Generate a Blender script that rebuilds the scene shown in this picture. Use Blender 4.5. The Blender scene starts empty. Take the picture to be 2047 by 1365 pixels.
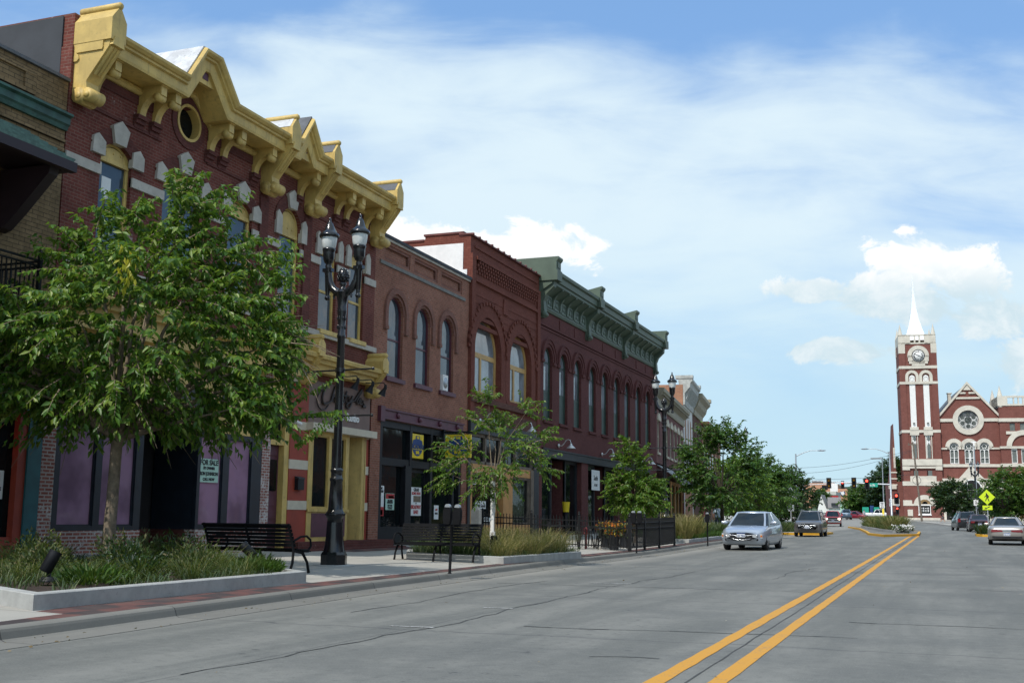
import bpy, bmesh, math, random
import numpy as np
from mathutils import Vector, Matrix
from mathutils.geometry import tessellate_polygon
scene = bpy.context.scene
COL = scene.collection
R = math.radians
# ---------------------------------------------------------------- camera
cam_d = bpy.data.cameras.new("camera"); cam = bpy.data.objects.new("camera", cam_d); COL.objects.link(cam)
cam_d.sensor_width = 36.0; cam_d.lens = 2260.0 / 2047.0 * 36.0
cam_d.clip_start = 0.05; cam_d.clip_end = 8000
_r = Vector((0.93582655, 0.35232235, 0.00988113)); _u = Vector((0.0449182, -0.1470225, 0.98811272)); _b = Vector((0.34958694, -0.92425827, -0.15341324))
cam.matrix_world = Matrix(((_r.x, _u.x, _b.x, 0), (_r.y, _u.y, _b.y, 0), (_r.z, _u.z, _b.z, 1.30), (0, 0, 0, 1)))
scene.camera = cam
# ---------------------------------------------------------------- view
scene.view_settings.view_transform = 'Standard'; scene.view_settings.look = 'None'
scene.view_settings.exposure = 0.16; scene.view_settings.gamma = 1.0
try: scene.view_settings.use_curve_mapping = False
except Exception: pass
scene.cycles.max_bounces = 6; scene.cycles.transparent_max_bounces = 8
# ---------------------------------------------------------------- sun
SUN_EL, SUN_AZ = R(52), R(13.6)          # light travels toward +Y, a little toward +X
sd = bpy.data.lights.new("sun", 'SUN'); sun = bpy.data.objects.new("sun", sd); COL.objects.link(sun)
sd.energy = 3.3; sd.angle = R(0.53); sd.color = (1.0, 0.95, 0.87)
_d = Vector((math.sin(SUN_AZ) * math.cos(SUN_EL), math.cos(SUN_AZ) * math.cos(SUN_EL), -math.sin(SUN_EL)))
sun.rotation_euler = _d.to_track_quat('-Z', 'Y').to_euler(); sun.location = (0, 0, 60)
# ---------------------------------------------------------------- node helper
class NT:
    def __init__(s, tree): s.t = tree; s.n = tree.nodes; s.l = tree.links
    def new(s, typ, **kw):
        nd = s.n.new(typ)
        for k, v in kw.items(): setattr(nd, k, v)
        return nd
    def set(s, sock, v):
        if isinstance(v, bpy.types.NodeSocket): s.l.new(v, sock)
        elif v is not None:
            try: sock.default_value = v
            except Exception: sock.default_value = (*v, 1.0) if len(v) == 3 else v
    def m(s, op, a, b=None, c=None, clamp=False):
        nd = s.new('ShaderNodeMath', operation=op, use_clamp=clamp)
        for i, v in enumerate((a, b, c)):
            if v is not None: s.set(nd.inputs[i], v)
        return nd.outputs[0]
    def mixc(s, f, a, b, bt='MIX'):
        nd = s.new('ShaderNodeMix', data_type='RGBA', blend_type=bt)
        s.set(nd.inputs[0], f); s.set(nd.inputs[6], a if not isinstance(a, tuple) else (*a[:3], 1)); s.set(nd.inputs[7], b if not isinstance(b, tuple) else (*b[:3], 1))
        return nd.outputs[2]
    def noise(s, vec, scale, detail=4, rough=.55, dist=0.0):
        nd = s.new('ShaderNodeTexNoise'); s.set(nd.inputs['Vector'], vec); nd.inputs['Scale'].default_value = scale
        nd.inputs['Detail'].default_value = detail; nd.inputs['Roughness'].default_value = rough; nd.inputs['Distortion'].default_value = dist
        return nd.outputs['Fac']
    def rng(s, v, a, b, c=0.0, d=1.0, smooth=True):
        nd = s.new('ShaderNodeMapRange', interpolation_type='SMOOTHSTEP' if smooth else 'LINEAR')
        s.set(nd.inputs[0], v)
        for i, x in enumerate((a, b, c, d)): s.set(nd.inputs[i + 1], x)
        return nd.outputs[0]
    def xyz(s, x, y, z):
        nd = s.new('ShaderNodeCombineXYZ')
        for i, v in enumerate((x, y, z)): s.set(nd.inputs[i], v)
        return nd.outputs[0]
    def sep(s, v):
        nd = s.new('ShaderNodeSeparateXYZ'); s.set(nd.inputs[0], v); return nd.outputs
    def pos(s): return s.new('ShaderNodeNewGeometry').outputs['Position']
    def bump(s, h, strength=.3, dist=.01):
        nd = s.new('ShaderNodeBump'); nd.inputs['Strength'].default_value = strength; nd.inputs['Distance'].default_value = dist
        s.set(nd.inputs['Height'], h); return nd.outputs[0]
# ---------------------------------------------------------------- sky
world = bpy.data.worlds.new("World"); scene.world = world; world.use_nodes = True
wt = NT(world.node_tree); world.node_tree.nodes.clear()
sky = wt.new('ShaderNodeTexSky'); sky.sky_type = 'NISHITA'; sky.sun_disc = False
sky.sun_elevation = SUN_EL; sky.sun_rotation = R(180 + 13.6); sky.altitude = 250; sky.air_density = 1.0; sky.dust_density = 1.2; sky.ozone_density = 1.5
bg_sky = wt.new('ShaderNodeBackground'); wt.l.new(sky.outputs[0], bg_sky.inputs[0]); bg_sky.inputs[1].default_value = 0.13
tc = wt.new('ShaderNodeTexCoord')
rot = wt.new('ShaderNodeVectorRotate', rotation_type='Z_AXIS'); wt.l.new(tc.outputs['Generated'], rot.inputs['Vector']); rot.inputs['Angle'].default_value = R(-20.7)
dx, dy, dz = wt.sep(rot.outputs[0])
yy = wt.m('ADD', wt.m('MAXIMUM', wt.m('ABSOLUTE', dy), .25), 0.0)
U = wt.m('DIVIDE', dx, yy); V = wt.m('DIVIDE', dz, yy)
uv = wt.xyz(U, wt.m('MULTIPLY', V, 1.9), 0.0)
nA = wt.noise(uv, 2.6, 7, .52, .35)                  # broad veil
nB = wt.noise(wt.xyz(wt.m('ADD', U, 7.0), wt.m('MULTIPLY', V, 3.4), 3.0), 5.0, 8, .55, .5)
nC = wt.noise(wt.xyz(wt.m('ADD', U, 3.0), wt.m('MULTIPLY', V, 1.4), 9.0), 19.0, 9, .62, .3)   # puffs
# diagonal bright sheet running from upper left down to the right
line = wt.m('ADD', V, wt.m('MULTIPLY', U, 0.07))     # constant along the sheet
sheet = wt.m('MULTIPLY', wt.rng(line, .14, .29), wt.m('SUBTRACT', 1.0, wt.rng(line, .375, .49)))
low = wt.m('SUBTRACT', 1.0, wt.rng(V, .12, .34))
veil = wt.m('ADD', wt.m('ADD', wt.m('MULTIPLY', sheet, .55), wt.m('MULTIPLY', wt.m('SUBTRACT', nA, .5), 1.9)), wt.m('MULTIPLY', wt.m('SUBTRACT', nB, .5), 1.3))
veil = wt.m('ADD', veil, wt.m('MULTIPLY', low, .22))
top_blue = wt.m('ADD', wt.m('MULTIPLY', wt.rng(line, .40, .53), wt.m('SUBTRACT', 1.0, wt.rng(line, .62, 1.1))), wt.m('MULTIPLY', wt.m('SUBTRACT', 1.0, wt.rng(U, -.42, -.20)), wt.rng(V, .26, .40)), clamp=True)
veil = wt.m('ADD', wt.m('SUBTRACT', veil, wt.m('MULTIPLY', top_blue, .5)), wt.m('MULTIPLY', wt.m('ADD', wt.rng(V, .6, 1.6), wt.m('LESS_THAN', dy, -.2)), .30))  # extra out-of-view veil overhead and behind the camera, added to whiten ambient light
veilm = wt.rng(veil, -.35, .75)
def blob(u0, v0, ru, rv):
    a = wt.m('DIVIDE', wt.m('SUBTRACT', U, u0), ru); b = wt.m('DIVIDE', wt.m('SUBTRACT', V, v0), rv)
    return wt.m('SUBTRACT', 1.0, wt.m('SQRT', wt.m('ADD', wt.m('MULTIPLY', a, a), wt.m('MULTIPLY', b, b))))
bl = None
for (u0, v0, ru, rv) in ((.372, .232, .060, .034), (.412, .216, .05, .036), (.325, .200, .045, .026), (.43, .182, .05, .024), (.37, .190, .06, .022), (.27, .205, .045, .014), (.30, .15, .07, .014), (-.09, .246, .06, .03), (.015, .242, .07, .028), (.47, .138, .06, .03), (-.6, .3, .2, .1), (.8, .25, .2, .08), (1.3, .2, .3, .1)):
    x = blob(u0, v0, ru, rv); bl = x if bl is None else wt.m('MAXIMUM', bl, x)
bl = wt.m('MAXIMUM', bl, -1.0)
cum = wt.m('ADD', wt.m('MULTIPLY', bl, 1.0), wt.m('MULTIPLY', wt.m('SUBTRACT', nC, .5), 2.6))
cumm = wt.rng(cum, .10, .40)
cshade = wt.m('ADD', wt.m('MULTIPLY', wt.rng(nC, .42, .66), .38), wt.m('MULTIPLY', wt.rng(V, .195, .240), .85), clamp=True)
haze_c = wt.mixc(wt.rng(V, 0.0, .38), (.50, .71, .82), (.24, .50, .95))
veil_c = wt.mixc(wt.rng(V, .05, .30), (.55, .74, .83), (.70, .83, .895))
cum_c = wt.mixc(cshade, (.57, .71, .78), (.97, .97, .96))
c0 = wt.mixc(wt.m('MULTIPLY', low, .75), (0.0, 0.0, 0.0), haze_c)
bg_low = wt.new('ShaderNodeBackground'); wt.set(bg_low.inputs[0], haze_c); bg_low.inputs[1].default_value = 1.0
bg_veil = wt.new('ShaderNodeBackground'); wt.set(bg_veil.inputs[0], veil_c); bg_veil.inputs[1].default_value = 1.0
bg_cum = wt.new('ShaderNodeBackground'); wt.set(bg_cum.inputs[0], cum_c); bg_cum.inputs[1].default_value = 1.0
def mixs(f, a, b):
    nd = wt.new('ShaderNodeMixShader'); wt.set(nd.inputs[0], f); wt.l.new(a, nd.inputs[1]); wt.l.new(b, nd.inputs[2]); return nd.outputs[0]
s1 = mixs(wt.m('ADD', .50, wt.m('MULTIPLY', low, .42)), bg_sky.outputs[0], bg_low.outputs[0])
s2 = mixs(wt.m('MULTIPLY', veilm, .93), s1, bg_veil.outputs[0])
s3 = mixs(cumm, s2, bg_cum.outputs[0])
wo = wt.new('ShaderNodeOutputWorld'); wt.l.new(s3, wo.inputs[0])
# ---------------------------------------------------------------- terrain height
_ZY = ([-400, 40, 75, 140, 215, 240, 600, 3000], [0, 0, .28, .58, 1.5, 1.7, 8, 30])
def zg(y): return float(np.interp(y, *_ZY))
def curbL(y): return float(np.interp(y, [-60, 9, 17.5, 30, 79, 80.2, 86, 92, 100, 140, 186, 330], [-8.4, -8.95, -9.5, -9.95, -10.1, -7.7, -7.7, -10.6, -11.4, -15.5, -21.5, -38]))
def curbR(y): return float(np.interp(y, [-60, 82, 83, 90, 92, 110, 140, 175, 190], [4.9, 4.9, 2.3, 2.3, 4.7, 4.2, 2.0, -2.2, -5]))
def zs(x, y): return zg(y) + .14 + .027 * max(0.0, (-9.6 - x))
# ---------------------------------------------------------------- mesh builder
SPLIT = {'brick_pier', 'recess_side', 'pilaster', 'stone_band', 'recess_base', 'recess_wall', 'lower_panel', 'sash', 'tower_window', 'stone_trim', 'nave_stone', 'right_tower_stone', 'door_jamb', 'shop_base', 'frieze_panel', 'pillar', 'pane', 'steel_beam', 'whitewash_patch', 'flank_stone', 'deck_opening', 'transom_frame', 'shop_glass', 'ornament', 'hood', 'plates', 'portal', 'portal_frame', 'coping', 'fascia', 'post', 'signboard', 'gable_panel', 'arm_set', 'interior', 'bracket'}
class MB:
    def __init__(s): s.v = []; s.f = []; s.m = []; s.sm = []
    def add(s, vs, fs, mi=0, sm=False):
        o = len(s.v); s.v.extend([tuple(p) for p in vs])
        for f in fs: s.f.append(tuple(i + o for i in f)); s.m.append(mi); s.sm.append(sm)
        return s
    def box(s, x0, x1, y0, y1, z0, z1, mi=0):
        return s.add([(x0, y0, z0), (x1, y0, z0), (x1, y1, z0), (x0, y1, z0), (x0, y0, z1), (x1, y0, z1), (x1, y1, z1), (x0, y1, z1)],
                     [(0, 3, 2, 1), (4, 5, 6, 7), (0, 1, 5, 4), (1, 2, 6, 5), (2, 3, 7, 6), (3, 0, 4, 7)], mi)
    def obox(s, c, d, ax=(1, 0, 0), ay=(0, 1, 0), az=(0, 0, 1), mi=0):
        c = Vector(c); X, Y, Z = Vector(ax) * d[0] / 2, Vector(ay) * d[1] / 2, Vector(az) * d[2] / 2
        vs = [c + i * X + j * Y + k * Z for k in (-1, 1) for (i, j) in ((-1, -1), (1, -1), (1, 1), (-1, 1))]
        return s.add(vs, [(0, 3, 2, 1), (4, 5, 6, 7), (0, 1, 5, 4), (1, 2, 6, 5), (2, 3, 7, 6), (3, 0, 4, 7)], mi)
    def loft(s, rings, cap=True, closed=True, mi=0, sm=False):
        n = len(rings[0]); vs = [p for r in rings for p in r]; fs = []
        for i in range(len(rings) - 1):
            for j in range(n if closed else n - 1):
                k = (j + 1) % n; fs.append((i * n + j, i * n + k, (i + 1) * n + k, (i + 1) * n + j))
        s.add(vs, fs, mi, sm)
        if cap:
            s.add(rings[0], [tuple(range(n))[::-1]], mi, sm); s.add(rings[-1], [tuple(range(n))], mi, sm)
        return s
    def px(s, loop, x0, x1, mi=0): return s.loft([[(x0, a, b) for a, b in loop], [(x1, a, b) for a, b in loop]], mi=mi)
    def py(s, loop, y0, y1, mi=0, sm=False): return s.loft([[(a, y0, b) for a, b in loop], [(a, y1, b) for a, b in loop]], mi=mi)
    def pz(s, loop, z0, z1, mi=0): return s.loft([[(a, b, z0) for a, b in loop], [(a, b, z1) for a, b in loop]], mi=mi)
    def tube(s, pts, r, n=8, mi=0, sm=True):
        pts = [Vector(p) for p in pts]; rs = r if isinstance(r, (list, tuple)) else [r] * len(pts)
        rings = []; ref = None
        for i, p in enumerate(pts):
            t = (pts[min(i + 1, len(pts) - 1)] - pts[max(i - 1, 0)])
            t = t.normalized() if t.length > 1e-9 else Vector((0, 0, 1))
            if ref is None: ref = Vector((1, 0, 0)) if abs(t.x) < .8 else Vector((0, 1, 0))
            a = (ref - t * ref.dot(t)).normalized(); b = t.cross(a); ref = a
            rings.append([tuple(p + (a * math.cos(2 * math.pi * k / n) + b * math.sin(2 * math.pi * k / n)) * rs[i]) for k in range(n)])
        return s.loft(rings, mi=mi, sm=sm)
    def lathe(s, prof, c=(0, 0, 0), n=16, mi=0, sm=True, axis='z', cap=True):
        rings = []
        for r, z in prof:
            ring = []
            for k in range(n):
                a = 2 * math.pi * k / n; u, v = max(r, 1e-4) * math.cos(a), max(r, 1e-4) * math.sin(a)
                ring.append({'z': (c[0] + u, c[1] + v, c[2] + z), 'x': (c[0] + z, c[1] + u, c[2] + v), 'y': (c[0] + u, c[1] + z, c[2] + v)}[axis])
            rings.append(ring)
        return s.loft(rings, cap=cap, mi=mi, sm=sm)
    def cyl(s, p0, p1, r, n=12, mi=0): return s.tube([p0, p1], r, n, mi, True)
    def ring(s, outer, inner, x0, x1, mi=0):      # frame between two loops (y,z), thickness x0..x1 (x1 = front)
        n = len(outer); o = len(s.v)
        vs = [(x1, *p) for p in outer] + [(x1, *p) for p in inner] + [(x0, *p) for p in outer] + [(x0, *p) for p in inner]; fs = []
        for j in range(n):
            k = (j + 1) % n
            fs += [(j, k, n + k, n + j), (n + j, n + k, 3 * n + k, 3 * n + j), (2 * n + j, 2 * n + k, k, j)]
        return s.add(vs, fs, mi)
    def wall(s, outer, holes, x, depth, mi=0, mi2=None):
        loops = [[Vector((x, *p)) for p in outer]] + [[Vector((x, *p)) for p in h] for h in holes]
        tris = tessellate_polygon(loops); vs = [tuple(p) for l in loops for p in l]
        s.add(vs, [t for t in tris], mi)
        for h in holes:
            n = len(h)
            s.add([(x, *p) for p in h] + [(x - depth, *p) for p in h], [(j, (j + 1) % n, n + (j + 1) % n, n + j) for j in range(n)], mi if mi2 is None else mi2)
        return s
    def sweep_yz(s, path, prof, mi=0):            # path: (y,z) polyline; prof: (outward x, normal offset)
        P = [Vector(p) for p in path]; rings = []
        for i, p in enumerate(P):
            d0 = (P[i] - P[i - 1]).normalized() if i > 0 else None; d1 = (P[i + 1] - P[i]).normalized() if i < len(P) - 1 else None
            n0 = Vector((-d0.y, d0.x)) if d0 else None; n1 = Vector((-d1.y, d1.x)) if d1 else None
            if n0 is None: mv = n1
            elif n1 is None: mv = n0
            else:
                mv = n0 + n1; mv = mv / max(.35, mv.dot(n0))
            rings.append([(x, p.x + mv.x * o, p.y + mv.y * o) for x, o in prof])
        return s.loft(rings, mi=mi)
    def xf(s, M):
        s.v = [tuple(M @ Vector(p)) for p in s.v]; return s
    def merge(s, o, M=None, mi=None):
        vs = o.v if M is None else [tuple(M @ Vector(p)) for p in o.v]; b = len(s.v); s.v.extend(vs)
        for f, m_, q in zip(o.f, o.m, o.sm): s.f.append(tuple(i + b for i in f)); s.m.append(m_ if mi is None else mi); s.sm.append(q)
        return s
    def islands(s, gap=.02):
        par = list(range(len(s.v)))
        def find(a):
            while par[a] != a: par[a] = par[par[a]]; a = par[a]
            return a
        for f in s.f:
            for i in f[1:]: par[find(i)] = find(f[0])
        gr = {}
        for k, f in enumerate(s.f): gr.setdefault(find(f[0]), []).append(k)
        items = []
        for fs in gr.values():
            P = np.array([s.v[i] for k in fs for i in s.f[k]]); items.append([P.min(0) - gap / 2, P.max(0) + gap / 2, fs])
        done = False
        while not done:
            done = True
            for i in range(len(items)):
                for j in range(i + 1, len(items)):
                    if np.all(items[i][0] <= items[j][1]) and np.all(items[j][0] <= items[i][1]):
                        # touching boxes: one piece
                        items[i] = [np.minimum(items[i][0], items[j][0]), np.maximum(items[i][1], items[j][1]), items[i][2] + items[j][2]]; items.pop(j); done = False; break
                if not done: break
        out = []
        for _, _, fs in items:
            m = MB(); mp = {}
            for k in fs:
                for i in s.f[k]:
                    if i not in mp: mp[i] = len(m.v); m.v.append(s.v[i])
                m.f.append(tuple(mp[i] for i in s.f[k])); m.m.append(s.m[k]); m.sm.append(s.sm[k])
            out.append(m)
        return out
    def build(s, name, mats, parent=None, world=True, recalc=True, label=None):
        if name in SPLIT and parent is not None:
            isl = s.islands()
            if 1 < len(isl) < 60:
                os_ = [m.build_one(name, mats, parent, world, recalc, label) for m in isl]; return os_[0]
        return s.build_one(name, mats, parent, world, recalc, label)
    def build_one(s, name, mats, parent=None, world=True, recalc=True, label=None):
        me = bpy.data.meshes.new(name)
        off = parent.matrix_basis.to_translation() if (parent is not None and world) else Vector((0, 0, 0))
        p_ = parent.parent if parent is not None else None
        if world and p_ is not None: off = off + p_.matrix_basis.to_translation()
        me.from_pydata([(a - off.x, b - off.y, c - off.z) for a, b, c in s.v], [], s.f)
        mats = mats if isinstance(mats, (list, tuple)) else [mats]
        for m_ in mats: me.materials.append(m_)
        if len(mats) > 1: me.polygons.foreach_set('material_index', [min(i, len(mats) - 1) for i in s.m])
        me.polygons.foreach_set('use_smooth', s.sm)
        if recalc:
            b = bmesh.new(); b.from_mesh(me); bmesh.ops.recalc_face_normals(b, faces=b.faces); b.to_mesh(me); b.free()
        me.update()
        o = bpy.data.objects.new(name, me); COL.objects.link(o)
        if parent is not None: o.parent = parent
        if label: o['label'] = label
        return o
def tag(o, label=None, cat=None, group=None, kind=None):
    if label: o['label'] = label
    if cat: o['category'] = cat
    if group: o['group'] = group
    if kind: o['kind'] = kind
    return o
def thing(name, label, cat, loc=(0, 0, 0), rz=0.0, group=None):
    o = bpy.data.objects.new(name, None); COL.objects.link(o); o.location = loc; o.rotation_euler = (0, 0, rz); o.empty_display_size = .2
    return tag(o, label, cat, group)
def dup(src, loc, rz=None, label=None, scale=None):
    def rec(o, par):
        c = o.copy(); COL.objects.link(c)
        if par is not None: c.parent = par
        for ch in o.children: rec(ch, c)
        return c
    r = rec(src, None); r.location = loc
    if rz is not None: r.rotation_euler = (0, 0, rz)
    if scale is not None: r.scale = (scale,) * 3
    if label: r['label'] = label
    return r
def structure(name, mb, m, **k):
    o = mb.build(name, m, **k); o['kind'] = 'structure'; return o
_fontcache = {}
def text_mb(body, size=1.0, shear=0.0, depth=.01, align='LEFT', bold=0.0, sx=1.0):
    cu = bpy.data.curves.new("lettering", 'FONT'); cu.body = body; cu.size = size; cu.shear = shear; cu.extrude = depth; cu.offset = bold; cu.align_x = align; cu.resolution_u = 3
    o = bpy.data.objects.new("lettering", cu); COL.objects.link(o)
    dg = bpy.context.evaluated_depsgraph_get(); me = o.evaluated_get(dg).to_mesh()
    mb = MB(); mb.add([(v.co.x * sx, v.co.y, v.co.z) for v in me.vertices], [tuple(p.vertices) for p in me.polygons])
    o.evaluated_get(dg).to_mesh_clear(); bpy.data.objects.remove(o); bpy.data.curves.remove(cu)
    return mb
def face_x(y, z, x): return Matrix(((0, 0, 1, x), (1, 0, 0, y), (0, 1, 0, z), (0, 0, 0, 1)))       # reads from +X
def face_ny(x, z, y): return Matrix(((1, 0, 0, x), (0, 0, -1, y), (0, 1, 0, z), (0, 0, 0, 1)))     # reads from -Y
def arch(yc, w, z0, zsp, rise=None, n=14):
    rise = w / 2 if rise is None else rise
    pts = [(yc - w / 2, z0), (yc + w / 2, z0)]
    if rise <= 1e-4: return pts + [(yc + w / 2, zsp), (yc - w / 2, zsp)]
    rad = ((w / 2) ** 2 + rise ** 2) / (2 * rise); zc = zsp + rise - rad; a0 = math.asin(min(1, w / 2 / rad))
    if rise > w / 2: a0 = math.pi - a0
    for i in range(n + 1):
        a = a0 - 2 * a0 * i / n; pts.append((yc + rad * math.sin(a), zc + rad * math.cos(a)))
    return pts
def arcband(yc, r0, r1, zc, a0=0, a1=180, n=16):
    o = [(yc + r1 * math.cos(R(a0 + (a1 - a0) * i / n)), zc + r1 * math.sin(R(a0 + (a1 - a0) * i / n))) for i in range(n + 1)]
    i_ = [(yc + r0 * math.cos(R(a0 + (a1 - a0) * i / n)), zc + r0 * math.sin(R(a0 + (a1 - a0) * i / n))) for i in range(n + 1)]
    return o, i_
def add_band(mb, o, i_, x0, x1, mi=0):
    for k in range(len(o) - 1): mb.px([o[k], o[k + 1], i_[k + 1], i_[k]], x0, x1, mi)
    return mb
def rect(y0, y1, z0, z1): return [(y0, z0), (y1, z0), (y1, z1), (y0, z1)]
# ---------------------------------------------------------------- materials
def principled(name):
    m = bpy.data.materials.new(name); m.use_nodes = True; n = NT(m.node_tree); b = m.node_tree.nodes['Principled BSDF']
    return m, n, b
def mat(name, col, rough=.6, metal=0.0, spec=.5, var=.18, vs=3.0, bump=0.0, bs=60.0, emit=0.0, dirt=0.0, coat=0.0):
    m, n, b = principled(name); P = n.pos()
    f = n.noise(P, vs, 5, .6); c = n.mixc(n.rng(f, .3, .7), tuple(x * (1 - var) for x in col), tuple(min(1, x * (1 + var)) for x in col))
    if dirt > 0:
        d = n.noise(P, vs * 4.7, 6, .65); c = n.mixc(n.m('MULTIPLY', n.rng(d, .55, .72), dirt), c, tuple(x * .35 + .02 for x in col))
    n.set(b.inputs['Base Color'], c); b.inputs['Metallic'].default_value = metal
    b.inputs['Specular IOR Level'].default_value = spec
    n.set(b.inputs['Roughness'], n.m('ADD', rough - .06, n.m('MULTIPLY', f, .12)))
    if coat: b.inputs['Coat Weight'].default_value = coat; b.inputs['Coat Roughness'].default_value = .06
    if bump > 0: n.l.new(n.bump(n.noise(P, bs, 5, .6), bump, .01), b.inputs['Normal'])
    if emit > 0: b.inputs['Emission Color'].default_value = (*col, 1); b.inputs['Emission Strength'].default_value = emit
    return m
def facade_vec(n):
    g = n.new('ShaderNodeNewGeometry'); p = n.sep(g.outputs['Position']); q = n.sep(g.outputs['Normal'])
    isx = n.m('GREATER_THAN', n.m('ABSOLUTE', q[0]), .6)
    u = n.m('ADD', n.m('MULTIPLY', p[1], isx), n.m('MULTIPLY', p[0], n.m('SUBTRACT', 1.0, isx)))
    return n.xyz(u, p[2], 0.0), g.outputs['Position']
def brick_mat(name, c1, c2, mortar, bw=.215, bh=.075, ms=.010, stain=.35, white=0.0, wc=(.55, .5, .46), bump=.5, wscale=1.3, wlo=.56):
    m, n, b = principled(name); vec, P = facade_vec(n)
    t = n.new('ShaderNodeTexBrick'); n.set(t.inputs['Vector'], vec)
    t.inputs['Scale'].default_value = 1.0; t.inputs['Brick Width'].default_value = bw; t.inputs['Row Height'].default_value = bh
    t.inputs['Mortar Size'].default_value = ms; t.inputs['Mortar Smooth'].default_value = .2; t.inputs['Bias'].default_value = -.1
    t.inputs['Color1'].default_value = (*c1, 1); t.inputs['Color2'].default_value = (*c2, 1); t.inputs['Mortar'].default_value = (*mortar, 1)
    lo = n.noise(P, .7, 6, .62, .3); hi = n.noise(P, 9.0, 4, .6)
    c = n.mixc(n.m('MULTIPLY', n.rng(lo, .38, .66), stain), t.outputs['Color'], tuple(x * .45 for x in c1))
    c = n.mixc(n.m('MULTIPLY', n.rng(hi, .45, .75), .22), c, tuple(min(1, x * 1.7 + .02) for x in c2))
    if white > 0:
        w = n.m('ADD', n.m('MULTIPLY', n.noise(P, wscale, 6, .7), .6), n.m('MULTIPLY', n.noise(P, 14, 3, .6), .4))
        c = n.mixc(n.m('MULTIPLY', n.rng(w, wlo, wlo + .1), white), c, wc)
    n.set(b.inputs['Base Color'], c); b.inputs['Roughness'].default_value = .88; b.inputs['Specular IOR Level'].default_value = .25
    h = n.m('ADD', n.m('MULTIPLY', n.m('SUBTRACT', 1.0, t.outputs['Fac']), 1.0), n.m('MULTIPLY', hi, .35))
    n.l.new(n.bump(h, bump, .008), b.inputs['Normal'])
    return m
def glass_mat(name, col=(.012, .016, .02), rough=.04, spec=.5, wave=.015, tint=None):
    m, n, b = principled(name); P = n.pos()
    n.set(b.inputs['Base Color'], n.mixc(n.rng(n.noise(P, .9, 3), .35, .65), tuple(x * .7 for x in col), tuple(x * 1.3 for x in col)) if tint is None else tint)
    b.inputs['Roughness'].default_value = rough; b.inputs['Specular IOR Level'].default_value = spec
    n.l.new(n.bump(n.noise(P, 1.6, 2), wave, .5), b.inputs['Normal'])
    return m
def leaf_mat(name, a, b_, c, trans=.35, rough=.42):
    m = bpy.data.materials.new(name); m.use_nodes = True; n = NT(m.node_tree); n.n.clear()
    g = n.new('ShaderNodeNewGeometry'); cr = n.new('ShaderNodeValToRGB'); e = cr.color_ramp
    e.elements[0].color = (*a, 1); e.elements[0].position = .05; e.elements[1].color = (*b_, 1); e.elements[1].position = .6
    x = e.elements.new(.97); x.color = (*c, 1)
    n.l.new(g.outputs['Random Per Island'], cr.inputs[0])
    p = n.new('ShaderNodeBsdfPrincipled'); n.l.new(cr.outputs[0], p.inputs['Base Color']); p.inputs['Roughness'].default_value = rough; p.inputs['Specular IOR Level'].default_value = .45
    tr = n.new('ShaderNodeBsdfTranslucent'); n.l.new(n.mixc(.5, cr.outputs[0], (.25, .38, .03), 'MIX'), tr.inputs[0])
    mx = n.new('ShaderNodeMixShader'); mx.inputs[0].default_value = trans; n.l.new(p.outputs[0], mx.inputs[1]); n.l.new(tr.outputs[0], mx.inputs[2])
    o = n.new('ShaderNodeOutputMaterial'); n.l.new(mx.outputs[0], o.inputs[0])
    return m
def window(name, loop_fn, parent, fm, gm, x, fw=.08, ft=.07, rails=(), mull=(), world=True, glass_back=.035, extra=None):
    """frame mesh (window) with a pane as its child; loop_fn(inset) gives the (y,z) loop"""
    o = loop_fn(0.0); i_ = loop_fn(fw); mb = MB(); mb.ring(o, i_, x - ft, x)
    ys = [p[0] for p in i_]; zz = [p[1] for p in i_]
    for z, h in rails: mb.box(x - ft, x - .012, min(ys), max(ys), z - h / 2, z + h / 2)
    for y, w_, z0, z1 in mull: mb.box(x - ft, x - .010, y - w_ / 2, y + w_ / 2, z0, z1)
    if extra: extra(mb)
    w = mb.build(name, fm, parent, world=world)
    pm = MB(); pm.px(o, x - ft - .01, x - glass_back - .012); pm.build('pane', gm, w, world=world)
    return w
def aloop(yc, w, z0, zsp, rise=None, n=14):
    rs = w / 2 if rise is None else rise
    return lambda d: arch(yc, w - 2 * d, z0 + d, zsp, max(rs - d * (1.0 if rise is None else .6), 0.0) if rs > 0 else 0.0, n) if rs > 0 else [(yc - w / 2 + d, z0 + d), (yc + w / 2 - d, z0 + d), (yc + w / 2 - d, zsp - d), (yc - w / 2 + d, zsp - d)]
# palette
M = {}
M['brick1'] = brick_mat('red_brick', (.140, .038, .028), (.185, .053, .039), (.20, .115, .09), ms=.009, stain=.5, white=.6, wlo=.595)
M['brick1d'] = brick_mat('dark_red_brick', (.100, .032, .026), (.135, .042, .034), (.12, .06, .05), ms=.007, white=.35, wlo=.6)
M['brick0'] = brick_mat('olive_brick', (.20, .135, .068), (.26, .175, .09), (.06, .045, .03), bw=.3, bh=.09, ms=.008, stain=.7)
M['brick2'] = brick_mat('orange_brown_brick', (.235, .088, .054), (.315, .126, .080), (.28, .195, .15), ms=.010, stain=.35, white=.35, wlo=.61)
M['brick3'] = brick_mat('painted_red_brick', (.165, .052, .036), (.19, .063, .043), (.11, .036, .027), ms=.006, stain=.3, bump=.6)
M['brick4'] = brick_mat('maroon_brick', (.112, .039, .036), (.138, .047, .042), (.088, .032, .030), ms=.006, stain=.25)
M['brick5'] = brick_mat('mauve_brick', (.17, .075, .068), (.20, .09, .08), (.15, .075, .07), ms=.006, stain=.3)
M['brick6'] = brick_mat('side_brick', (.42, .20, .11), (.30, .12, .07), (.36, .27, .2), bw=.3, bh=.11, ms=.014, stain=.3)
M['peel'] = brick_mat('peeling_white_brick', (.23, .07, .05), (.30, .11, .085), (.42, .38, .35), ms=.016, stain=.2, white=.85, wc=(.55, .52, .5), wlo=.50)
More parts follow.
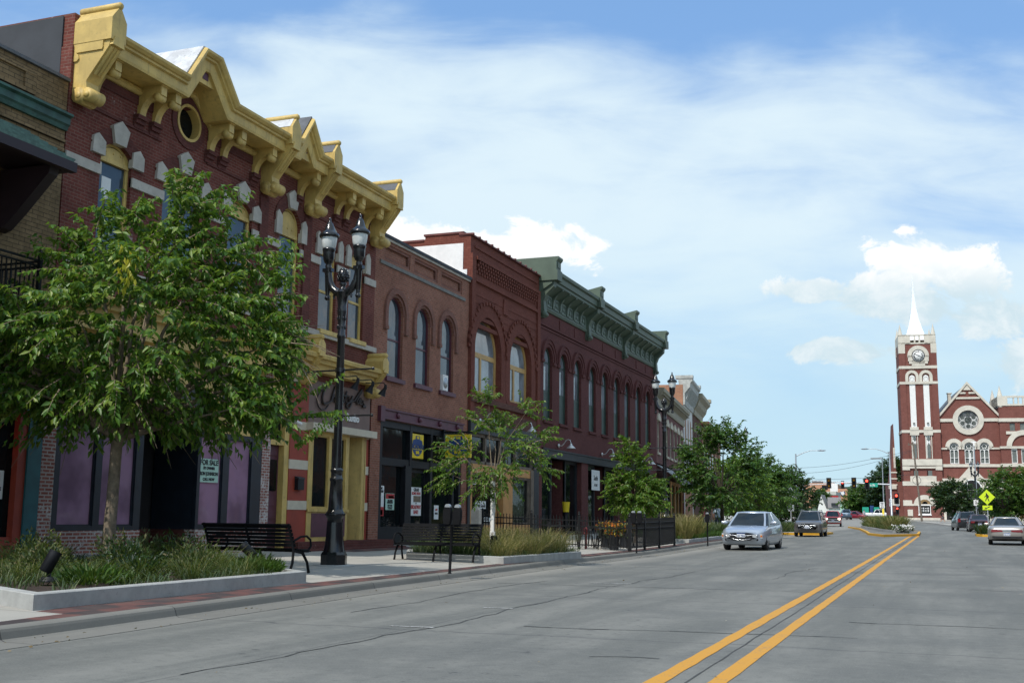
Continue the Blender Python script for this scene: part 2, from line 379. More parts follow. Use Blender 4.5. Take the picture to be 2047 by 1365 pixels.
M['brick_church'] = brick_mat('church_brick', (.180, .064, .050), (.215, .078, .062), (.18, .09, .075), bw=.35, bh=.12, ms=.012, stain=.25)
M['stone'] = mat('limestone', (.44, .41, .355), .85, var=.15, vs=2.5, bump=.25, bs=30, dirt=.35)
M['stone_ch'] = mat('church_limestone', (.60, .56, .48), .85, var=.10, vs=1.0, bump=.2, bs=10, dirt=.2)
M['yellow'] = mat('mustard_paint', (.58, .41, .125), .55, var=.16, vs=1.6, dirt=.35)
def weather(m, col, amt=.55):
    n = NT(m.node_tree); b = m.node_tree.nodes['Principled BSDF']; p = n.sep(n.pos()); src = b.inputs['Base Color'].links[0].from_socket
    s1_ = n.noise(n.xyz(n.m('MULTIPLY', p[0], 7.0), n.m('MULTIPLY', p[1], 7.0), n.m('MULTIPLY', p[2], .7)), 1.0, 6, .7); s2_ = n.noise(n.pos(), 26, 4, .7)
    c = n.mixc(n.m('MULTIPLY', n.rng(s1_, .50, .72), amt), src, col); c = n.mixc(n.m('MULTIPLY', n.rng(s2_, .62, .72), amt * .9), c, tuple(x * .5 for x in col))
    n.l.new(c, b.inputs['Base Color']); n.l.new(n.bump(n.m('ADD', s1_, s2_), .25, .01), b.inputs['Normal'])
weather(M['yellow'], (.27, .175, .055))
M['tan'] = mat('tan_paint', (.50, .31, .11), .55, var=.12, vs=2, dirt=.2)
M['orange'] = mat('ochre_paint', (.50, .26, .09), .6, var=.15, vs=2, dirt=.25)
M['maroon'] = mat('maroon_paint', (.085, .018, .030), .45, var=.15)
M['purple'] = mat('plum_paint', (.10, .030, .048), .5, var=.2, dirt=.3)
M['black'] = mat('black_paint', (.011, .012, .015), .5, var=.2, spec=.3)
M['char'] = mat('charcoal_paint', (.022, .026, .032), .5, var=.2, dirt=.2)
M['dkblue'] = mat('navy_paint', (.012, .018, .028), .4, var=.2)
M['teal'] = mat('teal_paint', (.012, .095, .11), .5, var=.15)
M['redp'] = mat('brick_red_paint', (.30, .045, .022), .6, var=.12, vs=2, dirt=.15, bump=.15, bs=40)
M['cream'] = mat('cream_paint', (.58, .52, .40), .65, var=.08, dirt=.15)
M['browns'] = mat('taupe_stucco', (.21, .145, .125), .85, var=.08, bump=.2, bs=80)
M['script'] = mat('dark_brown_letter', (.022, .012, .009), .4, var=.1)
M['white'] = mat('white_paint', (.78, .78, .76), .6, var=.06, dirt=.12)
M['whitewash'] = mat('chipped_white_paint', (.66, .65, .62), .8, var=.12, vs=1.5, dirt=.85, bump=.3, bs=12)
M['green'] = mat('sage_cornice_paint', (.080, .112, .078), .55, var=.15, vs=1.2, dirt=.35)
M['greend'] = mat('dark_green_paint', (.025, .055, .042), .5, var=.2)
M['copper'] = mat('verdigris_copper', (.035, .095, .075), .6, var=.4, vs=2.5, dirt=.7)
M['gtile'] = mat('green_roof_tile', (.07, .13, .10), .6, var=.35, vs=6, dirt=.4)
M['slate'] = mat('slate_roof', (.10, .105, .115), .7, var=.2, dirt=.3)
M['tar'] = mat('tar_paper', (.045, .05, .058), .8, var=.2, vs=1, dirt=.2)
M['roofwhite'] = mat('weathered_white_roof', (.55, .56, .57), .7, var=.2, vs=3, dirt=.95)
M['dkmetal'] = mat('black_iron', (.009, .010, .011), .5, var=.2, spec=.3)
M['benchm'] = mat('dull_black_slats', (.010, .0105, .012), .8, var=.2, spec=.12)
M['lampblk'] = mat('gloss_black_iron', (.008, .009, .011), .22, var=.2, spec=.7)
M['galv'] = mat('galvanised_steel', (.42, .45, .47), .45, metal=.6, var=.1)
M['silver'] = mat('silver_enamel', (.62, .63, .62), .35, metal=.3, var=.05)
M['wood'] = mat('weathered_wood', (.16, .13, .10), .8, var=.25, bump=.3, bs=25)
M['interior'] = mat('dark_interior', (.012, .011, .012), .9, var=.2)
M['g_up'] = glass_mat('upper_window_glass', (.050, .072, .090), .05, .62, .012)
M['g_dark'] = glass_mat('shop_glass', (.006, .009, .010), .05, .22, .01)
M['g_purple'] = glass_mat('purple_film_glass', (.245, .15, .225), .10, .35, .04)
M['g_sky'] = glass_mat('tall_window_glass', (.20, .23, .25), .05, .75, .01)  # pale base colour carries painted sky reflection and sunlit blinds
M['blind'] = mat('window_blind', (.42, .46, .50), .7, var=.08)
M['paper'] = mat('paper', (.72, .74, .72), .8, var=.04)
M['mint'] = mat('mint_paper', (.42, .62, .52), .8, var=.05)
M['ink'] = mat('ink', (.02, .02, .025), .7, var=.1)
M['redink'] = mat('red_ink', (.42, .03, .03), .7, var=.1)
M['signyel'] = mat('sign_yellow', (.80, .60, .03), .4, var=.05)
M['signblue'] = mat('sign_blue', (.02, .06, .20), .4, var=.05)
M['lime'] = mat('fluorescent_lime', (.62, .80, .02), .4, var=.03)
M['soil'] = mat('mulch', (.035, .022, .015), .95, var=.4, vs=20, bump=.6, bs=40)
M['bark'] = mat('bark', (.19, .15, .105), .9, var=.3, vs=9, bump=.7, bs=28)
M['barkd'] = mat('dark_bark', (.07, .055, .04), .9, var=.3, vs=9, bump=.6, bs=28)
M['globe'] = mat('frosted_globe', (.66, .70, .69), .25, var=.12, vs=6)
M['leafA'] = leaf_mat('leaf_big', (.040, .108, .013), (.092, .200, .024), (.23, .31, .05), .40)
M['leafB'] = leaf_mat('leaf_young', (.045, .115, .014), (.095, .20, .024), (.18, .25, .035), .40)
M['leafC'] = leaf_mat('leaf_mid', (.022, .072, .014), (.050, .125, .022), (.10, .18, .03), .32)
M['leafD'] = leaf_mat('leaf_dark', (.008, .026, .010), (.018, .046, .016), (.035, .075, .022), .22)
M['grassA'] = leaf_mat('grass_green', (.045, .075, .018), (.085, .115, .03), (.19, .17, .06), .25, .6)
M['grassB'] = leaf_mat('grass_straw', (.13, .12, .04), (.25, .21, .08), (.36, .29, .13), .30, .6)
M['grassC'] = leaf_mat('grass_bluegreen', (.035, .07, .03), (.07, .11, .045), (.12, .13, .05), .22, .6)
M['juniper'] = leaf_mat('juniper', (.02, .06, .008), (.045, .11, .012), (.07, .14, .02), .2, .6)
# ================================================================ SETTING
def road_material():
    m, n, b = principled('worn_concrete_road'); P = n.pos(); p = n.sep(P)
    st = n.xyz(n.m('MULTIPLY', p[0], 1.0), n.m('MULTIPLY', p[1], .10), 0.0)       # streaks along the lane
    a = n.noise(st, .9, 6, .6, .4); f = n.noise(P, .35, 6, .6); g = n.noise(P, 55, 3, .7); k = n.noise(n.xyz(n.m('MULTIPLY', p[0], .35), p[1], 0.0), 1.1, 6, .65, .6)
    c = n.mixc(n.rng(a, .36, .64), (.118, .122, .110), (.188, .188, .168))
    c = n.mixc(n.m('MULTIPLY', n.rng(f, .44, .62), .65), c, (.098, .103, .096))
    c = n.mixc(n.m('MULTIPLY', n.rng(k, .54, .70), .20), c, (.085, .088, .084))
    c = n.mixc(n.m('MULTIPLY', n.rng(g, .35, .75), .30), c, (.32, .31, .29))
    m8 = n.noise(P, 7.0, 5, .75); c = n.mixc(n.m('MULTIPLY', n.rng(m8, .50, .68), .42), c, (.085, .088, .082)); c = n.mixc(n.m('MULTIPLY', n.rng(m8, .46, .34), .30), c, (.235, .235, .215))
    # pale dust toward the left gutter
    gut = n.rng(p[0], -8.2, -9.3); c = n.mixc(n.m('MULTIPLY', gut, .55), c, (.31, .295, .26))
    # oil drips along the middle of each lane and joints across
    for x0 in (1.9, -3.9):
        d = n.m('SUBTRACT', 1.0, n.rng(n.m('ABSOLUTE', n.m('SUBTRACT', p[0], x0)), .2, 1.0)); s = n.noise(P, 5.0, 3, .7)
        c = n.mixc(n.m('MULTIPLY', n.m('MULTIPLY', d, n.rng(s, .60, .70)), .55), c, (.035, .036, .04))
    wob = n.m('MULTIPLY', n.m('SUBTRACT', n.noise(P, 1.2, 4), .5), .5)
    jt = n.m('ABSOLUTE', n.m('SUBTRACT', n.m('FRACT', n.m('DIVIDE', n.m('ADD', n.m('ADD', p[1], wob), 3.0), 6.1)), .5))
    c = n.mixc(n.m('MULTIPLY', n.m('SUBTRACT', 1.0, n.rng(jt, 0.0, .008)), .62), c, (.05, .05, .052))
    jx = n.m('ABSOLUTE', n.m('SUBTRACT', n.m('ADD', p[0], n.m('MULTIPLY', wob, .25)), -5.9))
    c = n.mixc(n.m('MULTIPLY', n.m('SUBTRACT', 1.0, n.rng(jx, 0.0, .022)), .6), c, (.05, .05, .052))
    # small dark spots
    v = n.new('ShaderNodeTexVoronoi'); n.set(v.inputs['Vector'], n.xyz(n.m('MULTIPLY', p[0], .55), p[1], 0.0)); v.inputs['Scale'].default_value = 3.4
    c = n.mixc(n.m('MULTIPLY', n.m('MULTIPLY', n.m('SUBTRACT', 1.0, n.rng(v.outputs['Distance'], .05, .11)), n.rng(n.noise(P, .5), .47, .58)), .8), c, (.03, .03, .03))
    n.set(b.inputs['Base Color'], c); b.inputs['Roughness'].default_value = .82; b.inputs['Specular IOR Level'].default_value = .35
    n.l.new(n.bump(n.m('ADD', g, n.m('MULTIPLY', k, .6)), .35, .006), b.inputs['Normal'])
    return m
def slab_material(name, base, joint, w, h, var=.15):
    m, n, b = principled(name); P = n.pos(); t = n.new('ShaderNodeTexBrick'); n.set(t.inputs['Vector'], P)
    t.offset = 0.0; t.inputs['Scale'].default_value = 1; t.inputs['Brick Width'].default_value = w; t.inputs['Row Height'].default_value = h
    t.inputs['Mortar Size'].default_value = .012; t.inputs['Mortar Smooth'].default_value = .3
    for k, c in (('Color1', base), ('Color2', tuple(x * (1 - var * .5) for x in base)), ('Mortar', joint)): t.inputs[k].default_value = (*c, 1)
    f = n.noise(P, .8, 6, .62, .3); g = n.noise(P, 40, 3, .7)
    c = n.mixc(n.m('MULTIPLY', n.rng(f, .4, .7), .4), t.outputs[0], tuple(x * .62 for x in base)); c = n.mixc(n.m('MULTIPLY', n.rng(g, .4, .75), .2), c, tuple(x * .6 for x in base))
    n.set(b.inputs['Base Color'], c); b.inputs['Roughness'].default_value = .88; b.inputs['Specular IOR Level'].default_value = .3
    n.l.new(n.bump(n.m('SUBTRACT', n.m('MULTIPLY', g, .4), t.outputs['Fac']), .35, .006), b.inputs['Normal'])
    return m
def paver_material():
    m, n, b = principled('clay_pavers'); P = n.pos(); t = n.new('ShaderNodeTexBrick'); n.set(t.inputs['Vector'], P)
    t.inputs['Scale'].default_value = 1; t.inputs['Brick Width'].default_value = .21; t.inputs['Row Height'].default_value = .105; t.inputs['Mortar Size'].default_value = .004
    t.inputs['Bias'].default_value = 0
    for k, c in (('Color1', (.150, .056, .045)), ('Color2', (.095, .042, .038)), ('Mortar', (.06, .045, .04))): t.inputs[k].default_value = (*c, 1)
    v = n.new('ShaderNodeTexVoronoi'); n.set(v.inputs['Vector'], P); v.inputs['Scale'].default_value = 1.9; v.distance = 'CHEBYCHEV'; v.inputs['Randomness'].default_value = .25
    pp = n.sep(P); ck = n.m('SINE', n.m('MULTIPLY', n.m('ADD', n.m('DIVIDE', pp[1], 1.25), n.m('MULTIPLY', n.m('FLOOR', n.m('MULTIPLY', pp[0], 2.4)), .5)), 6.2832)); ck = n.m('ADD', ck, n.m('MULTIPLY', n.m('SUBTRACT', n.noise(P, 1.7, 3), .5), 3.0))
    c = n.mixc(n.m('MULTIPLY', n.rng(ck, -.25, .35), .88), t.outputs[0], (.034, .030, .031))
    f = n.noise(P, 1.5, 5); c = n.mixc(n.m('MULTIPLY', n.rng(f, .4, .7), .3), c, (.16, .10, .08))
    n.set(b.inputs['Base Color'], c); b.inputs['Roughness'].default_value = .85
    n.l.new(n.bump(n.m('SUBTRACT', 1.0, t.outputs['Fac']), .4, .005), b.inputs['Normal'])
    return m
def marking_material(name, col, wear):
    m, n, b = principled(name); P = n.pos(); f = n.m('ADD', n.m('MULTIPLY', n.noise(P, 3.0, 6, .7), .5), n.m('MULTIPLY', n.noise(P, 30, 4, .7), .5))
    n.set(b.inputs['Base Color'], n.mixc(n.rng(f, wear, wear + .12), col, (.15, .148, .14))); b.inputs['Roughness'].default_value = .7
    return m
def ground_material():
    m, n, b = principled('lawn_and_earth'); P = n.pos(); f = n.noise(P, .05, 6, .6); g = n.noise(P, 2.0, 5, .7)
    c = n.mixc(n.rng(f, .4, .6), (.045, .075, .022), (.075, .10, .035)); c = n.mixc(n.m('MULTIPLY', n.rng(g, .4, .7), .5), c, (.03, .05, .015))
    n.set(b.inputs['Base Color'], c); b.inputs['Roughness'].default_value = .95
    return m
M['road'] = road_material(); M['walk'] = slab_material('sidewalk_concrete', (.40, .385, .345), (.16, .15, .135), 1.52, 1.52)
M['kerbm'] = slab_material('kerb_concrete', (.205, .20, .18), (.07, .07, .065), 40.0, 3.05, .3)
M['planterc'] = mat('planter_concrete', (.36, .365, .35), .85, var=.12, vs=4, bump=.2, bs=40, dirt=.35)
M['paver'] = paver_material(); M['yline'] = marking_material('yellow_road_paint', (.56, .27, .022), .545)
M['wline'] = marking_material('worn_white_paint', (.48, .48, .46), .44); M['ykerb'] = marking_material('yellow_kerb_paint', (.62, .33, .02), .60); M['lawn'] = ground_material()
M['crack'] = mat('tar_crack', (.060, .062, .058), .8, var=.5, vs=6)
# ground sheet
ys = [-400, -100, -40, 0, 40, 75, 100, 140, 215, 240, 400, 600, 1200, 3000, 6500]
mb = MB(); xs = [-3500, -600, -150, -60, 60, 150, 600, 3500]
vs = [(x, y, zg(y) - .35) for y in ys for x in xs]; nx = len(xs)
mb.add(vs, [(i * nx + j, i * nx + j + 1, (i + 1) * nx + j + 1, (i + 1) * nx + j) for i in range(len(ys) - 1) for j in range(nx - 1)])
structure('ground', mb, M['lawn'])
# road sheet (main street and the cross street before the church)
Y = [-60, -20, 0, 6, 9, 13, 17.5, 24, 30, 40, 50, 60, 70, 79, 80.2, 83, 86, 90, 92, 100, 110, 120, 140, 160, 175, 186]
mb = MB(); rows = []
for y in Y: rows.append([(curbL(y) - .3, y, zg(y)), (curbR(y) + .3, y, zg(y))])
for a, b in zip(rows[:-1], rows[1:]):
    n_ = 6; A = [tuple(np.array(a[0]) + (np.array(a[1]) - np.array(a[0])) * t / n_) for t in range(n_ + 1)]; B = [tuple(np.array(b[0]) + (np.array(b[1]) - np.array(b[0])) * t / n_) for t in range(n_ + 1)]
    mb.add(A + B, [(i, i + 1, n_ + 2 + i, n_ + 1 + i) for i in range(n_)])
mb.add([(-75, 186, zg(186)), (70, 186, zg(186)), (70, 203, zg(203)), (-75, 203, zg(203))], [(0, 1, 2, 3)])
l0 = lambda y: -23.5 - (y - 203) * .128
for y0, y1 in ((203, 240), (240, 330)):
    mb.add([(l0(y0) - 1.5, y0, zg(y0)), (l0(y0) + 13, y0, zg(y0)), (l0(y1) + 13, y1, zg(y1)), (l0(y1) - 1.5, y1, zg(y1))], [(0, 1, 2, 3)])
structure('road', mb, M['road'])
# kerb with gutter pan
def kerb_line(name, fn, side, ys_, m, ksec=None):
    mb = MB(); pts = [(fn(y), y) for y in ys_]; rings = []
    prof = [(.52, -.05), (.52, .006), (.10, .012), (.055, .03), (.03, .10), (.015, .128), (-.02, .143), (-.20, .146), (-.20, -.05)]
    for i, (x, y) in enumerate(pts):
        d = Vector(pts[min(i + 1, len(pts) - 1)]) - Vector(pts[max(0, i - 1)]); d.normalize(); nrm = Vector((d.y, -d.x)) * side
        rings.append([(x + nrm.x * o, y + nrm.y * o, zg(y) + z) for o, z in prof])
    mb.loft(rings, sm=False); return structure(name, mb, m)
yl = [y for y in np.arange(-60, 79.01, 2.0)]
kerb_line('kerb', curbL, 1, [float(v) for v in yl], M['kerbm'])
kerb_line('kerb', curbL, 1, [86.2, 88, 90, 92, 96, 100, 110, 120, 130, 140, 160, 186], M['kerbm'])
kerb_line('kerb', curbR, -1, [-60, -20, 0, 20, 40, 60, 70, 82.0], M['kerbm']); kerb_line('kerb', curbR, -1, [91.2, 92, 100, 110, 120, 130, 140, 160, 175, 186], M['kerbm'])
def bump_nose(pts):                                    # painted bump-out kerb
    mb = MB(); z = zg(pts[0][1])
    for a, b in zip(pts[:-1], pts[1:]):
        d = (Vector(b) - Vector(a)); L = d.length; d.normalize(); c = (Vector(a) + Vector(b)) / 2
        mb.obox((c.x, c.y, z + .05), (L + .1, .2, .22), ax=(d.x, d.y, 0), ay=(-d.y, d.x, 0))
    return structure('kerb', mb, M['ykerb'])
bump_nose([(-10.1, 79.2), (-7.9, 79.6), (-7.55, 80.6), (-7.6, 86.0), (-10.5, 90.5)]); bump_nose([(4.9, 82.6), (2.5, 82.9), (2.2, 83.6), (2.25, 90), (4.7, 91.5)])
# sidewalks
def walk(name, fn, x_in, ys_, m, dz=0.0, outer=None, sgn=-1):
    mb = MB(); rows = []
    for y in ys_:
        x0 = fn(y) + sgn * .18; r = [x0 + (x_in(y) - x0) * t for t in (0, .25, .5, .75, 1)]
        rows.append([(x, y, (zs(x, y) if sgn < 0 else zg(y) + .14) + dz) for x in r])
    for a, b in zip(rows[:-1], rows[1:]): mb.add(a + b, [(i, i + 1, 6 + i, 5 + i) for i in range(4)])
    return structure(name, mb, m)
YW = sorted(set([-60, -20, 0, 5, 9, 13, 17.5, 24, 30, 36, 40, 50, 60, 70, 75, 79, 80.2, 84, 86, 90, 92, 100, 110, 120, 140, 160, 186]))
walk('sidewalk', curbL, lambda y: -19.6 - max(0, y - 71) * .115, YW, M['walk'])
walk('sidewalk', curbR, lambda y: 40.0, [-60, -20, 0, 40, 75, 82, 83, 90, 92, 110, 140, 175, 186], M['walk'], sgn=1)
mb = MB(); mb.add([(-9, 203, zg(203) + .14), (60, 203, zg(203) + .14), (60, 216, zg(216) + .14), (-10.5, 216, zg(216) + .14)], [(0, 1, 2, 3)]); mb.box(-9.2, 60, 202.8, 203.0, zg(203) - .1, zg(203) + .142); structure('sidewalk', mb, M['walk'])
# clay paver strip behind the kerb and apron by the shop steps
mb = MB(); pr = []
for y in [-60, 0, 9, 10.7]: pr.append((curbL(y) - .19, curbL(y) - .62, y))
for y in [10.72, 13, 17.3, 17.5, 21, 24, 28, 33, 33.02]: pr.append((curbL(y) - .19, min(-10.16, curbL(y) - .5), y))
for y in [33.04, 36, 40, 46, 52, 60, 70, 79]: pr.append((curbL(y) - .19, curbL(y) - .62, y))
for a, b in zip(pr[:-1], pr[1:]):
    mb.add([(a[0], a[2], zs(a[0], a[2]) + .007), (a[1], a[2], zs(a[1], a[2]) + .006), (b[1], b[2], zs(b[1], b[2]) + .006), (b[0], b[2], zs(b[0], b[2]) + .007)], [(0, 1, 2, 3)])
for x0, x1, y0, y1 in ((-16.95, -15.4, 28.5, 33.6), (-13.6, -10.1, 33.5, 34.7)):
    mb.add([(x0, y0, zs(x0, y0) + .006), (x1, y0, zs(x1, y0) + .006), (x1, y1, zs(x1, y1) + .006), (x0, y1, zs(x0, y1) + .006)], [(0, 1, 2, 3)])
structure('brick_paving', mb, M['paver'])
# double yellow centre line, seam crack, worn parking ticks
CLY, CLX = [-60, 9.3, 15.4, 28.7, 40, 50, 58, 68, 80, 91], [-1.98, -1.99, -2.02, -2.07, -2.12, -2.04, -1.98, -1.9, -1.83, -1.8]
cl = lambda y: float(np.interp(y, CLY, CLX))
rnd = random.Random(5)
for off in (-.235, .235):
    mb = MB(); st = list(np.arange(-60, 8, 4)) + list(np.arange(8, 83, .5)); L = []; Rr = []
    for y in st:
        w = .076 + rnd.uniform(-.009, .007); L.append((cl(y) + off - w, y, zg(y) + .005)); Rr.append((cl(y) + off + w, y, zg(y) + .005))
    fs = []; k = len(st)
    for i in range(k - 1):
        fs.append((i, k + i, k + i + 1, i + 1))
    mb.add(L + Rr, fs); structure('road_marking', mb, M['yline'])
mb = MB(); L = []; Rr = []; st = list(np.arange(2, 83, .3)); x_ = 0
for y in st:
    x_ = x_ * .8 + rnd.uniform(-.007, .007); w = rnd.uniform(.003, .010) * (1 + y / 50); L.append((cl(y) + x_ - w, y, zg(y) + .004)); Rr.append((cl(y) + x_ + w, y, zg(y) + .004))
k = len(st); mb.add(L + Rr, [(i, k + i, k + i + 1, i + 1) for i in range(k - 1)])
p0 = [(-3.2, 10.6), (-2.95, 10.72), (-2.7, 10.75), (-2.55, 10.72)]
for a, b in zip(p0[:-1], p0[1:]): mb.add([(a[0], a[1], .004), (a[0], a[1] + .03, .004), (b[0], b[1] + .03, .004), (b[0], b[1], .004)], [(0, 1, 2, 3)])
rc = random.Random(17)
for (x, y, dx_, dy_, n_) in ((-5.9, 8, .0, 1, 60), (-7.6, 14, -.02, 1, 26), (1.3, 9, .03, 1, 30), (-4.8, 13.2, 1, .06, 12), (-1.2, 15.6, 1, .03, 16), (-8.4, 21.5, 1, .05, 20), (.4, 24, 1, -.04, 14), (-6.8, 30, 1, .03, 22), (-1.5, 33, 1, .02, 20), (-9, 42, 1, .02, 40), (2.4, 20, .02, 1, 40), (-3.6, 26, .02, 1, 20)):
    pts = []
    for k in range(n_): pts.append((x, y)); x += dx_ * .35 + rc.uniform(-.07, .07) * (1 - abs(dx_)); y += dy_ * .35 + rc.uniform(-.07, .07) * (1 - abs(dy_))
    for a, b in zip(pts[:-1], pts[1:]):
        w = rc.uniform(.006, .018); ox, oy = (w, 0) if abs(dy_) > .5 else (0, w * 1.6); mb.add([(a[0] - ox, a[1] - oy, zg(a[1]) + .004), (a[0] + ox, a[1] + oy, zg(a[1]) + .004), (b[0] + ox, b[1] + oy, zg(b[1]) + .004), (b[0] - ox, b[1] - oy, zg(b[1]) + .004)], [(0, 1, 2, 3)])
structure('road_crack', mb, M['crack'])
mb = MB()
for (x0, x1, y0, w) in ((-6.25, -5.7, 12.45, .1), (-6.3, -5.85, 15.55, .09), (-6.75, -5.9, 22.4, .11), (-6.9, -6.4, 29.7, .11), (-6.9, -6.2, 36.8, .12), (-6.95, -6.3, 44, .12), (2.2, 2.9, 60.5, .12), (2.0, 2.6, 68, .12), (1.9, 2.6, 53, .12), (-7.0, -6.4, 52, .12)):
    mb.add([(x0, y0, zg(y0) + .005), (x1, y0 + .04, zg(y0) + .005), (x1, y0 + .04 + w, zg(y0) + .005), (x0, y0 + w, zg(y0) + .005)], [(0, 1, 2, 3)])
for x0 in (-21, -17.5, -14.2): mb.add([(x0, 168, zg(168) + .006), (x0 + 1.4, 168, zg(168) + .006), (x0 + 1.4, 169.5, zg(169.5) + .006), (x0, 169.5, zg(169.5) + .006)], [(0, 1, 2, 3)])
structure('road_marking', mb, M['wline'])
# far wooded hills
def hill(x0, x1, y, h, seed, name='hills'):
    rr = random.Random(seed); mb = MB(); n_ = 60; top = []; 
    for i in range(n_ + 1):
        t = i / n_; e = math.sin(math.pi * t) ** .6
        top.append((x0 + (x1 - x0) * t, h * e * (.8 + .2 * math.sin(t * 9 + seed)) + rr.uniform(-.6, .6)))
    front = [(x, y - 120, zg(y - 120) - 1) for x, _ in top]; mid = [(x, y - 40, zg(y) + z * .75) for x, z in top]; crest = [(x, y, zg(y) + z) for x, z in top]; back = [(x, y + 140, zg(y) - 2) for x, _ in top]
    mb.loft([front, mid, crest, back], cap=False, closed=False, sm=True)
    return structure(name, mb, M['hillm'])
mm, n, b = principled('wooded_hill'); P = n.pos(); f = n.noise(P, .09, 6, .7); n.set(b.inputs['Base Color'], n.mixc(n.rng(f, .35, .65), (.020, .045, .025), (.06, .10, .045))); b.inputs['Roughness'].default_value = .95
n.l.new(n.bump(f, 1.0, 6.0), b.inputs['Normal']); M['hillm'] = mm
hill(-260, 40, 1250, 24, 2); hill(-900, -150, 1500, 10, 5); hill(-300, 700, 2200, 10, 8)
# ================================================================ BUILDINGS
FX = -17.0
def body(mb, y0, y1, zt, x_front=-19.6, x_back=-38, zb=-.3): mb.box(x_back, x_front, y0, y1, zb, zt)
def edges(mb, y0, y1, z0, z1, x=FX, xb=-19.7):
    """thickness of a facade sheet: its two ends and its top"""
    mb.add([(x, y0, z0), (x, y0, z1), (xb, y0, z1), (xb, y0, z0)], [(0, 1, 2, 3)]); mb.add([(x, y1, z0), (x, y1, z1), (xb, y1, z1), (xb, y1, z0)], [(3, 2, 1, 0)])
    mb.add([(x, y0, z1), (x, y1, z1), (xb, y1, z1), (xb, y0, z1)], [(0, 1, 2, 3)])
# ---------------------------------------------------------------- B1: victorian block with mustard cornice
b1 = thing('brick_building', 'red brick Victorian building with mustard yellow bracketed cornice and gables', 'building', (FX, 25.2, .3))
Y0, Y1 = 18.15, 32.25
W1 = [(19.23, 20.25, 9.22, .26), (21.40, 22.86, 9.22, .30), (24.05, 25.12, 9.22, .26), (26.5, 27.55, 9.30, .62), (28.72, 29.72, 9.22, .26), (30.52, 31.5, 9.22, .26)]
holes = [arch((a + b) / 2, b - a, 6.66, zsp, r, 10) for a, b, zsp, r in W1]
RC = (22.2, 10.82); circ = lambda r, n=28: [(RC[0] + r * math.cos(2 * math.pi * k / n), RC[1] + r * math.sin(2 * math.pi * k / n)) for k in range(n)]
gab = [(20.95, 11.05), (21.56, 11.85), (22.17, 11.85), (22.99, 11.05)]
outer = [(Y0, 5.2), (Y1, 5.2), (Y1, 11.2)] + [(22.99, 11.2), (22.45, 11.8), (21.75, 11.8), (20.95, 11.2)] + [(Y0, 11.2)]
mb = MB(); mb.wall(outer, holes + [circ(.47)], FX, .22); edges(mb, Y0, Y1, .2, 11.2)
mb.box(-38, -19.6, Y0 + .002, Y1 - .002, -.3, 11.1)
mb.box(-19.6, -17.02, Y0 + .03, Y0 + .33, 10.2, 11.95)                       # end parapet
mb.build('wall', M['brick1'], b1)
mb = MB()                                                                   # darker relief brick: arches, corbels, pilaster strips
for a, b, zsp, r in W1:
    w = b - a; rad = ((w / 2) ** 2 + r ** 2) / (2 * r); zc = zsp + r - rad; ang = math.degrees(math.asin(min(1, w / 2 / rad)))
    o, i_ = arcband((a + b) / 2, rad, rad + .34, zc, 90 - ang - 8, 90 + ang + 8, 12); add_band(mb, o, i_, FX - .05, FX + .028)
o, i_ = arcband(RC[0], .48, .66, RC[1], 0, 360, 28); add_band(mb, o, i_, FX - .05, FX + .03)
for y in (18.75, 20.35, 20.9, 23.05, 23.6, 25.05, 27.3, 29.5, 30.1, 31.35):
    for k in range(3): mb.box(FX - .05, FX + .05 + .055 * k, y - .16, y + .16, 10.06 + .1 * k, 10.16 + .1 * k)
for a, b in ((18.3, 21.2), (23.0, 25.2), (28.4, 32.0)):
    mb.box(FX - .05, FX + .035, a, b, 10.02, 10.09); mb.box(FX - .05, FX + .025, a, b, 10.62, 10.9)
for y in (25.62, 27.92): mb.box(FX - .05, FX + .06, y - .2, y + .2, 6.7, 9.9)
mb.build('brick_relief', M['brick1d'], b1)
mb = MB()                                                                   # pale stone trim
bl_ = [Y0] + [v for a, b, *_ in W1 for v in (a, b)] + [Y1]
for k in range(0, len(bl_), 2): mb.box(FX - .05, FX + .045, bl_[k] + (0 if k == 0 else .0), bl_[k + 1], 8.64, 8.86)
mb.box(FX - .05, FX + .10, 18.3, 32.3, 6.50, 6.66)
for a, b, zsp, r in W1:
    c = (a + b) / 2
    for s_, y in ((-1, a - .10), (1, b + .10)):
        nar = b < 26; zt = zsp + (.22 if nar else .32); z0_ = zsp - (.14 if nar else .26); y += s_ * .04; hw_ = .20 if nar else .15
        mb.px([(y - hw_, z0_), (y + hw_, z0_), (y + hw_, zt - .05), (y + .04 * s_, zt + .10), (y - hw_ + .02, zt)], FX - .05, FX + .075)
    zk = zsp + r
    mb.px([(c - .18, zk - .02), (c + .18, zk - .02), (c + .28, zk + .36), (c, zk + .54), (c - .28, zk + .36)], FX - .05, FX + .10)
mb.build('stone_trim', M['stone'], b1)
for k, (a, b, zsp, r) in enumerate(W1):
    c = (a + b) / 2; w = b - a
    def ex(mb, c=c, w=w, zsp=zsp, r=r):
        mb.px(arch(c, w - .1, zsp - .12, zsp - .02, max(.05, r - .06), 8), FX - .16, FX - .10); mb.box(FX - .16, FX - .06, c - w / 2 + .03, c + w / 2 - .03, zsp - .20, zsp - .10)
        for t in (-.24, 0, .24): mb.lathe([(.03, 0), (.022, .02)], (FX - .10, c + t * w, zsp + .06), 8, axis='x')
    wd = window('window', aloop(c, w, 6.66, zsp, r, 10), b1, M['yellow'], M['g_up'], FX - .09, .09, .1,
           rails=((7.92, .07),), mull=((c, .1, 6.7, zsp - .1),) if k == 1 else (), extra=ex)
    s = MB(); s.box(FX - .1, FX + .13, a - .04, b + .04, 6.60, 6.73); s.build('sill', M['yellow'], wd)
mb = MB(); mb.ring(circ(.47), circ(.40), FX - .2, FX + .045); rw = mb.build('round_window', M['yellow'], b1)
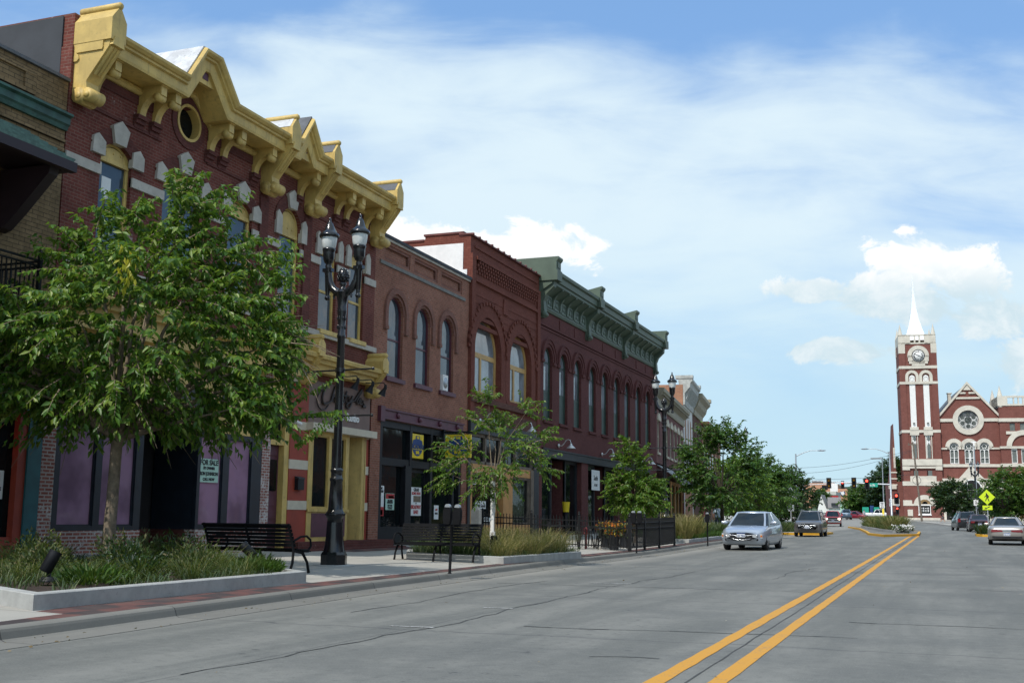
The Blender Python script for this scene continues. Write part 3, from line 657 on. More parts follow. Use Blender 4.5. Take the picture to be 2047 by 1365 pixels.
mb = MB(); mb.px(circ(.45), FX - .21, FX - .18); mb.build('pane', M['g_dark'], rw)
# cornice
prof = [(FX - .1, -.42), (FX + .74, -.42), (FX + .76, -.36), (FX + .76, -.17), (FX + .83, -.15), (FX + .83, -.10), (FX + .88, -.085), (FX + .94, -.03), (FX + .95, .03), (FX + .90, .055), (FX - .1, .06)]
path = [(18.2, 11.45), (20.98, 11.45), (21.58, 12.35), (22.17, 12.35), (22.96, 11.45), (26.02, 11.45), (26.58, 12.25), (27.16, 11.45), (32.2, 11.45)]
mb = MB(); mb.sweep_yz(path, prof)
p2 = [(18.2, 10.98), (20.75, 10.98), (21.42, 11.62), (22.32, 11.62), (23.2, 10.98), (32.2, 10.98)]
mb.sweep_yz(p2, [(FX - .05, -.14), (FX + .08, -.14), (FX + .14, -.08), (FX + .12, 0), (FX + .06, .05), (FX - .05, .05)])
cor = mb.build('cornice', M['yellow'], b1)
mb = MB(); mb.px([(21.30, 11.62), (22.52, 11.62), (22.14, 12.2), (21.62, 12.2)], FX + .55, FX + .66); mb.px([(25.92, 11.15), (27.26, 11.15), (26.58, 12.1)], FX + .55, FX + .68)
mb.build('gable_panel', M['yellow'], cor)
mb = MB(); mb.px([(21.78, 11.74), (22.0, 11.74), (22.0, 12.0), (21.78, 12.0)], FX + .655, FX + .672)
for y, z, r_ in ((26.58, 11.62, .05), (26.45, 11.5, .035), (26.71, 11.5, .035), (26.52, 11.38, .03), (26.65, 11.38, .03)): mb.lathe([(r_, 0), (r_ * .6, .012)], (FX + .68, y, z), 8, axis='x')
mb.build('ornament', M['maroon'], cor)
mb = MB(); mb.sweep_yz([(20.98, 11.45), (21.58, 12.35), (22.17, 12.35), (22.96, 11.45)], [(FX - 2.8, .065), (FX + .84, .065), (FX + .84, .095), (FX - 2.8, .095)])
mb.build('gable_roof', M['roofwhite'], cor)
mb = MB(); mb.sweep_yz([(26.02, 11.45), (26.58, 12.25), (27.16, 11.45)], [(FX - 1.6, .065), (FX + .84, .065), (FX + .84, .095), (FX - 1.6, .095)])
mb.build('gable_roof', M['slate'], cor)
mb = MB(); [mb.box(FX - 3, FX + .86, a, b, 11.515, 11.535) for a, b in ((18.3, 20.9), (23.03, 25.97), (27.2, 32.15))]; mb.build('roof_edge', M['slate'], cor)
def console(y, big=1.0, z0=9.85, zt=12.08, x=FX, w=.46, out=.98, parent=None, cap=None):
    H = zt - z0; mb = MB(); h = w * .5
    side = [(x - .1, z0 + .10 * H), (x + .26 * out, z0 + .02 * H), (x + .40 * out, z0 + .10 * H), (x + .36 * out, z0 + .24 * H), (x + .46 * out, z0 + .30 * H), (x + .92 * out, z0 + .56 * H), (x + .98 * out, z0 + .70 * H), (x - .1, z0 + .70 * H)]
    mb.py(side, y - h * .82, y + h * .82)
    for s_ in (-.42, 0, .42):                                                 # ribs on the slanted front
        a = Vector((x + .50 * out, y + s_ * h, z0 + .31 * H)); b = Vector((x + .93 * out, y + s_ * h, z0 + .56 * H)); mb.tube([a, b], .045, 6, sm=True)
    head = [(y - h, z0 + .62 * H), (y + h, z0 + .62 * H), (y + h, z0 + .84 * H), (y, z0 + .985 * H), (y - h, z0 + .84 * H)]
    mb.px(head, x - .1, x + out); mb.px([(y - h * .8, z0 + .57 * H), (y + h * .8, z0 + .57 * H), (y + h * .55, z0 + .66 * H), (y - h * .55, z0 + .66 * H)], x + out * .5, x + out + .02)
    mb.lathe([(0, 0), (.075, 0), (.085, .03), (.085, out + .06), (.05, out + .10), (0, out + .10)], (x - .06, y, z0 + .985 * H), 10, axis='x')
    for xo, rr in ((.20, .175), (.42, .15)):
        mb.lathe([(0, -h * .98), (rr, -h * .98), (rr, h * .98), (0, h * .98)], (x + xo * out, y, z0 + .10 * H), 14, axis='y') if xo < .3 else mb.lathe([(0, -h * .91), (rr, -h * .91), (rr, h * .91), (0, h * .91)], (x + xo * out, y, z0 + .10 * H), 14, axis='y')
        mb.lathe([(0, -h * 1.10), (rr * .34, -h * 1.07), (rr * .48, -h * .97), (rr * .48, h * .97), (rr * .34, h * 1.07), (0, h * 1.10)], (x + xo * out, y, z0 + .10 * H), 12, axis='y')
    o = mb.build('console', M['yellow'], parent)
    mb = MB()
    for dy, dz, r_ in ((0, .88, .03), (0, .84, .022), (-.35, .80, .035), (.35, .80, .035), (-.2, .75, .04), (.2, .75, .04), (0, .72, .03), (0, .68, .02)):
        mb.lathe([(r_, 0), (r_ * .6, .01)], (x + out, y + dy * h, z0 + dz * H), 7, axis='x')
    mb.build('ornament', M['carved_shade'], o)
    return o
M['carved_shade'] = mat('carved_shadow_paint', (.30, .20, .05), .6)  # darker mustard puts the carving's shade into the ornament colour
for y in (18.42, 25.62, 27.92, 31.98): console(y, parent=cor)
for y in (25.62, 27.92, 31.98):
    mb = MB(); h = .24; mb.loft([[(FX + .9, y + a, z) for a, z in ((-h, 11.72), (0, 12.08), (h, 11.72))], [(FX - 1.2, y + a, z) for a, z in ((-h, 11.72), (0, 12.08), (h, 11.72))]]); mb.build('console_roof', M['roofwhite' if y < 26 else 'slate'], cor)
def bracket(y, parent, z0=10.35, zt=11.06, x=FX, w=.2, out=.66):
    mb = MB(); H = zt - z0; pts = [(x - .05, z0), (x + .12 * out, z0)]
    for k in range(7):
        a = R(90 * k / 6); pts.append((x + out * (.12 + .50 * (1 - math.cos(a))), z0 + H * .62 * math.sin(a)))
    pts += [(x + .62 * out, z0 + H * .60), (x + .98 * out, z0 + H * .64), (x + .98 * out, z0 + H), (x - .05, z0 + H)]
    mb.py(pts, y - w / 2, y + w / 2); mb.lathe([(0, -w * .6), (.10, -w * .6), (.10, w * .6), (0, w * .6)], (x + out * .80, y, z0 + H * .58), 10, axis='y')
    mb.box(x, x + out * 1.03, y - w * .62, y + w * .62, zt - .05, zt + .01)
    return mb.build('bracket', M['yellow'], parent)
for y in (18.86, 20.42, 20.95, 23.1, 23.66, 25.1, 27.42, 29.55, 30.15, 31.4): bracket(y, cor)
# lower shop cornice
prof2 = [(FX - .05, -.45), (FX + .30, -.45), (FX + .34, -.24), (FX + .46, -.22), (FX + .48, -.12), (FX + .58, -.10), (FX + .60, .0), (FX + .56, .04), (FX - .05, .06)]
mb = MB(); mb.sweep_yz([(18.35, 5.84), (25.95, 5.84), (26.62, 6.42), (27.28, 5.84), (32.1, 5.84)], prof2)
mb.px([(26.05, 5.45), (27.2, 5.45), (26.62, 6.25)], FX - .05, FX + .40); mb.box(FX - .05, FX + .32, 18.35, 27.4, 5.15, 5.45)
lc = mb.build('shop_cornice', M['yellow'], b1)
mb = MB(); mb.loft([[(FX + .58, y, z + .05) for y, z in ((26.0, 5.84), (26.62, 6.4), (27.26, 5.84))], [(FX - .05, y, z + .05) for y, z in ((26.0, 5.84), (26.62, 6.4), (27.26, 5.84))]]); mb.build('gable_roof', M['yellow'], lc)
for y in (18.45, 25.3, 27.95, 31.95): console(y, z0=5.02, zt=6.36, w=.40, out=.64, parent=lc)
# shop fronts
mb = MB(); mb.box(FX - .6, FX - .02, 18.5, 27.45, 4.35, 5.2); mb.box(FX - .5, FX + .02, 18.5, 26.1, 3.33, 3.70); mb.box(FX - .5, FX + .05, 18.5, 26.1, 3.62, 3.72)
for y in (20.3, 22.2, 24.1): mb.box(FX - .5, FX - .0, y - .06, y + .06, 3.7, 4.4)
mb.build('fascia', M['yellow'], b1)
mb = MB(); mb.box(FX - .5, FX - .12, 18.5, 26.1, 3.7, 4.4); mb.build('transom_glass', M['g_dark'], b1)
mb = MB(); mb.box(FX - .35, FX, 18.07, 18.5, .15, 5.15); mb.box(FX - .35, FX + .01, 26.08, 26.48, .2, 5.15)
mb.box(FX - .3, FX + .02, 18.5, 21.25, .1, .93); mb.box(FX - .3, FX + .02, 23.3, 26.08, .1, .93); mb.build('brick_pier', M['peel'], b1)
mb = MB(); mb.box(FX - 1.5, FX - 1.3, 21.25, 23.3, .1, .93); mb.box(FX - 1.3, FX - .3, 23.3, 23.5, .1, .93); mb.box(FX - 1.3, FX - .3, 21.05, 21.25, .1, .93); mb.build('recess_base', M['brick1d'], b1)
mb = MB(); mb.box(FX - 1.5, FX - 1.35, 21.2, 23.35, .93, 3.4); mb.box(FX - 3, FX - 2.5, 18.5, 27.4, .1, 5); mb.build('recess_wall', M['interior'], b1)
def shop_window(y0, y1, z0, z1, panes, fm, gm, x=FX, t=.09, name='shop_window', parent=None, world=True):
    mb = MB(); ys_ = [y0] + [v for p in panes for v in p[:2]] + [y1]
    for k in range(0, len(ys_), 2): mb.box(x - .12, x + .0, ys_[k], ys_[k + 1], z0, z1)
    for p in panes:
        a, b = p[0], p[1]; za, zb = (p[2], p[3]) if len(p) > 3 else (z0 + t, z1 - t)
        mb.box(x - .118, x - .002, a, b, z0, za); mb.box(x - .118, x - .002, a, b, zb, z1)
        mb.ring(rect(a, b, za, zb), rect(a + .03, b - .03, za + .03, zb - .03), x - .10, x - .035)
    w = mb.build(name, fm, parent, world=world); g = MB()
    for p in panes:
        za, zb = (p[2], p[3]) if len(p) > 3 else (z0 + t, z1 - t); g.box(x - .09, x - .075, p[0], p[1], za, zb)
    g.build('pane', gm, w, world=world); return w
shop_window(18.5, 21.25, .93, 3.33, ((18.66, 19.72, 1.03, 3.2), (19.92, 21.02, 1.03, 3.2)), M['dkblue'], M['g_purple'], parent=b1)
shop_window(23.3, 26.08, .93, 3.33, ((23.42, 24.35, 1.03, 3.2), (24.62, 25.62, 1.03, 3.2)), M['dkblue'], M['g_purple'], parent=b1)
mb = MB(); mb.box(FX - 1.3, FX - .1, 23.30, 23.36, .93, 3.33); mb.box(FX - 1.3, FX - .1, 21.19, 21.25, .93, 3.33); mb.build('recess_side', M['dkblue'], b1)
# stair door
mb = MB(); mb.box(FX - .3, FX - .02, 27.22, 27.46, .3, 5.15); mb.box(FX - .3, FX - .04, 26.48, 27.22, 3.2, 3.34); mb.box(FX - .3, FX - .03, 26.48, 26.54, .3, 5.15); mb.box(FX - .3, FX - .04, 26.54, 27.22, 4.2, 4.4); df = mb.build('door_frame', M['yellow'], b1)
mb = MB(); mb.box(FX - .28, FX - .2, 26.5, 27.25, .3, 3.2)
for z in (.5, .85, 1.2, 1.55, 2.92): mb.box(FX - .21, FX - .175, 26.62, 27.14, z, z + .24)
dr = mb.build('door', M['purple'], b1); mb = MB(); mb.box(FX - .2, FX - .17, 26.62, 27.12, 1.95, 2.8); mb.box(FX - .2, FX - .17, 26.54, 27.22, 3.34, 4.2); mb.build('pane', M['g_dark'], dr)
# salon front
mb = MB(); mb.box(FX - .5, FX + .0, 27.46, 28.46, .3, 3.72); mb.box(FX - .55, FX - .05, 32.0, 32.22, .3, 3.72); mb.box(FX - .4, FX + .0, 27.46, 28.4, 3.92, 5.15); mb.build('pilaster', M['redp'], b1)
mb = MB()
for a, b in ((2.58, 2.84), (1.45, 1.70), (3.70, 3.93)):
    mb.box(FX - .5, FX + .012, 27.455, 28.465, a, b); mb.box(FX - .5, FX - .03, 31.99, 32.23, a, b)
mb.box(FX - .5, FX + .02, 27.455, 28.4, 5.0, 5.2); mb.box(FX - .5, FX + .24, 28.3, 32.25, 3.73, 3.94); mb.build('stone_band', M['cream'], b1)
mb = MB(); mb.box(FX - .5, FX - .02, 28.4, 32.2, 3.94, 5.25); mb.build('sign_panel', M['browns'], b1)
shop_window(28.46, 30.85, .56, 3.73, ((28.72, 29.62, 1.52, 3.60), (29.78, 30.64, 1.52, 3.60)), M['yellow'], M['g_dark'], parent=b1, x=FX + .02)
mb = MB(); mb.box(FX - .1, FX + .028, 28.72, 29.66, .68, 1.36); mb.box(FX - .1, FX + .028, 29.82, 30.7, .68, 1.36); mb.build('lower_panel', M['purple'], b1)
mb = MB(); mb.box(FX - .1, FX + .06, 28.46, 30.87, 1.40, 1.48); mb.box(FX - 1.1, FX - .02, 31.92, 32.02, .56, 3.73); mb.loft([[(FX - 1.1, 31.25, z), (FX - .02, 31.75, z), (FX - .02, 31.95, z), (FX - 1.1, 31.95, z)] for z in (.56, 3.73)]); mb.build('door_jamb', M['yellow'], b1)
mb = MB(); mb.box(FX - 1.2, FX - 1.1, 30.8, 31.95, .5, 3.75); mb.box(FX - 1.1, FX - .1, 30.80, 30.84, .5, 3.75); mb.box(FX - 1.1, FX - 1.05, 30.95, 31.25, .62, .9); mb.build('door', M['maroon'], b1)
mb = MB(); mb.box(FX - 1.2, FX + .42, 27.4, 33.25, .1, .56); mb.box(FX + .42, FX + .78, 27.3, 33.45, .1, .36); mb.build('step', M['brick1d'], b1)
mb = MB(); mb.box(-38, -17.3, Y0 - .01, Y0 + .02, 10.2, 11.9); mb.build('tarred_side', M['tar'], b1)

# ---------------------------------------------------------------- B0: olive brick building at the left edge
b0 = thing('brick_building', 'olive tan brick building with green tiled canopy and verdigris copper band', 'building', (FX, 14, .3))
mb = MB(); mb.wall(rect(6, 18.13, 3.4, 10.35), [arch(15.3, 1.1, 5.9, 7.6, 0)], FX - .02, .25); edges(mb, 6, 18.13, .2, 10.35, FX - .02); body(mb, 6.002, 18.128, 10.3)
mb.box(FX - .1, FX + .022, 16.9, 17.2, 9.79, 10.13); mb.box(FX - .1, FX + .03, 6, 17.2, 9.72, 9.80); mb.box(FX - .1, FX + .03, 6, 17.2, 10.12, 10.2); mb.box(FX - .1, FX + .04, 6, 18.1, 9.0, 9.06); mb.box(FX - .1, FX + .03, 6, 18.1, 8.8, 8.88)
mb.build('wall', M['brick0'], b0)
mb = MB(); mb.box(FX - .5, FX + .05, 6, 18.12, 10.35, 10.42); mb.build('coping', M['slate'], b0)
mb = MB(); mb.py([(FX - .05, 9.26), (FX + .05, 9.26), (FX + .08, 9.34), (FX + .12, 9.38), (FX + .12, 9.52), (FX + .20, 9.55), (FX + .20, 9.60), (FX - .05, 9.62)], 6, 18.12); mb.build('copper_band', M['copper'], b0)
mb = MB(); mb.loft([[(FX + 1.42, y, 8.02), (FX + 1.42, y, 8.10), (FX - .05, y, 8.95), (FX - .05, y, 8.80)] for y in (6, 16.9)])
for k in range(6):
    t = k / 6; mb.box(FX + 1.42 - 1.42 * t - .26, FX + 1.42 - 1.42 * t, 6, 16.93, 8.10 + .84 * t, 8.125 + .84 * t + .01)
cn = mb.build('canopy', M['gtile'], b0); M['dkplum'] = mat('dark_plum_timber', (.022, .010, .014), .6)
mb = MB(); mb.box(FX + 1.30, FX + 1.46, 6, 16.95, 7.86, 8.05); mb.box(FX + .0, FX + 1.32, 16.78, 16.95, 7.88, 8.03); mb.box(FX + .0, FX + 1.30, 6, 16.8, 7.98, 8.02)
for y in (12.2, 16.6):
    mb.py([(FX, 6.7), (FX + .16, 6.75), (FX + .5, 7.05), (FX + 1.2, 7.75), (FX + 1.25, 7.92), (FX, 7.92)], y - .12, y + .12)
mb.build('bracket', M['dkplum'], cn)
window('window', aloop(15.3, 1.1, 5.9, 7.6, 0), b0, M['maroon'], M['g_up'], FX - .1, .08, .08, rails=((6.75, .06),))
mb = MB(); mb.box(FX - .02, FX + 1.2, 6, 16.6, 4.75, 4.92)
for y in (13.8, 16.4): mb.py([(FX, 4.0), (FX + .9, 4.75), (FX, 4.75)], y - .06, y + .06)
bal = mb.build('balcony', M['maroon'], b0)
mb = MB()
for z in (5.05, 5.92, 6.02): mb.box(FX + 1.13, FX + 1.16, 6, 16.55, z - .018, z + .018); mb.box(FX, FX + 1.15, 16.5, 16.54, z - .018, z + .018)
y = 12.0
while y < 16.5: mb.box(FX + 1.135, FX + 1.155, y - .009, y + .009, 4.92, 5.92); y += .115
for k in range(10): mb.box(FX + .1 + k * .11, FX + .118 + k * .11, 16.51, 16.53, 4.92, 5.92)
y = 12.06
while y < 16.5: mb.tube([(FX + 1.145, y, 5.3), (FX + 1.145, y + .05, 5.42), (FX + 1.145, y, 5.54)], .012, 4); y += .23
for yy_ in (14.4, 16.5): mb.box(FX + 1.11, FX + 1.18, yy_ - .035, yy_ + .035, 4.92, 6.15); mb.lathe([(0, 0), (.05, .03), (.05, .08), (0, .12)], (FX + 1.145, yy_, 6.13), 8)
mb.build('railing', M['dkmetal'], bal)
mb = MB(); mb.box(FX - .3, FX + .05, 17.70, 18.07, .1, 3.4); mb.box(FX - .3, FX + .06, 6, 18.07, 3.3, 3.75); mb.build('post', M['teal'], b0)
mb = MB(); mb.box(FX - .25, FX + .0, 16.2, 17.70, .1, .72); mb.box(FX - .2, FX + .01, 17.48, 17.70, .72, 3.3); mb.box(FX - .2, FX - .02, 16.2, 17.5, .72, .82); mb.box(FX - .25, FX, 6, 16.2, .1, .72); mb.build('shop_base', M['redp'], b0)
mb = MB(); mb.box(FX - .2, FX - .13, 6, 17.48, .8, 3.3); mb.build('pane', M['g_dark'], b0)
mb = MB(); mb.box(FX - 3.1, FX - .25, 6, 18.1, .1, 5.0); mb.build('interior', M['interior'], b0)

# ---------------------------------------------------------------- B2: orange brown brick with three arched windows
b2 = thing('brick_building', 'orange brown brick two storey building with three arched plum windows over black shopfront', 'building', (FX, 36.2, .3))
Y0, Y1 = 32.26, 40.22; W2 = [(33.87, 1.15), (36.07, 1.16), (38.19, 1.16)]
mb = MB(); mb.wall(rect(Y0, Y1, 4.42, 10.42), [arch(c, w, 5.86, 8.05, None, 16) for c, w in W2] + [rect(a, b, 9.78, 10.30) for a, b in ((32.95, 34.9), (35.25, 37.2), (37.55, 39.5))], FX - .03, .20); edges(mb, Y0, Y1, .2, 10.42, FX - .03)
body(mb, Y0 + .002, Y1 - .002, 10.0); mb.box(-38, -19, Y0 + .02, Y0 + .3, 9.9, 10.4)
mb.box(FX - .4, FX - .03, Y0, 32.98, .2, 4.42); mb.box(FX - .4, FX - .03, 39.72, Y1, .2, 4.42)
for a, b in ((32.95, 34.9), (35.25, 37.2), (37.55, 39.5)): mb.box(FX - .26, FX - .15, a, b, 9.7, 10.38)
mb.build('wall', M['brick2'], b2)
mb = MB()
for c, w in W2:
    o, i_ = arcband(c, w / 2 + .10, w / 2 + .30, 8.05, 0, 180, 18); add_band(mb, o, i_, FX - .06, FX + .05)
    o, i_ = arcband(c, w / 2 + .0, w / 2 + .10, 8.05, 0, 180, 18); add_band(mb, o, i_, FX - .06, FX - .01)
    for s_ in (-1, 1): mb.box(FX - .06, FX + .05, c + s_ * (w / 2 + .2) - .1, c + s_ * (w / 2 + .2) + .1, 7.55, 8.05); mb.box(FX - .06, FX + .07, c + s_ * (w / 2 + .2) - .12, c + s_ * (w / 2 + .2) + .12, 7.42, 7.55)
for a, b in ((32.95, 34.9), (35.25, 37.2), (37.55, 39.5)): mb.ring(rect(a - .02, b + .02, 9.76, 10.32), rect(a + .09, b - .09, 9.87, 10.21), FX - .12, FX - .06)
mb.build('brick_relief', M['brick2r'] if 'brick2r' in M else M.setdefault('brick2r', brick_mat('faded_relief_brick', (.20, .085, .062), (.25, .11, .085), (.20, .14, .11), ms=.008, white=.3, wlo=.6)), b2)
mb = MB(); mb.box(FX - .05, FX + .02, 32.6, 39.75, 9.56, 9.68); mb.build('ledge', M['stoneg'] if 'stoneg' in M else M.setdefault('stoneg', mat('grey_ledge', (.17, .165, .15), .85, dirt=.4)), b2)
mb = MB(); mb.box(FX - .45, FX + .08, Y0, Y1, 10.50, 10.60); mb.build('coping', M['tar'], b2); mb = MB(); mb.box(FX - .4, FX + .03, Y0 + .01, Y1 - .01, 10.42, 10.50); mb.build('coping_board', M['stone'], b2)
for k, (c, w) in enumerate(W2):
    wd = window('window', aloop(c, w, 5.86, 8.05, None, 14), b2, M['maroon'], M['g_up'], FX - .12, .075, .09, rails=((7.16, .06),))
    s = MB(); s.box(FX - .2, FX + .06, c - w / 2 - .12, c + w / 2 + .12, 5.72, 5.86); s.build('sill', M['purple'], wd)
mb = MB(); mb.box(FX - .35, FX + .03, 32.98, 39.72, 4.44, 4.80); mb.box(FX - .3, FX + .08, 32.98, 39.72, 4.74, 4.80); mb.box(FX - .3, FX + .07, 32.98, 39.72, 4.44, 4.50); mb.box(FX - .3, FX + .10, 32.75, 33.05, 4.35, 4.85)
for y in (34.1, 35.8, 37.5, 39.1): mb.lathe([(0, 0), (.10, 0), (.10, .05), (.05, .09), (0, .09)], (FX + .03, y, 4.62), 10, axis='x')
mb.build('steel_beam', M['purple'], b2)
mb = MB()
for y in (33.1, 35.35, 37.05, 39.0, 39.62): mb.box(FX - .35, FX - .05, y - .09, y + .09, .25, 4.42)
mb.box(FX - .33, FX - .06, 33.0, 39.7, 4.2, 4.42); mb.box(FX - .33, FX - .07, 33.0, 39.7, 2.95, 3.2); mb.box(FX - .33, FX - .07, 33.0, 35.3, .25, .95); mb.box(FX - .33, FX - .07, 37.05, 39.6, .25, .95); mb.box(FX - .2, FX - .02, 34.9, 35.3, 1.0, 3.0)
mb.build('shopfront', M['black'], b2)
mb = MB(); mb.box(FX - .25, FX - .2, 33.1, 35.3, .95, 4.2); mb.box(FX - .25, FX - .2, 37.1, 39.6, .95, 4.2); mb.box(FX - .25, FX - .2, 35.4, 37.0, 3.2, 4.2); mb.build('shop_glass', M['g_dark'], b2)
mb = MB(); mb.box(FX - .34, FX - .24, 35.42, 36.98, .3, 2.95); dr = mb.build('door', M['black'], b2); mb = MB(); mb.box(FX - .245, FX - .225, 35.6, 36.8, .9, 2.8); mb.build('pane', M['g_dark'], dr)
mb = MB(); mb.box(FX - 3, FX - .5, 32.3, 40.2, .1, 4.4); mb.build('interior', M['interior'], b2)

# ---------------------------------------------------------------- B3: red building with two great arches
b3 = thing('brick_building', 'red painted brick building with two large round arched windows and corbelled parapet', 'building', (FX, 44.3, .3))
Y0, Y1 = 40.24, 48.42; W3 = [(42.15, 2.86), (45.98, 2.66)]
mb = MB(); mb.wall(rect(Y0, Y1, 5.0, 12.3), [arch(c, w, 6.12, 7.85, None, 22) for c, w in W3], FX, .45); edges(mb, Y0, Y1, .2, 12.3); body(mb, Y0 + .002, Y1 - .002, 11.6)
mb.box(FX - 2.0, FX - .012, Y0 + .004, Y0 + .35, 10.3, 12.42); mb.box(FX - 3.4, FX - 2.0, Y0 + .004, Y0 + .35, 10.3, 12.22); mb.box(FX - .6, FX - .012, Y1 - .4, Y1 - .004, 10.3, 12.42)
for a, b in ((Y0, 40.62), (48.05, Y1)): mb.box(FX - .05, FX + .09, a + .003, b, 5.0, 11.6)
mb.build('wall', M['brick3'], b3)
mb = MB()
for c, w in W3:
    o, i_ = arcband(c, w / 2 + .02, w / 2 + .52, 7.85, 0, 180, 26); add_band(mb, o, i_, FX - .1, FX + .05)
    o, i_ = arcband(c, w / 2 + .52, w / 2 + .66, 7.85, 0, 180, 40)
    for k in range(0, 40, 1):
        if k % 2 == 0: mb.px([o[k], o[k + 1], i_[k + 1], i_[k]], FX - .1, FX + .12)
    add_band(mb, o, i_, FX - .1, FX + .07)
    for s_ in (-1, 1): mb.box(FX - .1, FX + .05, c + s_ * (w / 2 + .27) - .25, c + s_ * (w / 2 + .27) + .25, 6.1, 7.85)
mb.box(FX - .1, FX + .10, 40.6, 48.1, 10.55, 10.68); mb.box(FX - .1, FX + .16, 40.6, 48.1, 11.42, 11.55); mb.box(FX - .1, FX + .05, 40.6, 48.1, 11.9, 12.0)
for r_ in range(4):
    n_ = 26
    for k in range(n_):
        y = 40.75 + (k + (.5 if r_ % 2 else 0)) * 7.2 / n_; mb.box(FX - .1, FX + .05 + .028 * r_, y, y + .15, 10.90 + .13 * r_, 10.90 + .13 * r_ + .11)
mb.px([(43.75, 9.75), (44.3, 9.75), (44.2, 10.4), (43.85, 10.4)], FX - .1, FX + .06)
for k in range(5):
    z = 8.75 + .32 * k; mb.box(FX - .1, FX + .018, 40.65, 48.05, z, z + .16)
mb.build('brick_relief', M['brick3'], b3)
mb = MB(); mb.box(FX - .5, FX + .10, Y0 - .02, Y1 + .0, 12.30, 12.36)
y = Y0
while y < Y1 - .3: mb.tube([(FX - .5, y, 12.38), (FX + .13, y, 12.36)], .06, 6); y += .68
mb.box(FX - 2.05, FX - .3, Y0 - .04, Y0 + .42, 12.42, 12.5); mb.box(FX - 3.5, FX - 2.05, Y0 - .04, Y0 + .42, 12.22, 12.30); mb.build('coping', M['redcop'] if 'redcop' in M else M.setdefault('redcop', mat('red_tile_coping', (.12, .035, .03), .7, var=.25)), b3)
mb = MB(); mb.box(FX - 3.4, FX - .32, Y0 - .03, Y0 + .01, 10.4, 12.02); mb.box(FX - .32, FX - .14, Y0 - .03, Y0 + .01, 10.4, 10.95); mb.box(FX - 18, FX - 3.3, Y0 - .03, Y0 + .01, 10.0, 11.2); mb.build('whitewash_patch', M['white'], b3)
for c, w in W3:
    wd = window('window', aloop(c, w, 6.12, 7.85, None, 22), b3, M['tan'], M['g_sky'], FX - .2, .16, .14, rails=((7.72, .20),), mull=((c - .22, .16, 6.2, 7.7),))
    mb = MB()
    for a, b in ((c - w / 2 + .16, c - .30), (c - .14, c + w / 2 - .16)):
        mb.ring(rect(a, b, 6.26, 7.62), rect(a + .07, b - .07, 6.33, 7.55), FX - .32, FX - .26); mb.box(FX - .32, FX - .25, a, b, 6.90, 6.96)
        mb.box(FX - .31, FX - .27, a + .07, a + .14, 6.3, 7.6)
    mb.build('sash', M['brownd'] if 'brownd' in M else M.setdefault('brownd', mat('brown_sash', (.10, .05, .03), .5)), wd)
    s = MB(); s.box(FX - .3, FX + .10, c - w / 2 - .5, c + w / 2 + .5, 5.98, 6.12); s.build('sill', M['brick3'], wd)
mb = MB(); mb.box(FX - .1, FX + .05, Y0 + .02, Y1 - .02, 5.0, 5.55); mb.box(FX - .1, FX + .12, Y0 + .02, Y1 - .02, 5.75, 5.98); mb.build('brick_band', M['brick3d'] if 'brick3d' in M else M.setdefault('brick3d', brick_mat('brown_band_brick', (.12, .05, .035), (.16, .07, .05), (.09, .06, .05), bh=.075)), b3)
mb = MB(); mb.box(FX - .4, FX + .10, Y0 + .05, 48.4, 4.55, 5.0); mb.box(FX - .4, FX + .06, 47.75, 48.4, .2, 4.55); mb.box(FX - .3, FX + .03, Y0 + .02, 40.5, .2, 4.55); mb.build('signboard', M['char'], b3)
mb = MB()
for y in (40.5, 42.15, 43.8, 45.6, 47.7): mb.box(FX - .25, FX - .02, y - .07, y + .07, 3.35, 4.55)
mb.box(FX - .25, FX - .02, 40.5, 47.75, 4.42, 4.55); mb.box(FX - .25, FX - .02, 40.5, 47.75, 3.35, 3.47); mb.build('transom_frame', M['wood'], b3)
mb = MB(); mb.box(FX - .2, FX - .12, 40.5, 47.7, 3.4, 4.5); mb.build('transom_glass', M['g_dark'], b3)
mb = MB(); mb.box(FX - .3, FX + .0, 40.5, 47.75, 3.0, 3.35); mb.box(FX - .3, FX + .01, 40.5, 44.0, .2, .98); mb.box(FX - .3, FX + .02, 44.05, 45.15, .2, 3.0); mb.box(FX - .3, FX + .01, 45.15, 47.75, .2, .98); mb.box(FX - .3, FX + .015, 40.5, 40.72, .98, 3.0); mb.box(FX - .3, FX + .015, 43.1, 43.26, .98, 3.0)
mb.build('shopfront', M['orange'], b3)
shop_window(40.72, 43.1, .98, 3.0, ((40.80, 43.02, 1.05, 2.92),), M['wood'], M['g_dark'], x=FX - .04, parent=b3); shop_window(45.15, 47.4, .98, 3.0, ((45.25, 47.3, 1.05, 2.92),), M['wood'], M['g_dark'], x=FX - .04, parent=b3)
mb = MB(); mb.box(FX - .2, FX + .05, 47.4, 47.75, .2, 3.35); mb.build('post', M['wood'], b3)
mb = MB(); mb.box(FX - .5, FX - .3, 43.26, 44.05, .2, 3.0); mb.build('door', M['char'], b3); mb = MB(); mb.box(FX - 3, FX - .5, 40.3, 48.4, .1, 5.0); mb.build('interior', M['interior'], b3)

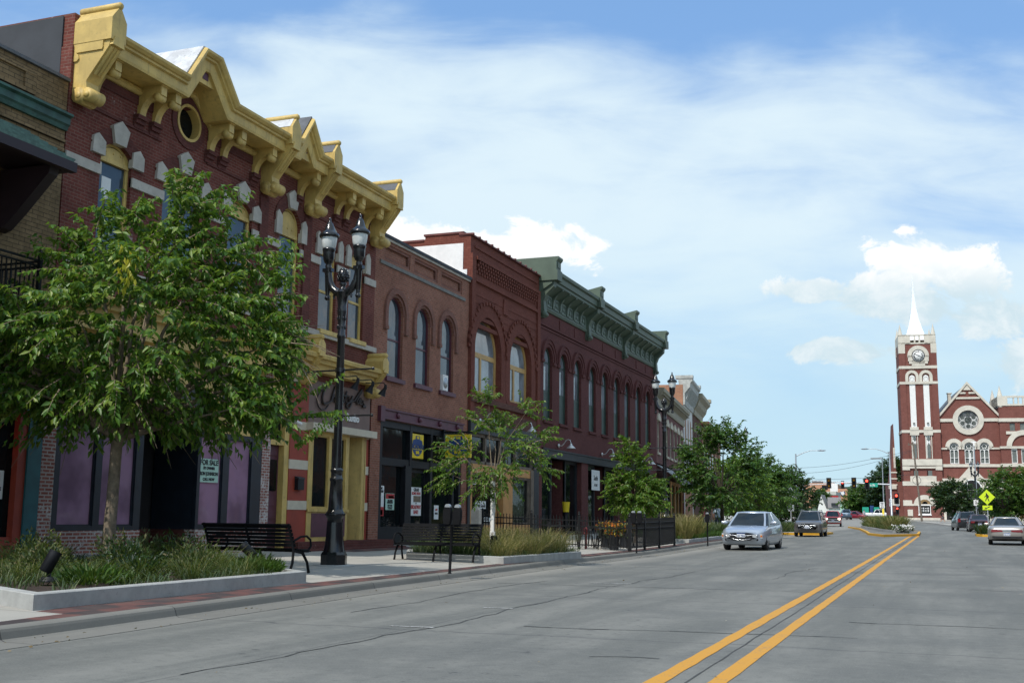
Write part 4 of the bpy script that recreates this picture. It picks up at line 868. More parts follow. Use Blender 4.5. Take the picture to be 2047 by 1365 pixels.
# ---------------------------------------------------------------- B4: maroon brick with green bracketed cornice
b4 = thing('brick_building', 'long maroon brick building with sage green bracketed cornice and nine tall arched windows', 'building', (FX, 59.8, .3))
Y0, Y1 = 48.44, 71.3; YC = [49.78, 52.12, 54.42, 57.05, 59.40, 61.85, 64.18, 66.70, 69.15]; w4 = 1.26
mb = MB(); mb.wall(rect(Y0, Y1, 4.45, 12.0), [arch(c, w4, 5.75, 8.56, None, 14) for c in YC], FX - .01, .34); edges(mb, Y0, Y1, .2, 12.0, FX - .01); body(mb, Y0 + .002, Y1 - .002, 11.6); mb.box(FX - 2.5, FX - .2, Y0 + .004, Y0 + .4, 11.0, 12.9)
for a, b in ((48.44, 49.0), (55.1, 56.25), (62.0, 63.35), (69.4, 71.3)): mb.box(FX - .8, FX - .01, a + .003, b, .2, 4.45)
mb.build('wall', M['brick4'], b4)
mb = MB()
for c in YC:
    for r0, r1, x1 in ((w4 / 2 + .02, w4 / 2 + .16, .03), (w4 / 2 + .18, w4 / 2 + .36, .07), (w4 / 2 + .36, w4 / 2 + .42, .11)):
        o, i_ = arcband(c, r0, r1, 8.56, 0, 180, 18); add_band(mb, o, i_, FX - .06, FX + x1)
    for s_ in (-1, 1): mb.box(FX - .06, FX + .08, c + s_ * (w4 / 2 + .24) - .2, c + s_ * (w4 / 2 + .24) + .2, 8.42, 8.56)
mb.box(FX - .06, FX + .06, Y0 + .01, Y1 - .01, 10.12, 10.22); mb.box(FX - .06, FX + .03, Y0 + .01, Y1 - .01, 9.98, 10.06)
for y in (51.5, 53.9, 59, 61.6, 66.3, 68.6): mb.box(FX - .06, FX + .025, y - .07, y + .07, 10.3, 10.75)
mb.build('brick_relief', M['brick4'], b4)
for c in YC:
    wd = window('window', aloop(c, w4, 5.75, 8.56, None, 14), b4, M['greend'], M['g_sky'], FX - .14, .09, .1, rails=((8.5, .05), (7.12, .12)))
    s = MB(); s.box(FX - .3, FX + .07, c - w4 / 2 - .1, c + w4 / 2 + .1, 5.62, 5.75); s.build('sill', M['brick4'], wd)
    s = MB(); s.box(FX - .215, FX - .16, c - w4 / 2 + .09, c + w4 / 2 - .09, 5.84, 7.06); s.build('shutter_panel', M['greend'], wd)
mb = MB(); mb.py([(FX - .3, 10.85), (FX + .06, 10.85), (FX + .10, 10.95), (FX + .06, 11.0), (FX + .06, 11.65), (FX + .62, 12.0), (FX + .62, 12.12), (FX + .70, 12.15), (FX + .72, 12.40), (FX + .82, 12.46), (FX + .84, 12.60), (FX + .78, 12.64), (FX - .4, 12.70)], Y0 + .02, Y1 - .02)
gc = mb.build('cornice', M['green'], b4)
PB = [48.75, 55.95, 63.2, 70.85]
for k, y in enumerate(PB):
    mb = MB(); h = .34
    mb.py([(FX - .4, 12.6), (FX + .84, 12.6), (FX + .84, 13.0), (FX + .94, 13.12), (FX + .94, 13.22), (FX - 1.5, 13.22 if k in (0, 3) else 12.7), (FX - 1.5, 12.6)], y - h, y + h); mb.box(FX, FX + .87, y - h * .6, y + h * .6, 12.72, 12.95); mb.box(FX - .3, FX + .90, y - h * 1.05, y + h * 1.05, 12.12, 12.6)
    mb.py([(FX - .1, 10.45), (FX + .16, 10.45), (FX + .22, 10.7), (FX + .18, 11.2), (FX + .30, 11.5), (FX + .66, 11.85), (FX + .68, 12.14), (FX - .1, 12.14)], y - .2, y + .2); mb.lathe([(0, -.22), (.12, -.22), (.12, .22), (0, .22)], (FX + .17, y, 10.6), 10, axis='y')
    mb.build('pilaster_block', M['green'], gc)
for k in range(3):
    a, b = PB[k] + .35, PB[k + 1] - .35
    for j in range(1, 6):
        y = a + (b - a) * j / 6
        mb = MB(); mb.py([(FX, 11.1), (FX + .12, 11.1), (FX + .16, 11.5), (FX + .30, 11.72), (FX + .60, 11.92), (FX + .60, 12.06), (FX, 12.06)], y - .085, y + .085); mb.build('bracket', M['green'], gc)
    mb = MB()
    for j in range(6):
        y = a + (b - a) * (j + .5) / 6; hw = (b - a) / 12 - .2
        mb.ring(rect(y - hw, y + hw, 11.08, 11.58), rect(y - hw + .06, y + hw - .06, 11.14, 11.52), FX, FX + .10); mb.px([(y - .12, 11.33), (y, 11.22), (y + .12, 11.33), (y, 11.44)], FX, FX + .10); mb.box(FX, FX + .085, y - hw, y + hw, 11.31, 11.35)
    mb.build('frieze_panel', M['greenl'] if 'greenl' in M else M.setdefault('greenl', mat('pale_sage_paint', (.105, .142, .105), .55, dirt=.3)), gc)
mb = MB(); mb.box(FX - .3, FX + .05, 48.95, 69.45, 4.06, 4.47); mb.box(FX - .1, FX + .09, 48.95, 69.45, 4.40, 4.47)
mb.build('signboard', M['char'], b4)
for a, b in ((49.0, 55.1), (56.25, 62.0), (63.35, 69.4)):
    t1_, t2_ = a + (b - a) * .34, a + (b - a) * .68
    shop_window(a, t1_, .45, 4.06, ((a + .1, t1_ - .1, .6, 3.95),), M['char'], M['g_dark'], x=FX - .25, parent=b4); shop_window(t2_, b, .45, 4.06, ((t2_ + .1, b - .1, .6, 3.95),), M['char'], M['g_dark'], x=FX - .25, parent=b4)
    mb = MB(); mb.box(FX - 1.6, FX - 1.5, t1_, t2_, .3, 4.06); dr = mb.build('door', M['black'], b4); mb = MB(); mb.box(FX - 1.49, FX - 1.47, t1_ + .3, t2_ - .3, .6, 3.2); mb.build('pane', M['g_dark'], dr)
    mb = MB(); mb.box(FX - 1.5, FX - .3, t2_, t2_ + .06, .3, 4.06); mb.box(FX - 1.5, FX - .3, t1_ - .06, t1_, .3, 4.06); mb.build('recess_side', M['brick4'], b4)
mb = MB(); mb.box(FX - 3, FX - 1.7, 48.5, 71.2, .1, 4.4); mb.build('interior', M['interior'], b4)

# ---------------------------------------------------------------- B5..B8: row turning with the street (built in a frame turned 6.5 degrees)
RZ = R(6.5)
def rowpt(s, o=0.0): return (FX - math.sin(RZ) * s + math.cos(RZ) * o, 71.3 + math.cos(RZ) * s + math.sin(RZ) * o)
def root_row(label, s, name='brick_building'):
    x, y = rowpt(s); return thing(name, label, 'building', (x, y, zg(y)), RZ)
kw = dict(world=False)
b5 = root_row('mauve brick building with cream cornice and row of white hooded windows', 0); zo = -zg(71.3)
mb = MB(); W5 = [(1.25, 1.1), (6.3, 1.15), (8.7, 1.15), (11.1, 1.15), (13.5, 1.15), (15.9, 1.15)]
mb.wall(rect(.05, 17.95, 4.6, 8.5), [rect(c - w / 2, c + w / 2, 5.3, 7.42) for c, w in W5], 0, .2); edges(mb, .05, 17.95, .2, 8.5, 0, -2.6); mb.box(-18, -2.5, .06, 17.94, -.6, 8.9); mb.box(-2.5, 0, 17.4, 17.95, -.3, 4.6); mb.box(-2.5, -.4, .05, 17.9, 3.7, 4.6)
mb.build('wall', M['brick5'], b5, **kw)
mb = MB(); mb.py([(-.2, 8.25), (.08, 8.25), (.12, 8.4), (.10, 8.8), (.35, 8.95), (.38, 9.1), (.52, 9.2), (.55, 9.42), (-.2, 9.46)], .06, 17.94); mb.box(0, .5, .1, 17.9, 8.98, 9.02); mb.build('cornice', M['creamc'] if 'creamc' in M else M.setdefault('creamc', mat('drab_cream_paint', (.30, .27, .19), .6, var=.15, dirt=.4)), b5, **kw)
for c, w in W5:
    wd = window('window', aloop(c, w, 5.3, 7.42, 0), b5, M['cream'], M['g_up'], -.05, .09, .09, rails=((6.35, .06),), world=False)
    mb = MB(); mb.px([(c - .75, 7.38), (c + .75, 7.38), (c + .75, 7.6), (c + .4, 7.75), (c, 7.9), (c - .4, 7.75), (c - .75, 7.6)], -.05, .1); mb.box(-.1, .08, c - w / 2 - .1, c + w / 2 + .1, 5.16, 5.3); mb.build('hood', M['cream'], wd, **kw)
mb = MB(); mb.loft([[(0, s, 4.5), (1.5, s, 3.5), (1.5, s, 3.25), (1.46, s, 3.25), (1.46, s, 3.46), (0, s, 4.44)] for s in (.4, 8.5)]); mb.build('awning', M['awng'] if 'awng' in M else M.setdefault('awng', mat('grey_awning', (.33, .34, .34), .8, var=.08)), b5, **kw)
mb = MB(); mb.loft([[(0, s, 4.6), (1.6, s, 3.55), (1.6, s, 3.3), (0, s, 4.5)] for s in (9.6, 12.6)]); mb.build('awning', M['awnb'] if 'awnb' in M else M.setdefault('awnb', mat('brown_awning', (.14, .085, .055), .8)), b5, **kw)
mb = MB(); mb.loft([[(0, s, 4.6), (1.6, s, 3.55), (1.6, s, 3.3), (0, s, 4.5)] for s in (12.6, 17)]); mb.build('awning', M['awnw'] if 'awnw' in M else M.setdefault('awnw', mat('cream_awning', (.55, .52, .46), .8)), b5, **kw)
shop_window(.3, 8.6, .3, 3.7, ((.5, 2.6, .8, 3.5), (2.8, 5.4, .8, 3.5), (5.6, 8.4, .8, 3.5)), M['char'], M['g_dark'], x=-.1, parent=b5, world=False)
shop_window(9.2, 17.4, .3, 3.7, ((9.9, 12, 1.2, 3.5), (12.6, 14.4, 1.2, 3.5), (14.8, 17, 1.2, 3.5)), M['orange'], M['g_dark'], x=-.1, parent=b5, world=False)
b6 = root_row('narrow building with chipped whitewashed front, white bracketed cornice and bare brick flank', 18)
mb = MB(); W6 = [(1.8, 1.0), (4.0, 1.0), (6.2, 1.0)]; mb.wall(rect(.02, 7.9, 4.6, 11.4), [arch(c, w, 6.6, 8.9, .25, 8) for c, w in W6], 0, .2); mb.box(-.3, 0, .02, .6, .2, 4.6); mb.box(-.3, 0, 7.3, 7.9, .2, 4.6); mb.build('wall', M['whitewash'], b6, **kw)
for c, w in W6: window('window', aloop(c, w, 6.6, 8.9, .25, 8), b6, M['greenl'], M['g_up'], -.06, .08, .08, rails=((7.8, .06),), world=False)
mb = MB(); mb.box(-20, -.01, .0, 7.92, -.6, 11.6); mb.build('flank_wall', M['brick6'], b6, **kw); mb = MB(); mb.box(-3.2, -.3, -.03, 0, 9.2, 9.9); mb.build('whitewash_patch', M['white'], b6, **kw)
mb = MB(); mb.py([(-.1, 10.0), (.1, 10.0), (.15, 10.3), (.12, 10.9), (.45, 11.3), (.55, 11.4), (.6, 11.75), (.75, 11.9), (.75, 12.1), (-.4, 12.15)], .05, 7.88)
for k in range(9): mb.py([(.1, 10.4), (.2, 10.4), (.6, 11.3), (.1, 11.3)], .3 + k * .9, .5 + k * .9)
mb.box(-.6, .8, .0, .7, 12.1, 12.35); mb.box(-.6, .8, 7.2, 7.92, 12.1, 12.35); mb.build('cornice', M['whitegrey'] if 'whitegrey' in M else M.setdefault('whitegrey', mat('grey_white_cornice_paint', (.42, .43, .40), .7, var=.2, dirt=.6)), b6, **kw)
shop_window(.6, 7.3, .2, 4.6, ((.9, 3.2, .9, 4.2), (3.6, 4.6, .3, 4.2), (5, 7, .9, 4.2)), M['redp'], M['g_dark'], x=-.15, parent=b6, world=False)
b7 = root_row('brown brick building with deep tan cornice next to the chipped white front', 26)
mb = MB(); W7 = [(2, 1.1), (4.6, 1.1), (7.2, 1.1)]; mb.wall(rect(.02, 9, 4.4, 11.2), [arch(c, w, 6.2, 8.6, .3, 8) for c, w in W7], 0, .2); edges(mb, .02, 9, .2, 11.2, 0, -2.6); mb.box(-20, -2.5, .03, 8.98, -.6, 11.3); mb.box(-2.5, -.2, .1, 8.9, -.3, 4.4); mb.build('wall', M['brick3d'], b7, **kw)
for c, w in W7:
    wd = window('window', aloop(c, w, 6.2, 8.6, .3, 8), b7, M['creamc'], M['g_up'], -.06, .08, .08, rails=((7.4, .06),), world=False)
    o, i_ = arcband(c, .55, .8, 8.45, 0, 180, 10); mb = MB(); add_band(mb, o, i_, -.05, .14); mb.build('hood', M['creamc'], wd, **kw)
mb = MB(); mb.py([(-.1, 9.9), (.15, 9.9), (.2, 10.3), (.5, 10.7), (.6, 11.1), (.9, 11.4), (.9, 11.7), (-.4, 11.8)], .05, 8.95); mb.box(-.4, 1.0, 8.2, 9.0, 11.7, 12.0); mb.build('cornice', M['creamc'], b7, **kw)
b8 = root_row('lower plain red brick building with dark coping past the tan cornice', 36)
mb = MB(); mb.box(-20, 0, .02, 26, -.6, 9.6); mb.box(-2, 0, 6, 26, 9.6, 10.3); mb.build('wall', M['brick2'], b8, **kw); mb = MB(); mb.box(-2.3, .25, 5.8, 26, 10.3, 10.55); mb.box(-.6, .2, .0, 5.8, 9.6, 9.75); mb.build('coping', M['redcop'], b8, **kw)
for k in range(7): 
    c = 2.2 + k * 3.5; mb = MB(); mb.box(-.1, .03, c - .5, c + .5, 5.5, 7.6); wd = mb.build('window', M['cream'], b8, **kw); mb = MB(); mb.box(-.05, .04, c - .4, c + .4, 5.6, 7.5); mb.build('pane', M['g_up'], wd, **kw)
for k in range(3): shop_window(1 + k * 8, 7.6 + k * 8, .3, 3.6, ((1.3 + k * 8, 4 + k * 8, .8, 3.4), (4.4 + k * 8, 7.3 + k * 8, .8, 3.4)), M['char'], M['g_dark'], x=.06, parent=b8, world=False)
# ================================================================ CHURCH (frame turned 6.5 degrees, front facing -Y)
CP = (-7.2, 210.0); ch = thing('church', 'red brick church with pale stone bands, rose window and white spired clock tower', 'church', (CP[0], CP[1], 0), RZ)
kw = dict(world=False)
def fr(mb, loop, y0, y1, mi=0): return mb.loft([[(a, y0, b) for a, b in loop], [(a, y1, b) for a, b in loop]], mi=mi)
_NY = Matrix(((0, 1, 0, 0), (-1, 0, 0, 0), (0, 0, 1, 0), (0, 0, 0, 1)))
def wall_ny(mb, outer, holes, y, depth):
    t = MB(); t.wall(outer, holes, -y, depth); return mb.merge(t, _NY)
def ring_ny(mb, o, i_, yb, yf):
    t = MB(); t.ring(o, i_, -yb, -yf); return mb.merge(t, _NY)
def band_ny(mb, o, i_, yb, yf):
    for k in range(len(o) - 1): fr(mb, [o[k], o[k + 1], i_[k + 1], i_[k]], yf, yb)
    return mb
T0, T1, TD = 1.2, 7.45, 6.3                      # tower
mb = MB(); th = [rect(2.76, 3.70, 17.6, 26.3), rect(5.04, 6.02, 17.6, 26.3), rect(2.78, 3.48, 12.15, 16.1), rect(5.04, 5.82, 12.15, 16.1), rect(2.8, 3.6, 9.1, 10.0), rect(5.05, 5.86, 9.1, 10.0)]
wall_ny(mb, rect(T0, T1, 1.0, 32.3), th, 0, .3)
mb.add([(T0, 0, 1), (T0, TD, 1), (T0, TD, 32.3), (T0, 0, 32.3)], [(0, 1, 2, 3)]); mb.add([(T1, 0, 1), (T1, TD, 1), (T1, TD, 32.3), (T1, 0, 32.3)], [(0, 1, 2, 3)]); mb.add([(T0, TD, 1), (T1, TD, 1), (T1, TD, 32.3), (T0, TD, 32.3)], [(0, 1, 2, 3)]); mb.add([(T0, 0, 32.3), (T1, 0, 32.3), (T1, TD, 32.3), (T0, TD, 32.3)], [(0, 1, 2, 3)])
for a, b in ((T0 - .05, T0 + 1.0), (T1 - 1.0, T1 + .05)): mb.box(a, b, -.14, .05, 1.0, 30.7)
mb.box(T0 - .25, T1 - .2, -.55, .05, 1.0, 7.4); mb.box(T0 - 1.0, T0 - .2, .6, TD + 2, 1.0, 7.6)
mb.build('wall', M['brick_church'], ch, **kw)
st = MB()
for a, b, z0, z1 in ((T0 - .08, T1 + .08, 27.9, 28.4), (T0 - .08, T1 + .08, 25.15, 25.6), (T0 - .08, T1 + .12, 16.6, 17.08), (T0 - .2, T1 + .1, 10.9, 12.0), (T0 - .2, 2.2, 10.1, 10.8), (6.45, T1 + .1, 10.1, 10.8), (2.2, 6.5, 10.4, 10.75), (T0 - .3, T1 + .1, 7.4, 8.15), (2.2, 6.5, 8.15, 9.05), (T0 - .35, 6.6, 3.95, 4.25), (T0 - .35, 2.3, 4.25, 4.9), (T0 - .35, 6.8, 1.55, 1.9)):
    st.box(a, b, -.62 if z1 < 9 else -.3 if z1 < 12.1 else -.2, TD if z0 > 12 else .1, z0, z1)
for c in (3.23, 5.53):
    o, i_ = arcband(c, .62, 1.12, 26.5, 0, 180, 16); band_ny(st, o, i_, .05, -.19)
    for s_ in (-1, 1): st.box(c + s_ * .87 - .25, c + s_ * .87 + .25, -.19, .05, 25.3, 26.5)
    st.box(c - .75, c + .75, -.24, .1, 16.15, 16.65); st.box(c - .72, c + .72, -.26, .1, 17.05, 17.6); st.box(c - .55, c - .42, -.1, .1, 12.1, 16.15); st.box(c + .42, c + .55, -.1, .1, 12.1, 16.15); st.box(c - .5, c + .5, -.16, .1, 8.95, 9.1)
for a, b in ((T0 - .06, 2.25), (6.55, T1 + .08)): st.box(a, b, -.17, 1.05, 30.65, 32.35)
for a, b in ((T0 - .06, 2.25), (6.55, T1 + .08)): st.box(a, b, TD - 1, TD + .1, 30.65, 32.35)
for a, b in ((T0 - .0, 3.2), (5.55, T1 + .0)): st.box(a, b, -.10, .25, 32.3, 33.95)
st.box(T0, T1, -.1, .25, 33.75, 34.0); st.box(T0, T1, -.1, .25, 32.3, 32.55)
for s_ in (3.95, 4.75): st.box(s_ - .13, s_ + .13, -.05, .2, 32.5, 33.8)
for x_ in (T0, T1 - .3): st.box(x_, x_ + .3, 0, TD, 32.3, 33.95)
o, i_ = arcband(4.42, .76, 1.80, 30.2, -10, 190, 28); band_ny(st, o, i_, .05, -.22); st.box(2.85, 6.0, -.22, .05, 28.75, 29.3); st.box(3.3, 5.5, -.22, .05, 28.35, 29.4); fr(st, rect(2.7, 3.8, 29.2, 30.2), -.22, .05); fr(st, rect(5.05, 6.15, 29.2, 30.2), -.22, .05)
o, i_ = arcband(4.35, 1.05, 1.82, 4.0, 0, 180, 20); band_ny(st, o, i_, .05, -.64)
st.build('stone_trim', M['stone_ch'], ch, **kw)
for x_, y_ in ((T0 + .35, .3), (T1 - .35, .3), (T0 + .35, TD - .3), (T1 - .35, TD - .3)):
    mb = MB(); mb.lathe([(.42, 32.3), (.42, 34.0), (.40, 34.05), (0, 36.0)], (x_, y_, 0), 8, sm=False); mb.build('pinnacle', M['stone_ch'], ch, **kw)
mb = MB()
for c in (3.3, 4.35, 5.4): mb.lathe([(.05, 33.95), (0, 34.45)], (c, 0, 0), 5)
rr_ = [(1.9, 33.2), (1.62, 34.0), (1.15, 35.5), (.72, 37.3), (.44, 39.2), (.24, 41.2), (.10, 43.2), (.03, 45.3)]
mb2 = MB(); mb2.loft([[(4.32 + r * 1.0 * sx, TD / 2 + r * sy, z) for sx, sy in ((-1, -1), (1, -1), (1, 1), (-1, 1))] for r, z in rr_]); mb2.build('spire', M['spire'] if 'spire' in M else M.setdefault('spire', mat('white_metal_spire', (.86, .88, .90), .3, metal=.15, var=.03)), ch, **kw)
mb.build('finial', M['stone_ch'], ch, **kw)
# clock
mb = MB(); mb.lathe([(0, -.02), (1.06, -.02), (1.06, .1), (0, .1)], (4.42, -.22, 30.2), 32, axis='y'); ck = mb.build('clock_face', M['white'], ch, **kw)
mb = MB(); ring_ny(mb, [(4.42 + 1.1 * math.cos(k * math.pi / 16), 30.2 + 1.1 * math.sin(k * math.pi / 16)) for k in range(32)], [(4.42 + .98 * math.cos(k * math.pi / 16), 30.2 + .98 * math.sin(k * math.pi / 16)) for k in range(32)], -.2, -.27)
for k, num in enumerate(('XII', 'I', 'II', 'III', 'IIII', 'V', 'VI', 'VII', 'VIII', 'IX', 'X', 'XI')):
    a = R(30 * k); t = text_mb(num, .34, align='CENTER', bold=.012); mb.merge(t, face_ny(4.42, 30.2, -.25) @ Matrix.Rotation(-a, 4, 'Z') @ Matrix.Translation((0, .60, 0)))
for a, L, w_ in ((R(300), .86, .10), (R(118), .60, .12)):
    d = Vector((math.sin(a), 0, math.cos(a))); mb.obox(Vector((4.42, -.27, 30.2)) + d * (L / 2 - .08), (L, .03, w_), ax=d, ay=(0, 1, 0), az=(d.z, 0, -d.x))
mb.build('clock_hands', M['ink'], ck, **kw)
# tall white louvred openings and lower lancets
for c in (3.23, 5.53):
    mb = MB(); mb.box(c - .48, c + .48, -.02, .25, 17.6, 25.6); o = arch(c, .92, 25.6, 26.3, None, 16); fr(mb, o, -.04, .25)
    lv = mb.build('louvre_panel', M['white'], ch, **kw); mb = MB(); o, i_ = arcband(c, .33, .37, 26.05, 0, 360, 20); band_ny(mb, o, i_, -.02, -.055); mb.lathe([(0, 0), (.16, -.05), (.2, -.2), (0, -.25)], (c, -.2, 18.4), 8); mb.build('louvre_trim', M['stoneg'], lv, **kw)
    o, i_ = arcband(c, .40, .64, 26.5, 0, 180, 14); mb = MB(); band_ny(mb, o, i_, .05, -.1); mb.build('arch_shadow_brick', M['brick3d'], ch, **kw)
    mb = MB(); fr(mb, [(c - .28, 12.2), (c + .28, 12.2), (c + .28, 14.3), (c, 14.9), (c - .28, 14.3)], -.02, .1); fr(mb, [(c, 15.1), (c + .32, 15.55), (c, 16.0), (c - .32, 15.55)], -.02, .1); gl = mb.build('lancet_window', M['g_church'] if 'g_church' in M else M.setdefault('g_church', mat('leaded_glass', (.135, .15, .14), .35, var=.2)), ch, **kw)
    mb = MB(); mb.box(c - .42, c + .42, .05, .12, 12.15, 16.1); mb.build('tracery', M['white'], gl, **kw)
    mb = MB(); mb.box(c - .34, c + .34, -.05, .1, 9.12, 10.0); mb.build('small_window', M['g_church'], ch, **kw)
# arched stained window at the tower foot
mb = MB(); fr(mb, arch(4.38, 1.9, 2.5, 4.2, None, 16), -.6, -.5); gw = mb.build('stained_window', M['g_dark'], ch, **kw)
mb = MB(); o, i_ = arcband(4.38, .45, .9, 4.25, 0, 180, 14); band_ny(mb, o, i_, -.55, -.615); mb.build('stained_fan', M['amber'] if 'amber' in M else M.setdefault('amber', mat('amber_glass', (.25, .16, .07), .4, var=.5, vs=3)), gw, **kw)
mb = MB(); ring_ny(mb, rect(3.3, 5.3, 2.5, 4.12), rect(3.42, 5.18, 2.62, 4.0), -.5, -.66); mb.box(3.2, 5.4, -.75, -.5, 2.3, 2.5)
for z in (2.95, 3.2, 3.5):
    for k in range(4): mb.box(3.6 + k * .38, 3.85 + k * .38, -.64, -.6, z, z + .1 + .05 * (k % 2))
mb.build('window_frame', M['white'], gw, **kw)
mb = MB(); mb.box(1.5, 2.35, -.75, -.5, 2.2, 3.3); mb.build('notice_panel', M['stone_ch'], ch, **kw)
# spiked dormer on the left flank
mb = MB(); fr(mb, [(-.85, 8), (.2, 8), (.12, 11.5), (-.02, 18.5), (-.5, 11.5)], 3.0, 9.0); mb.box(-1.0, 1.2, 3, 14, 1.0, 8.2); mb.build('flank_gable', M['brick_church'], ch, **kw)
mb = MB()
for k in range(3): mb.box(-.85, .3, 2.9, 3.3, 7.5 + k * 1.1, 7.75 + k * 1.1)
mb.box(-.22, .10, 2.9, 3.2, 10.6, 14.2); mb.box(-1.2, .1, 2.7, 3.4, 6.9, 7.6); mb.box(-1.3, .3, .2, 1.4, 4.0, 5.1); mb.build('flank_stone', M['stone_ch'], ch, **kw)
# nave gable
N0, N1 = 7.45, 17.2; NF = .5
lan = [(9.70, 1.46), (12.13, 1.5), (14.62, 1.5)]
mb = MB(); wall_ny(mb, [(N0, 1), (N1, 1), (N1, 19.55), (12.28, 25.2), (N0, 19.5)], [[(12.22 + 1.68 * math.cos(2 * math.pi * k / 32), 18.77 + 1.68 * math.sin(2 * math.pi * k / 32)) for k in range(32)]] + [arch(c, w, 11.2, 14.15, None, 10) for c, w in lan], NF, .35)
mb.box(N0, N1, 1.2, 24, 1, 15); mb.build('nave_wall', M['brick_church'], ch, **kw)
mb = MB(); mb.loft([[(N0 - .2, y, 19.4), (12.28, y, 25.15), (N1 + .2, y, 19.4)] for y in (NF + .1, 26)]); mb.build('roof', M['slate'], ch, **kw)
st = MB()
for a, b in (((N0 - .1, 19.15), (12.28, 25.05)), ((N1 + .1, 19.2), (12.28, 25.05))): st.loft([[(a[0], y, a[1]), (a[0], y, a[1] + .5), (b[0], y, b[1] + .45), (b[0], y, b[1] - .05)] for y in (NF - .3, NF + .15)])
fr(st, [(11.6, 24.0), (12.95, 24.0), (12.28, 24.9)], NF - .2, NF)
for a, b, z0, z1 in ((N0, 9.8, 18.5, 19.05), (14.65, N1, 18.5, 19.05), (10.35, 14.3, 22.45, 22.78), (10.95, 12.0, 23.35, 23.65), (12.5, 13.55, 23.35, 23.65), (N0, N1, 10.65, 11.15), (N0, 8.9, 13.68, 14.0), (15.5, N1, 13.68, 14.0), (N0, N1, 1.5, 1.9)): st.box(a, b, NF - .2, NF + .05, z0, z1)
o, i_ = arcband(12.22, 1.70, 2.55, 18.77, 0, 360, 36); band_ny(st, o, i_, NF + .05, NF - .25)
for c, w in lan:
    o, i_ = arcband(c, w / 2 + .02, 1.42, 14.15, 0, 180, 18); band_ny(st, o, i_, NF + .05, NF - .24)
    for s_ in (-1, 1): st.box(c + s_ * (w / 2 + .22) - .2, c + s_ * (w / 2 + .22) + .2, NF - .2, NF + .05, 13.68, 14.2)
fr(st, [(N0, 1.0), (8.6, 1.0), (8.6, 5.6), (10.6, 5.6), (10.6, 1), (10.62, 1), (10.62, 6.4), (13.7, 6.4), (13.7, 1), (15, 1), (15, 5.5), (17.2, 5.5), (17.2, 8.65), (14.2, 8.65), (12.2, 10.9), (10.2, 8.65), (N0, 8.65)], NF - .9, NF); st.build('nave_stone', M['stone_ch'], ch, **kw)
mb = MB(); fr(mb, arch(12.15, 2.9, 1.2, 6.9, None, 18), NF - .93, NF - .85); fr(mb, arch(8.6, 1.5, 1.2, 5.9, None, 14), NF - .92, NF - .85); pt = mb.build('portal', M['interior'], ch, **kw)
mb = MB()
for x_ in (11.45, 12.85): mb.box(x_ - .06, x_ + .06, NF - 1.0, NF - .9, 1.2, 8.0)
o, i_ = arcband(12.15, 1.45, 1.62, 6.9, 0, 180, 18); band_ny(mb, o, i_, NF - .85, NF - 1.0); mb.build('portal_frame', M['white'], pt, **kw)
mb = MB(); mb.lathe([(0, 0), (1.68, 0)], (12.22, NF + .12, 18.77), 32, axis='y'); rw = mb.build('rose_window', M['white'], ch, **kw)
mb = MB(); mb.lathe([(0, 0), (.60, 0)], (12.22, NF + .09, 18.77), 24, axis='y')
for k in range(6):
    a = R(90 + 60 * k); mb.lathe([(0, 0), (.36, 0)], (12.22 + 1.06 * math.cos(a), NF + .09, 18.77 + 1.05 * math.sin(a)), 14, axis='y')
    a = R(60 + 60 * k); fr(mb, [(12.22 + r_ * math.cos(a + t), 18.77 + r_ * math.sin(a + t)) for r_, t in ((1.15, 0), (1.48, .2), (1.55, 0), (1.48, -.2))], NF + .085, NF + .11)
mb.build('pane', M['g_church'], rw, **kw)
for c, w in lan:
    mb = MB(); ring_ny(mb, arch(c, w, 11.2, 14.15, None, 12), arch(c, w - .24, 11.32, 14.15, None, 12), NF + .3, NF + .08); mb.box(c - .07, c + .07, NF + .08, NF + .3, 11.3, 13.6)
    for s_ in (-1, 1):
        o, i_ = arcband(c + s_ * .33, .27, .37, 13.35, 0, 180, 8); band_ny(mb, o, i_, NF + .3, NF + .1)
    o, i_ = arcband(c, .33, .42, 14.2, 0, 360, 14); band_ny(mb, o, i_, NF + .3, NF + .1); mb.box(c - .7, c + .7, NF + .1, NF + .3, 12.2, 12.27)
    wd = mb.build('lancet_window', M['white'], ch, **kw); mb = MB(); fr(mb, arch(c, w, 11.2, 14.15, None, 12), NF + .31, NF + .34); mb.build('pane', M['g_church'], wd, **kw)
mb = MB(); mb.box(12.1, 12.24, NF - 1.05, NF - .9, 10.8, 13.0); mb.box(11.7, 12.64, NF - 1.05, NF - .9, 12.1, 12.22); mb.build('cross', M['white'], ch, **kw)
# right tower
mb = MB(); wall_ny(mb, rect(17.15, 24.6, 1, 21.1), [rect(18.75, 19.6, 16.8, 18.1), rect(20.4, 21.3, 16.8, 18.1), rect(22.0, 22.9, 16.8, 18.1)] + [rect(18.8, 19.75, 11.25, 13.75), rect(20.35, 21.3, 11.25, 13.75), rect(21.9, 22.85, 11.25, 13.75)], -.3, .3); mb.box(17.16, 24.59, .1, 8, 1, 21.0); mb.add([(17.15, -.3, 1), (17.15, .1, 1), (17.15, .1, 21.1), (17.15, -.3, 21.1)], [(0, 1, 2, 3)]); mb.build('right_tower_wall', M['brick_church'], ch, **kw)
st = MB()
for z0, z1 in ((18.35, 18.95), (10.65, 11.2), (16.2, 16.7), (13.75, 14.15), (1.5, 1.9)): st.box(17.0 if z0 != 16.2 else 18.1, 24.7, -.5, 8 if z0 > 17 else .1, z0, z1)
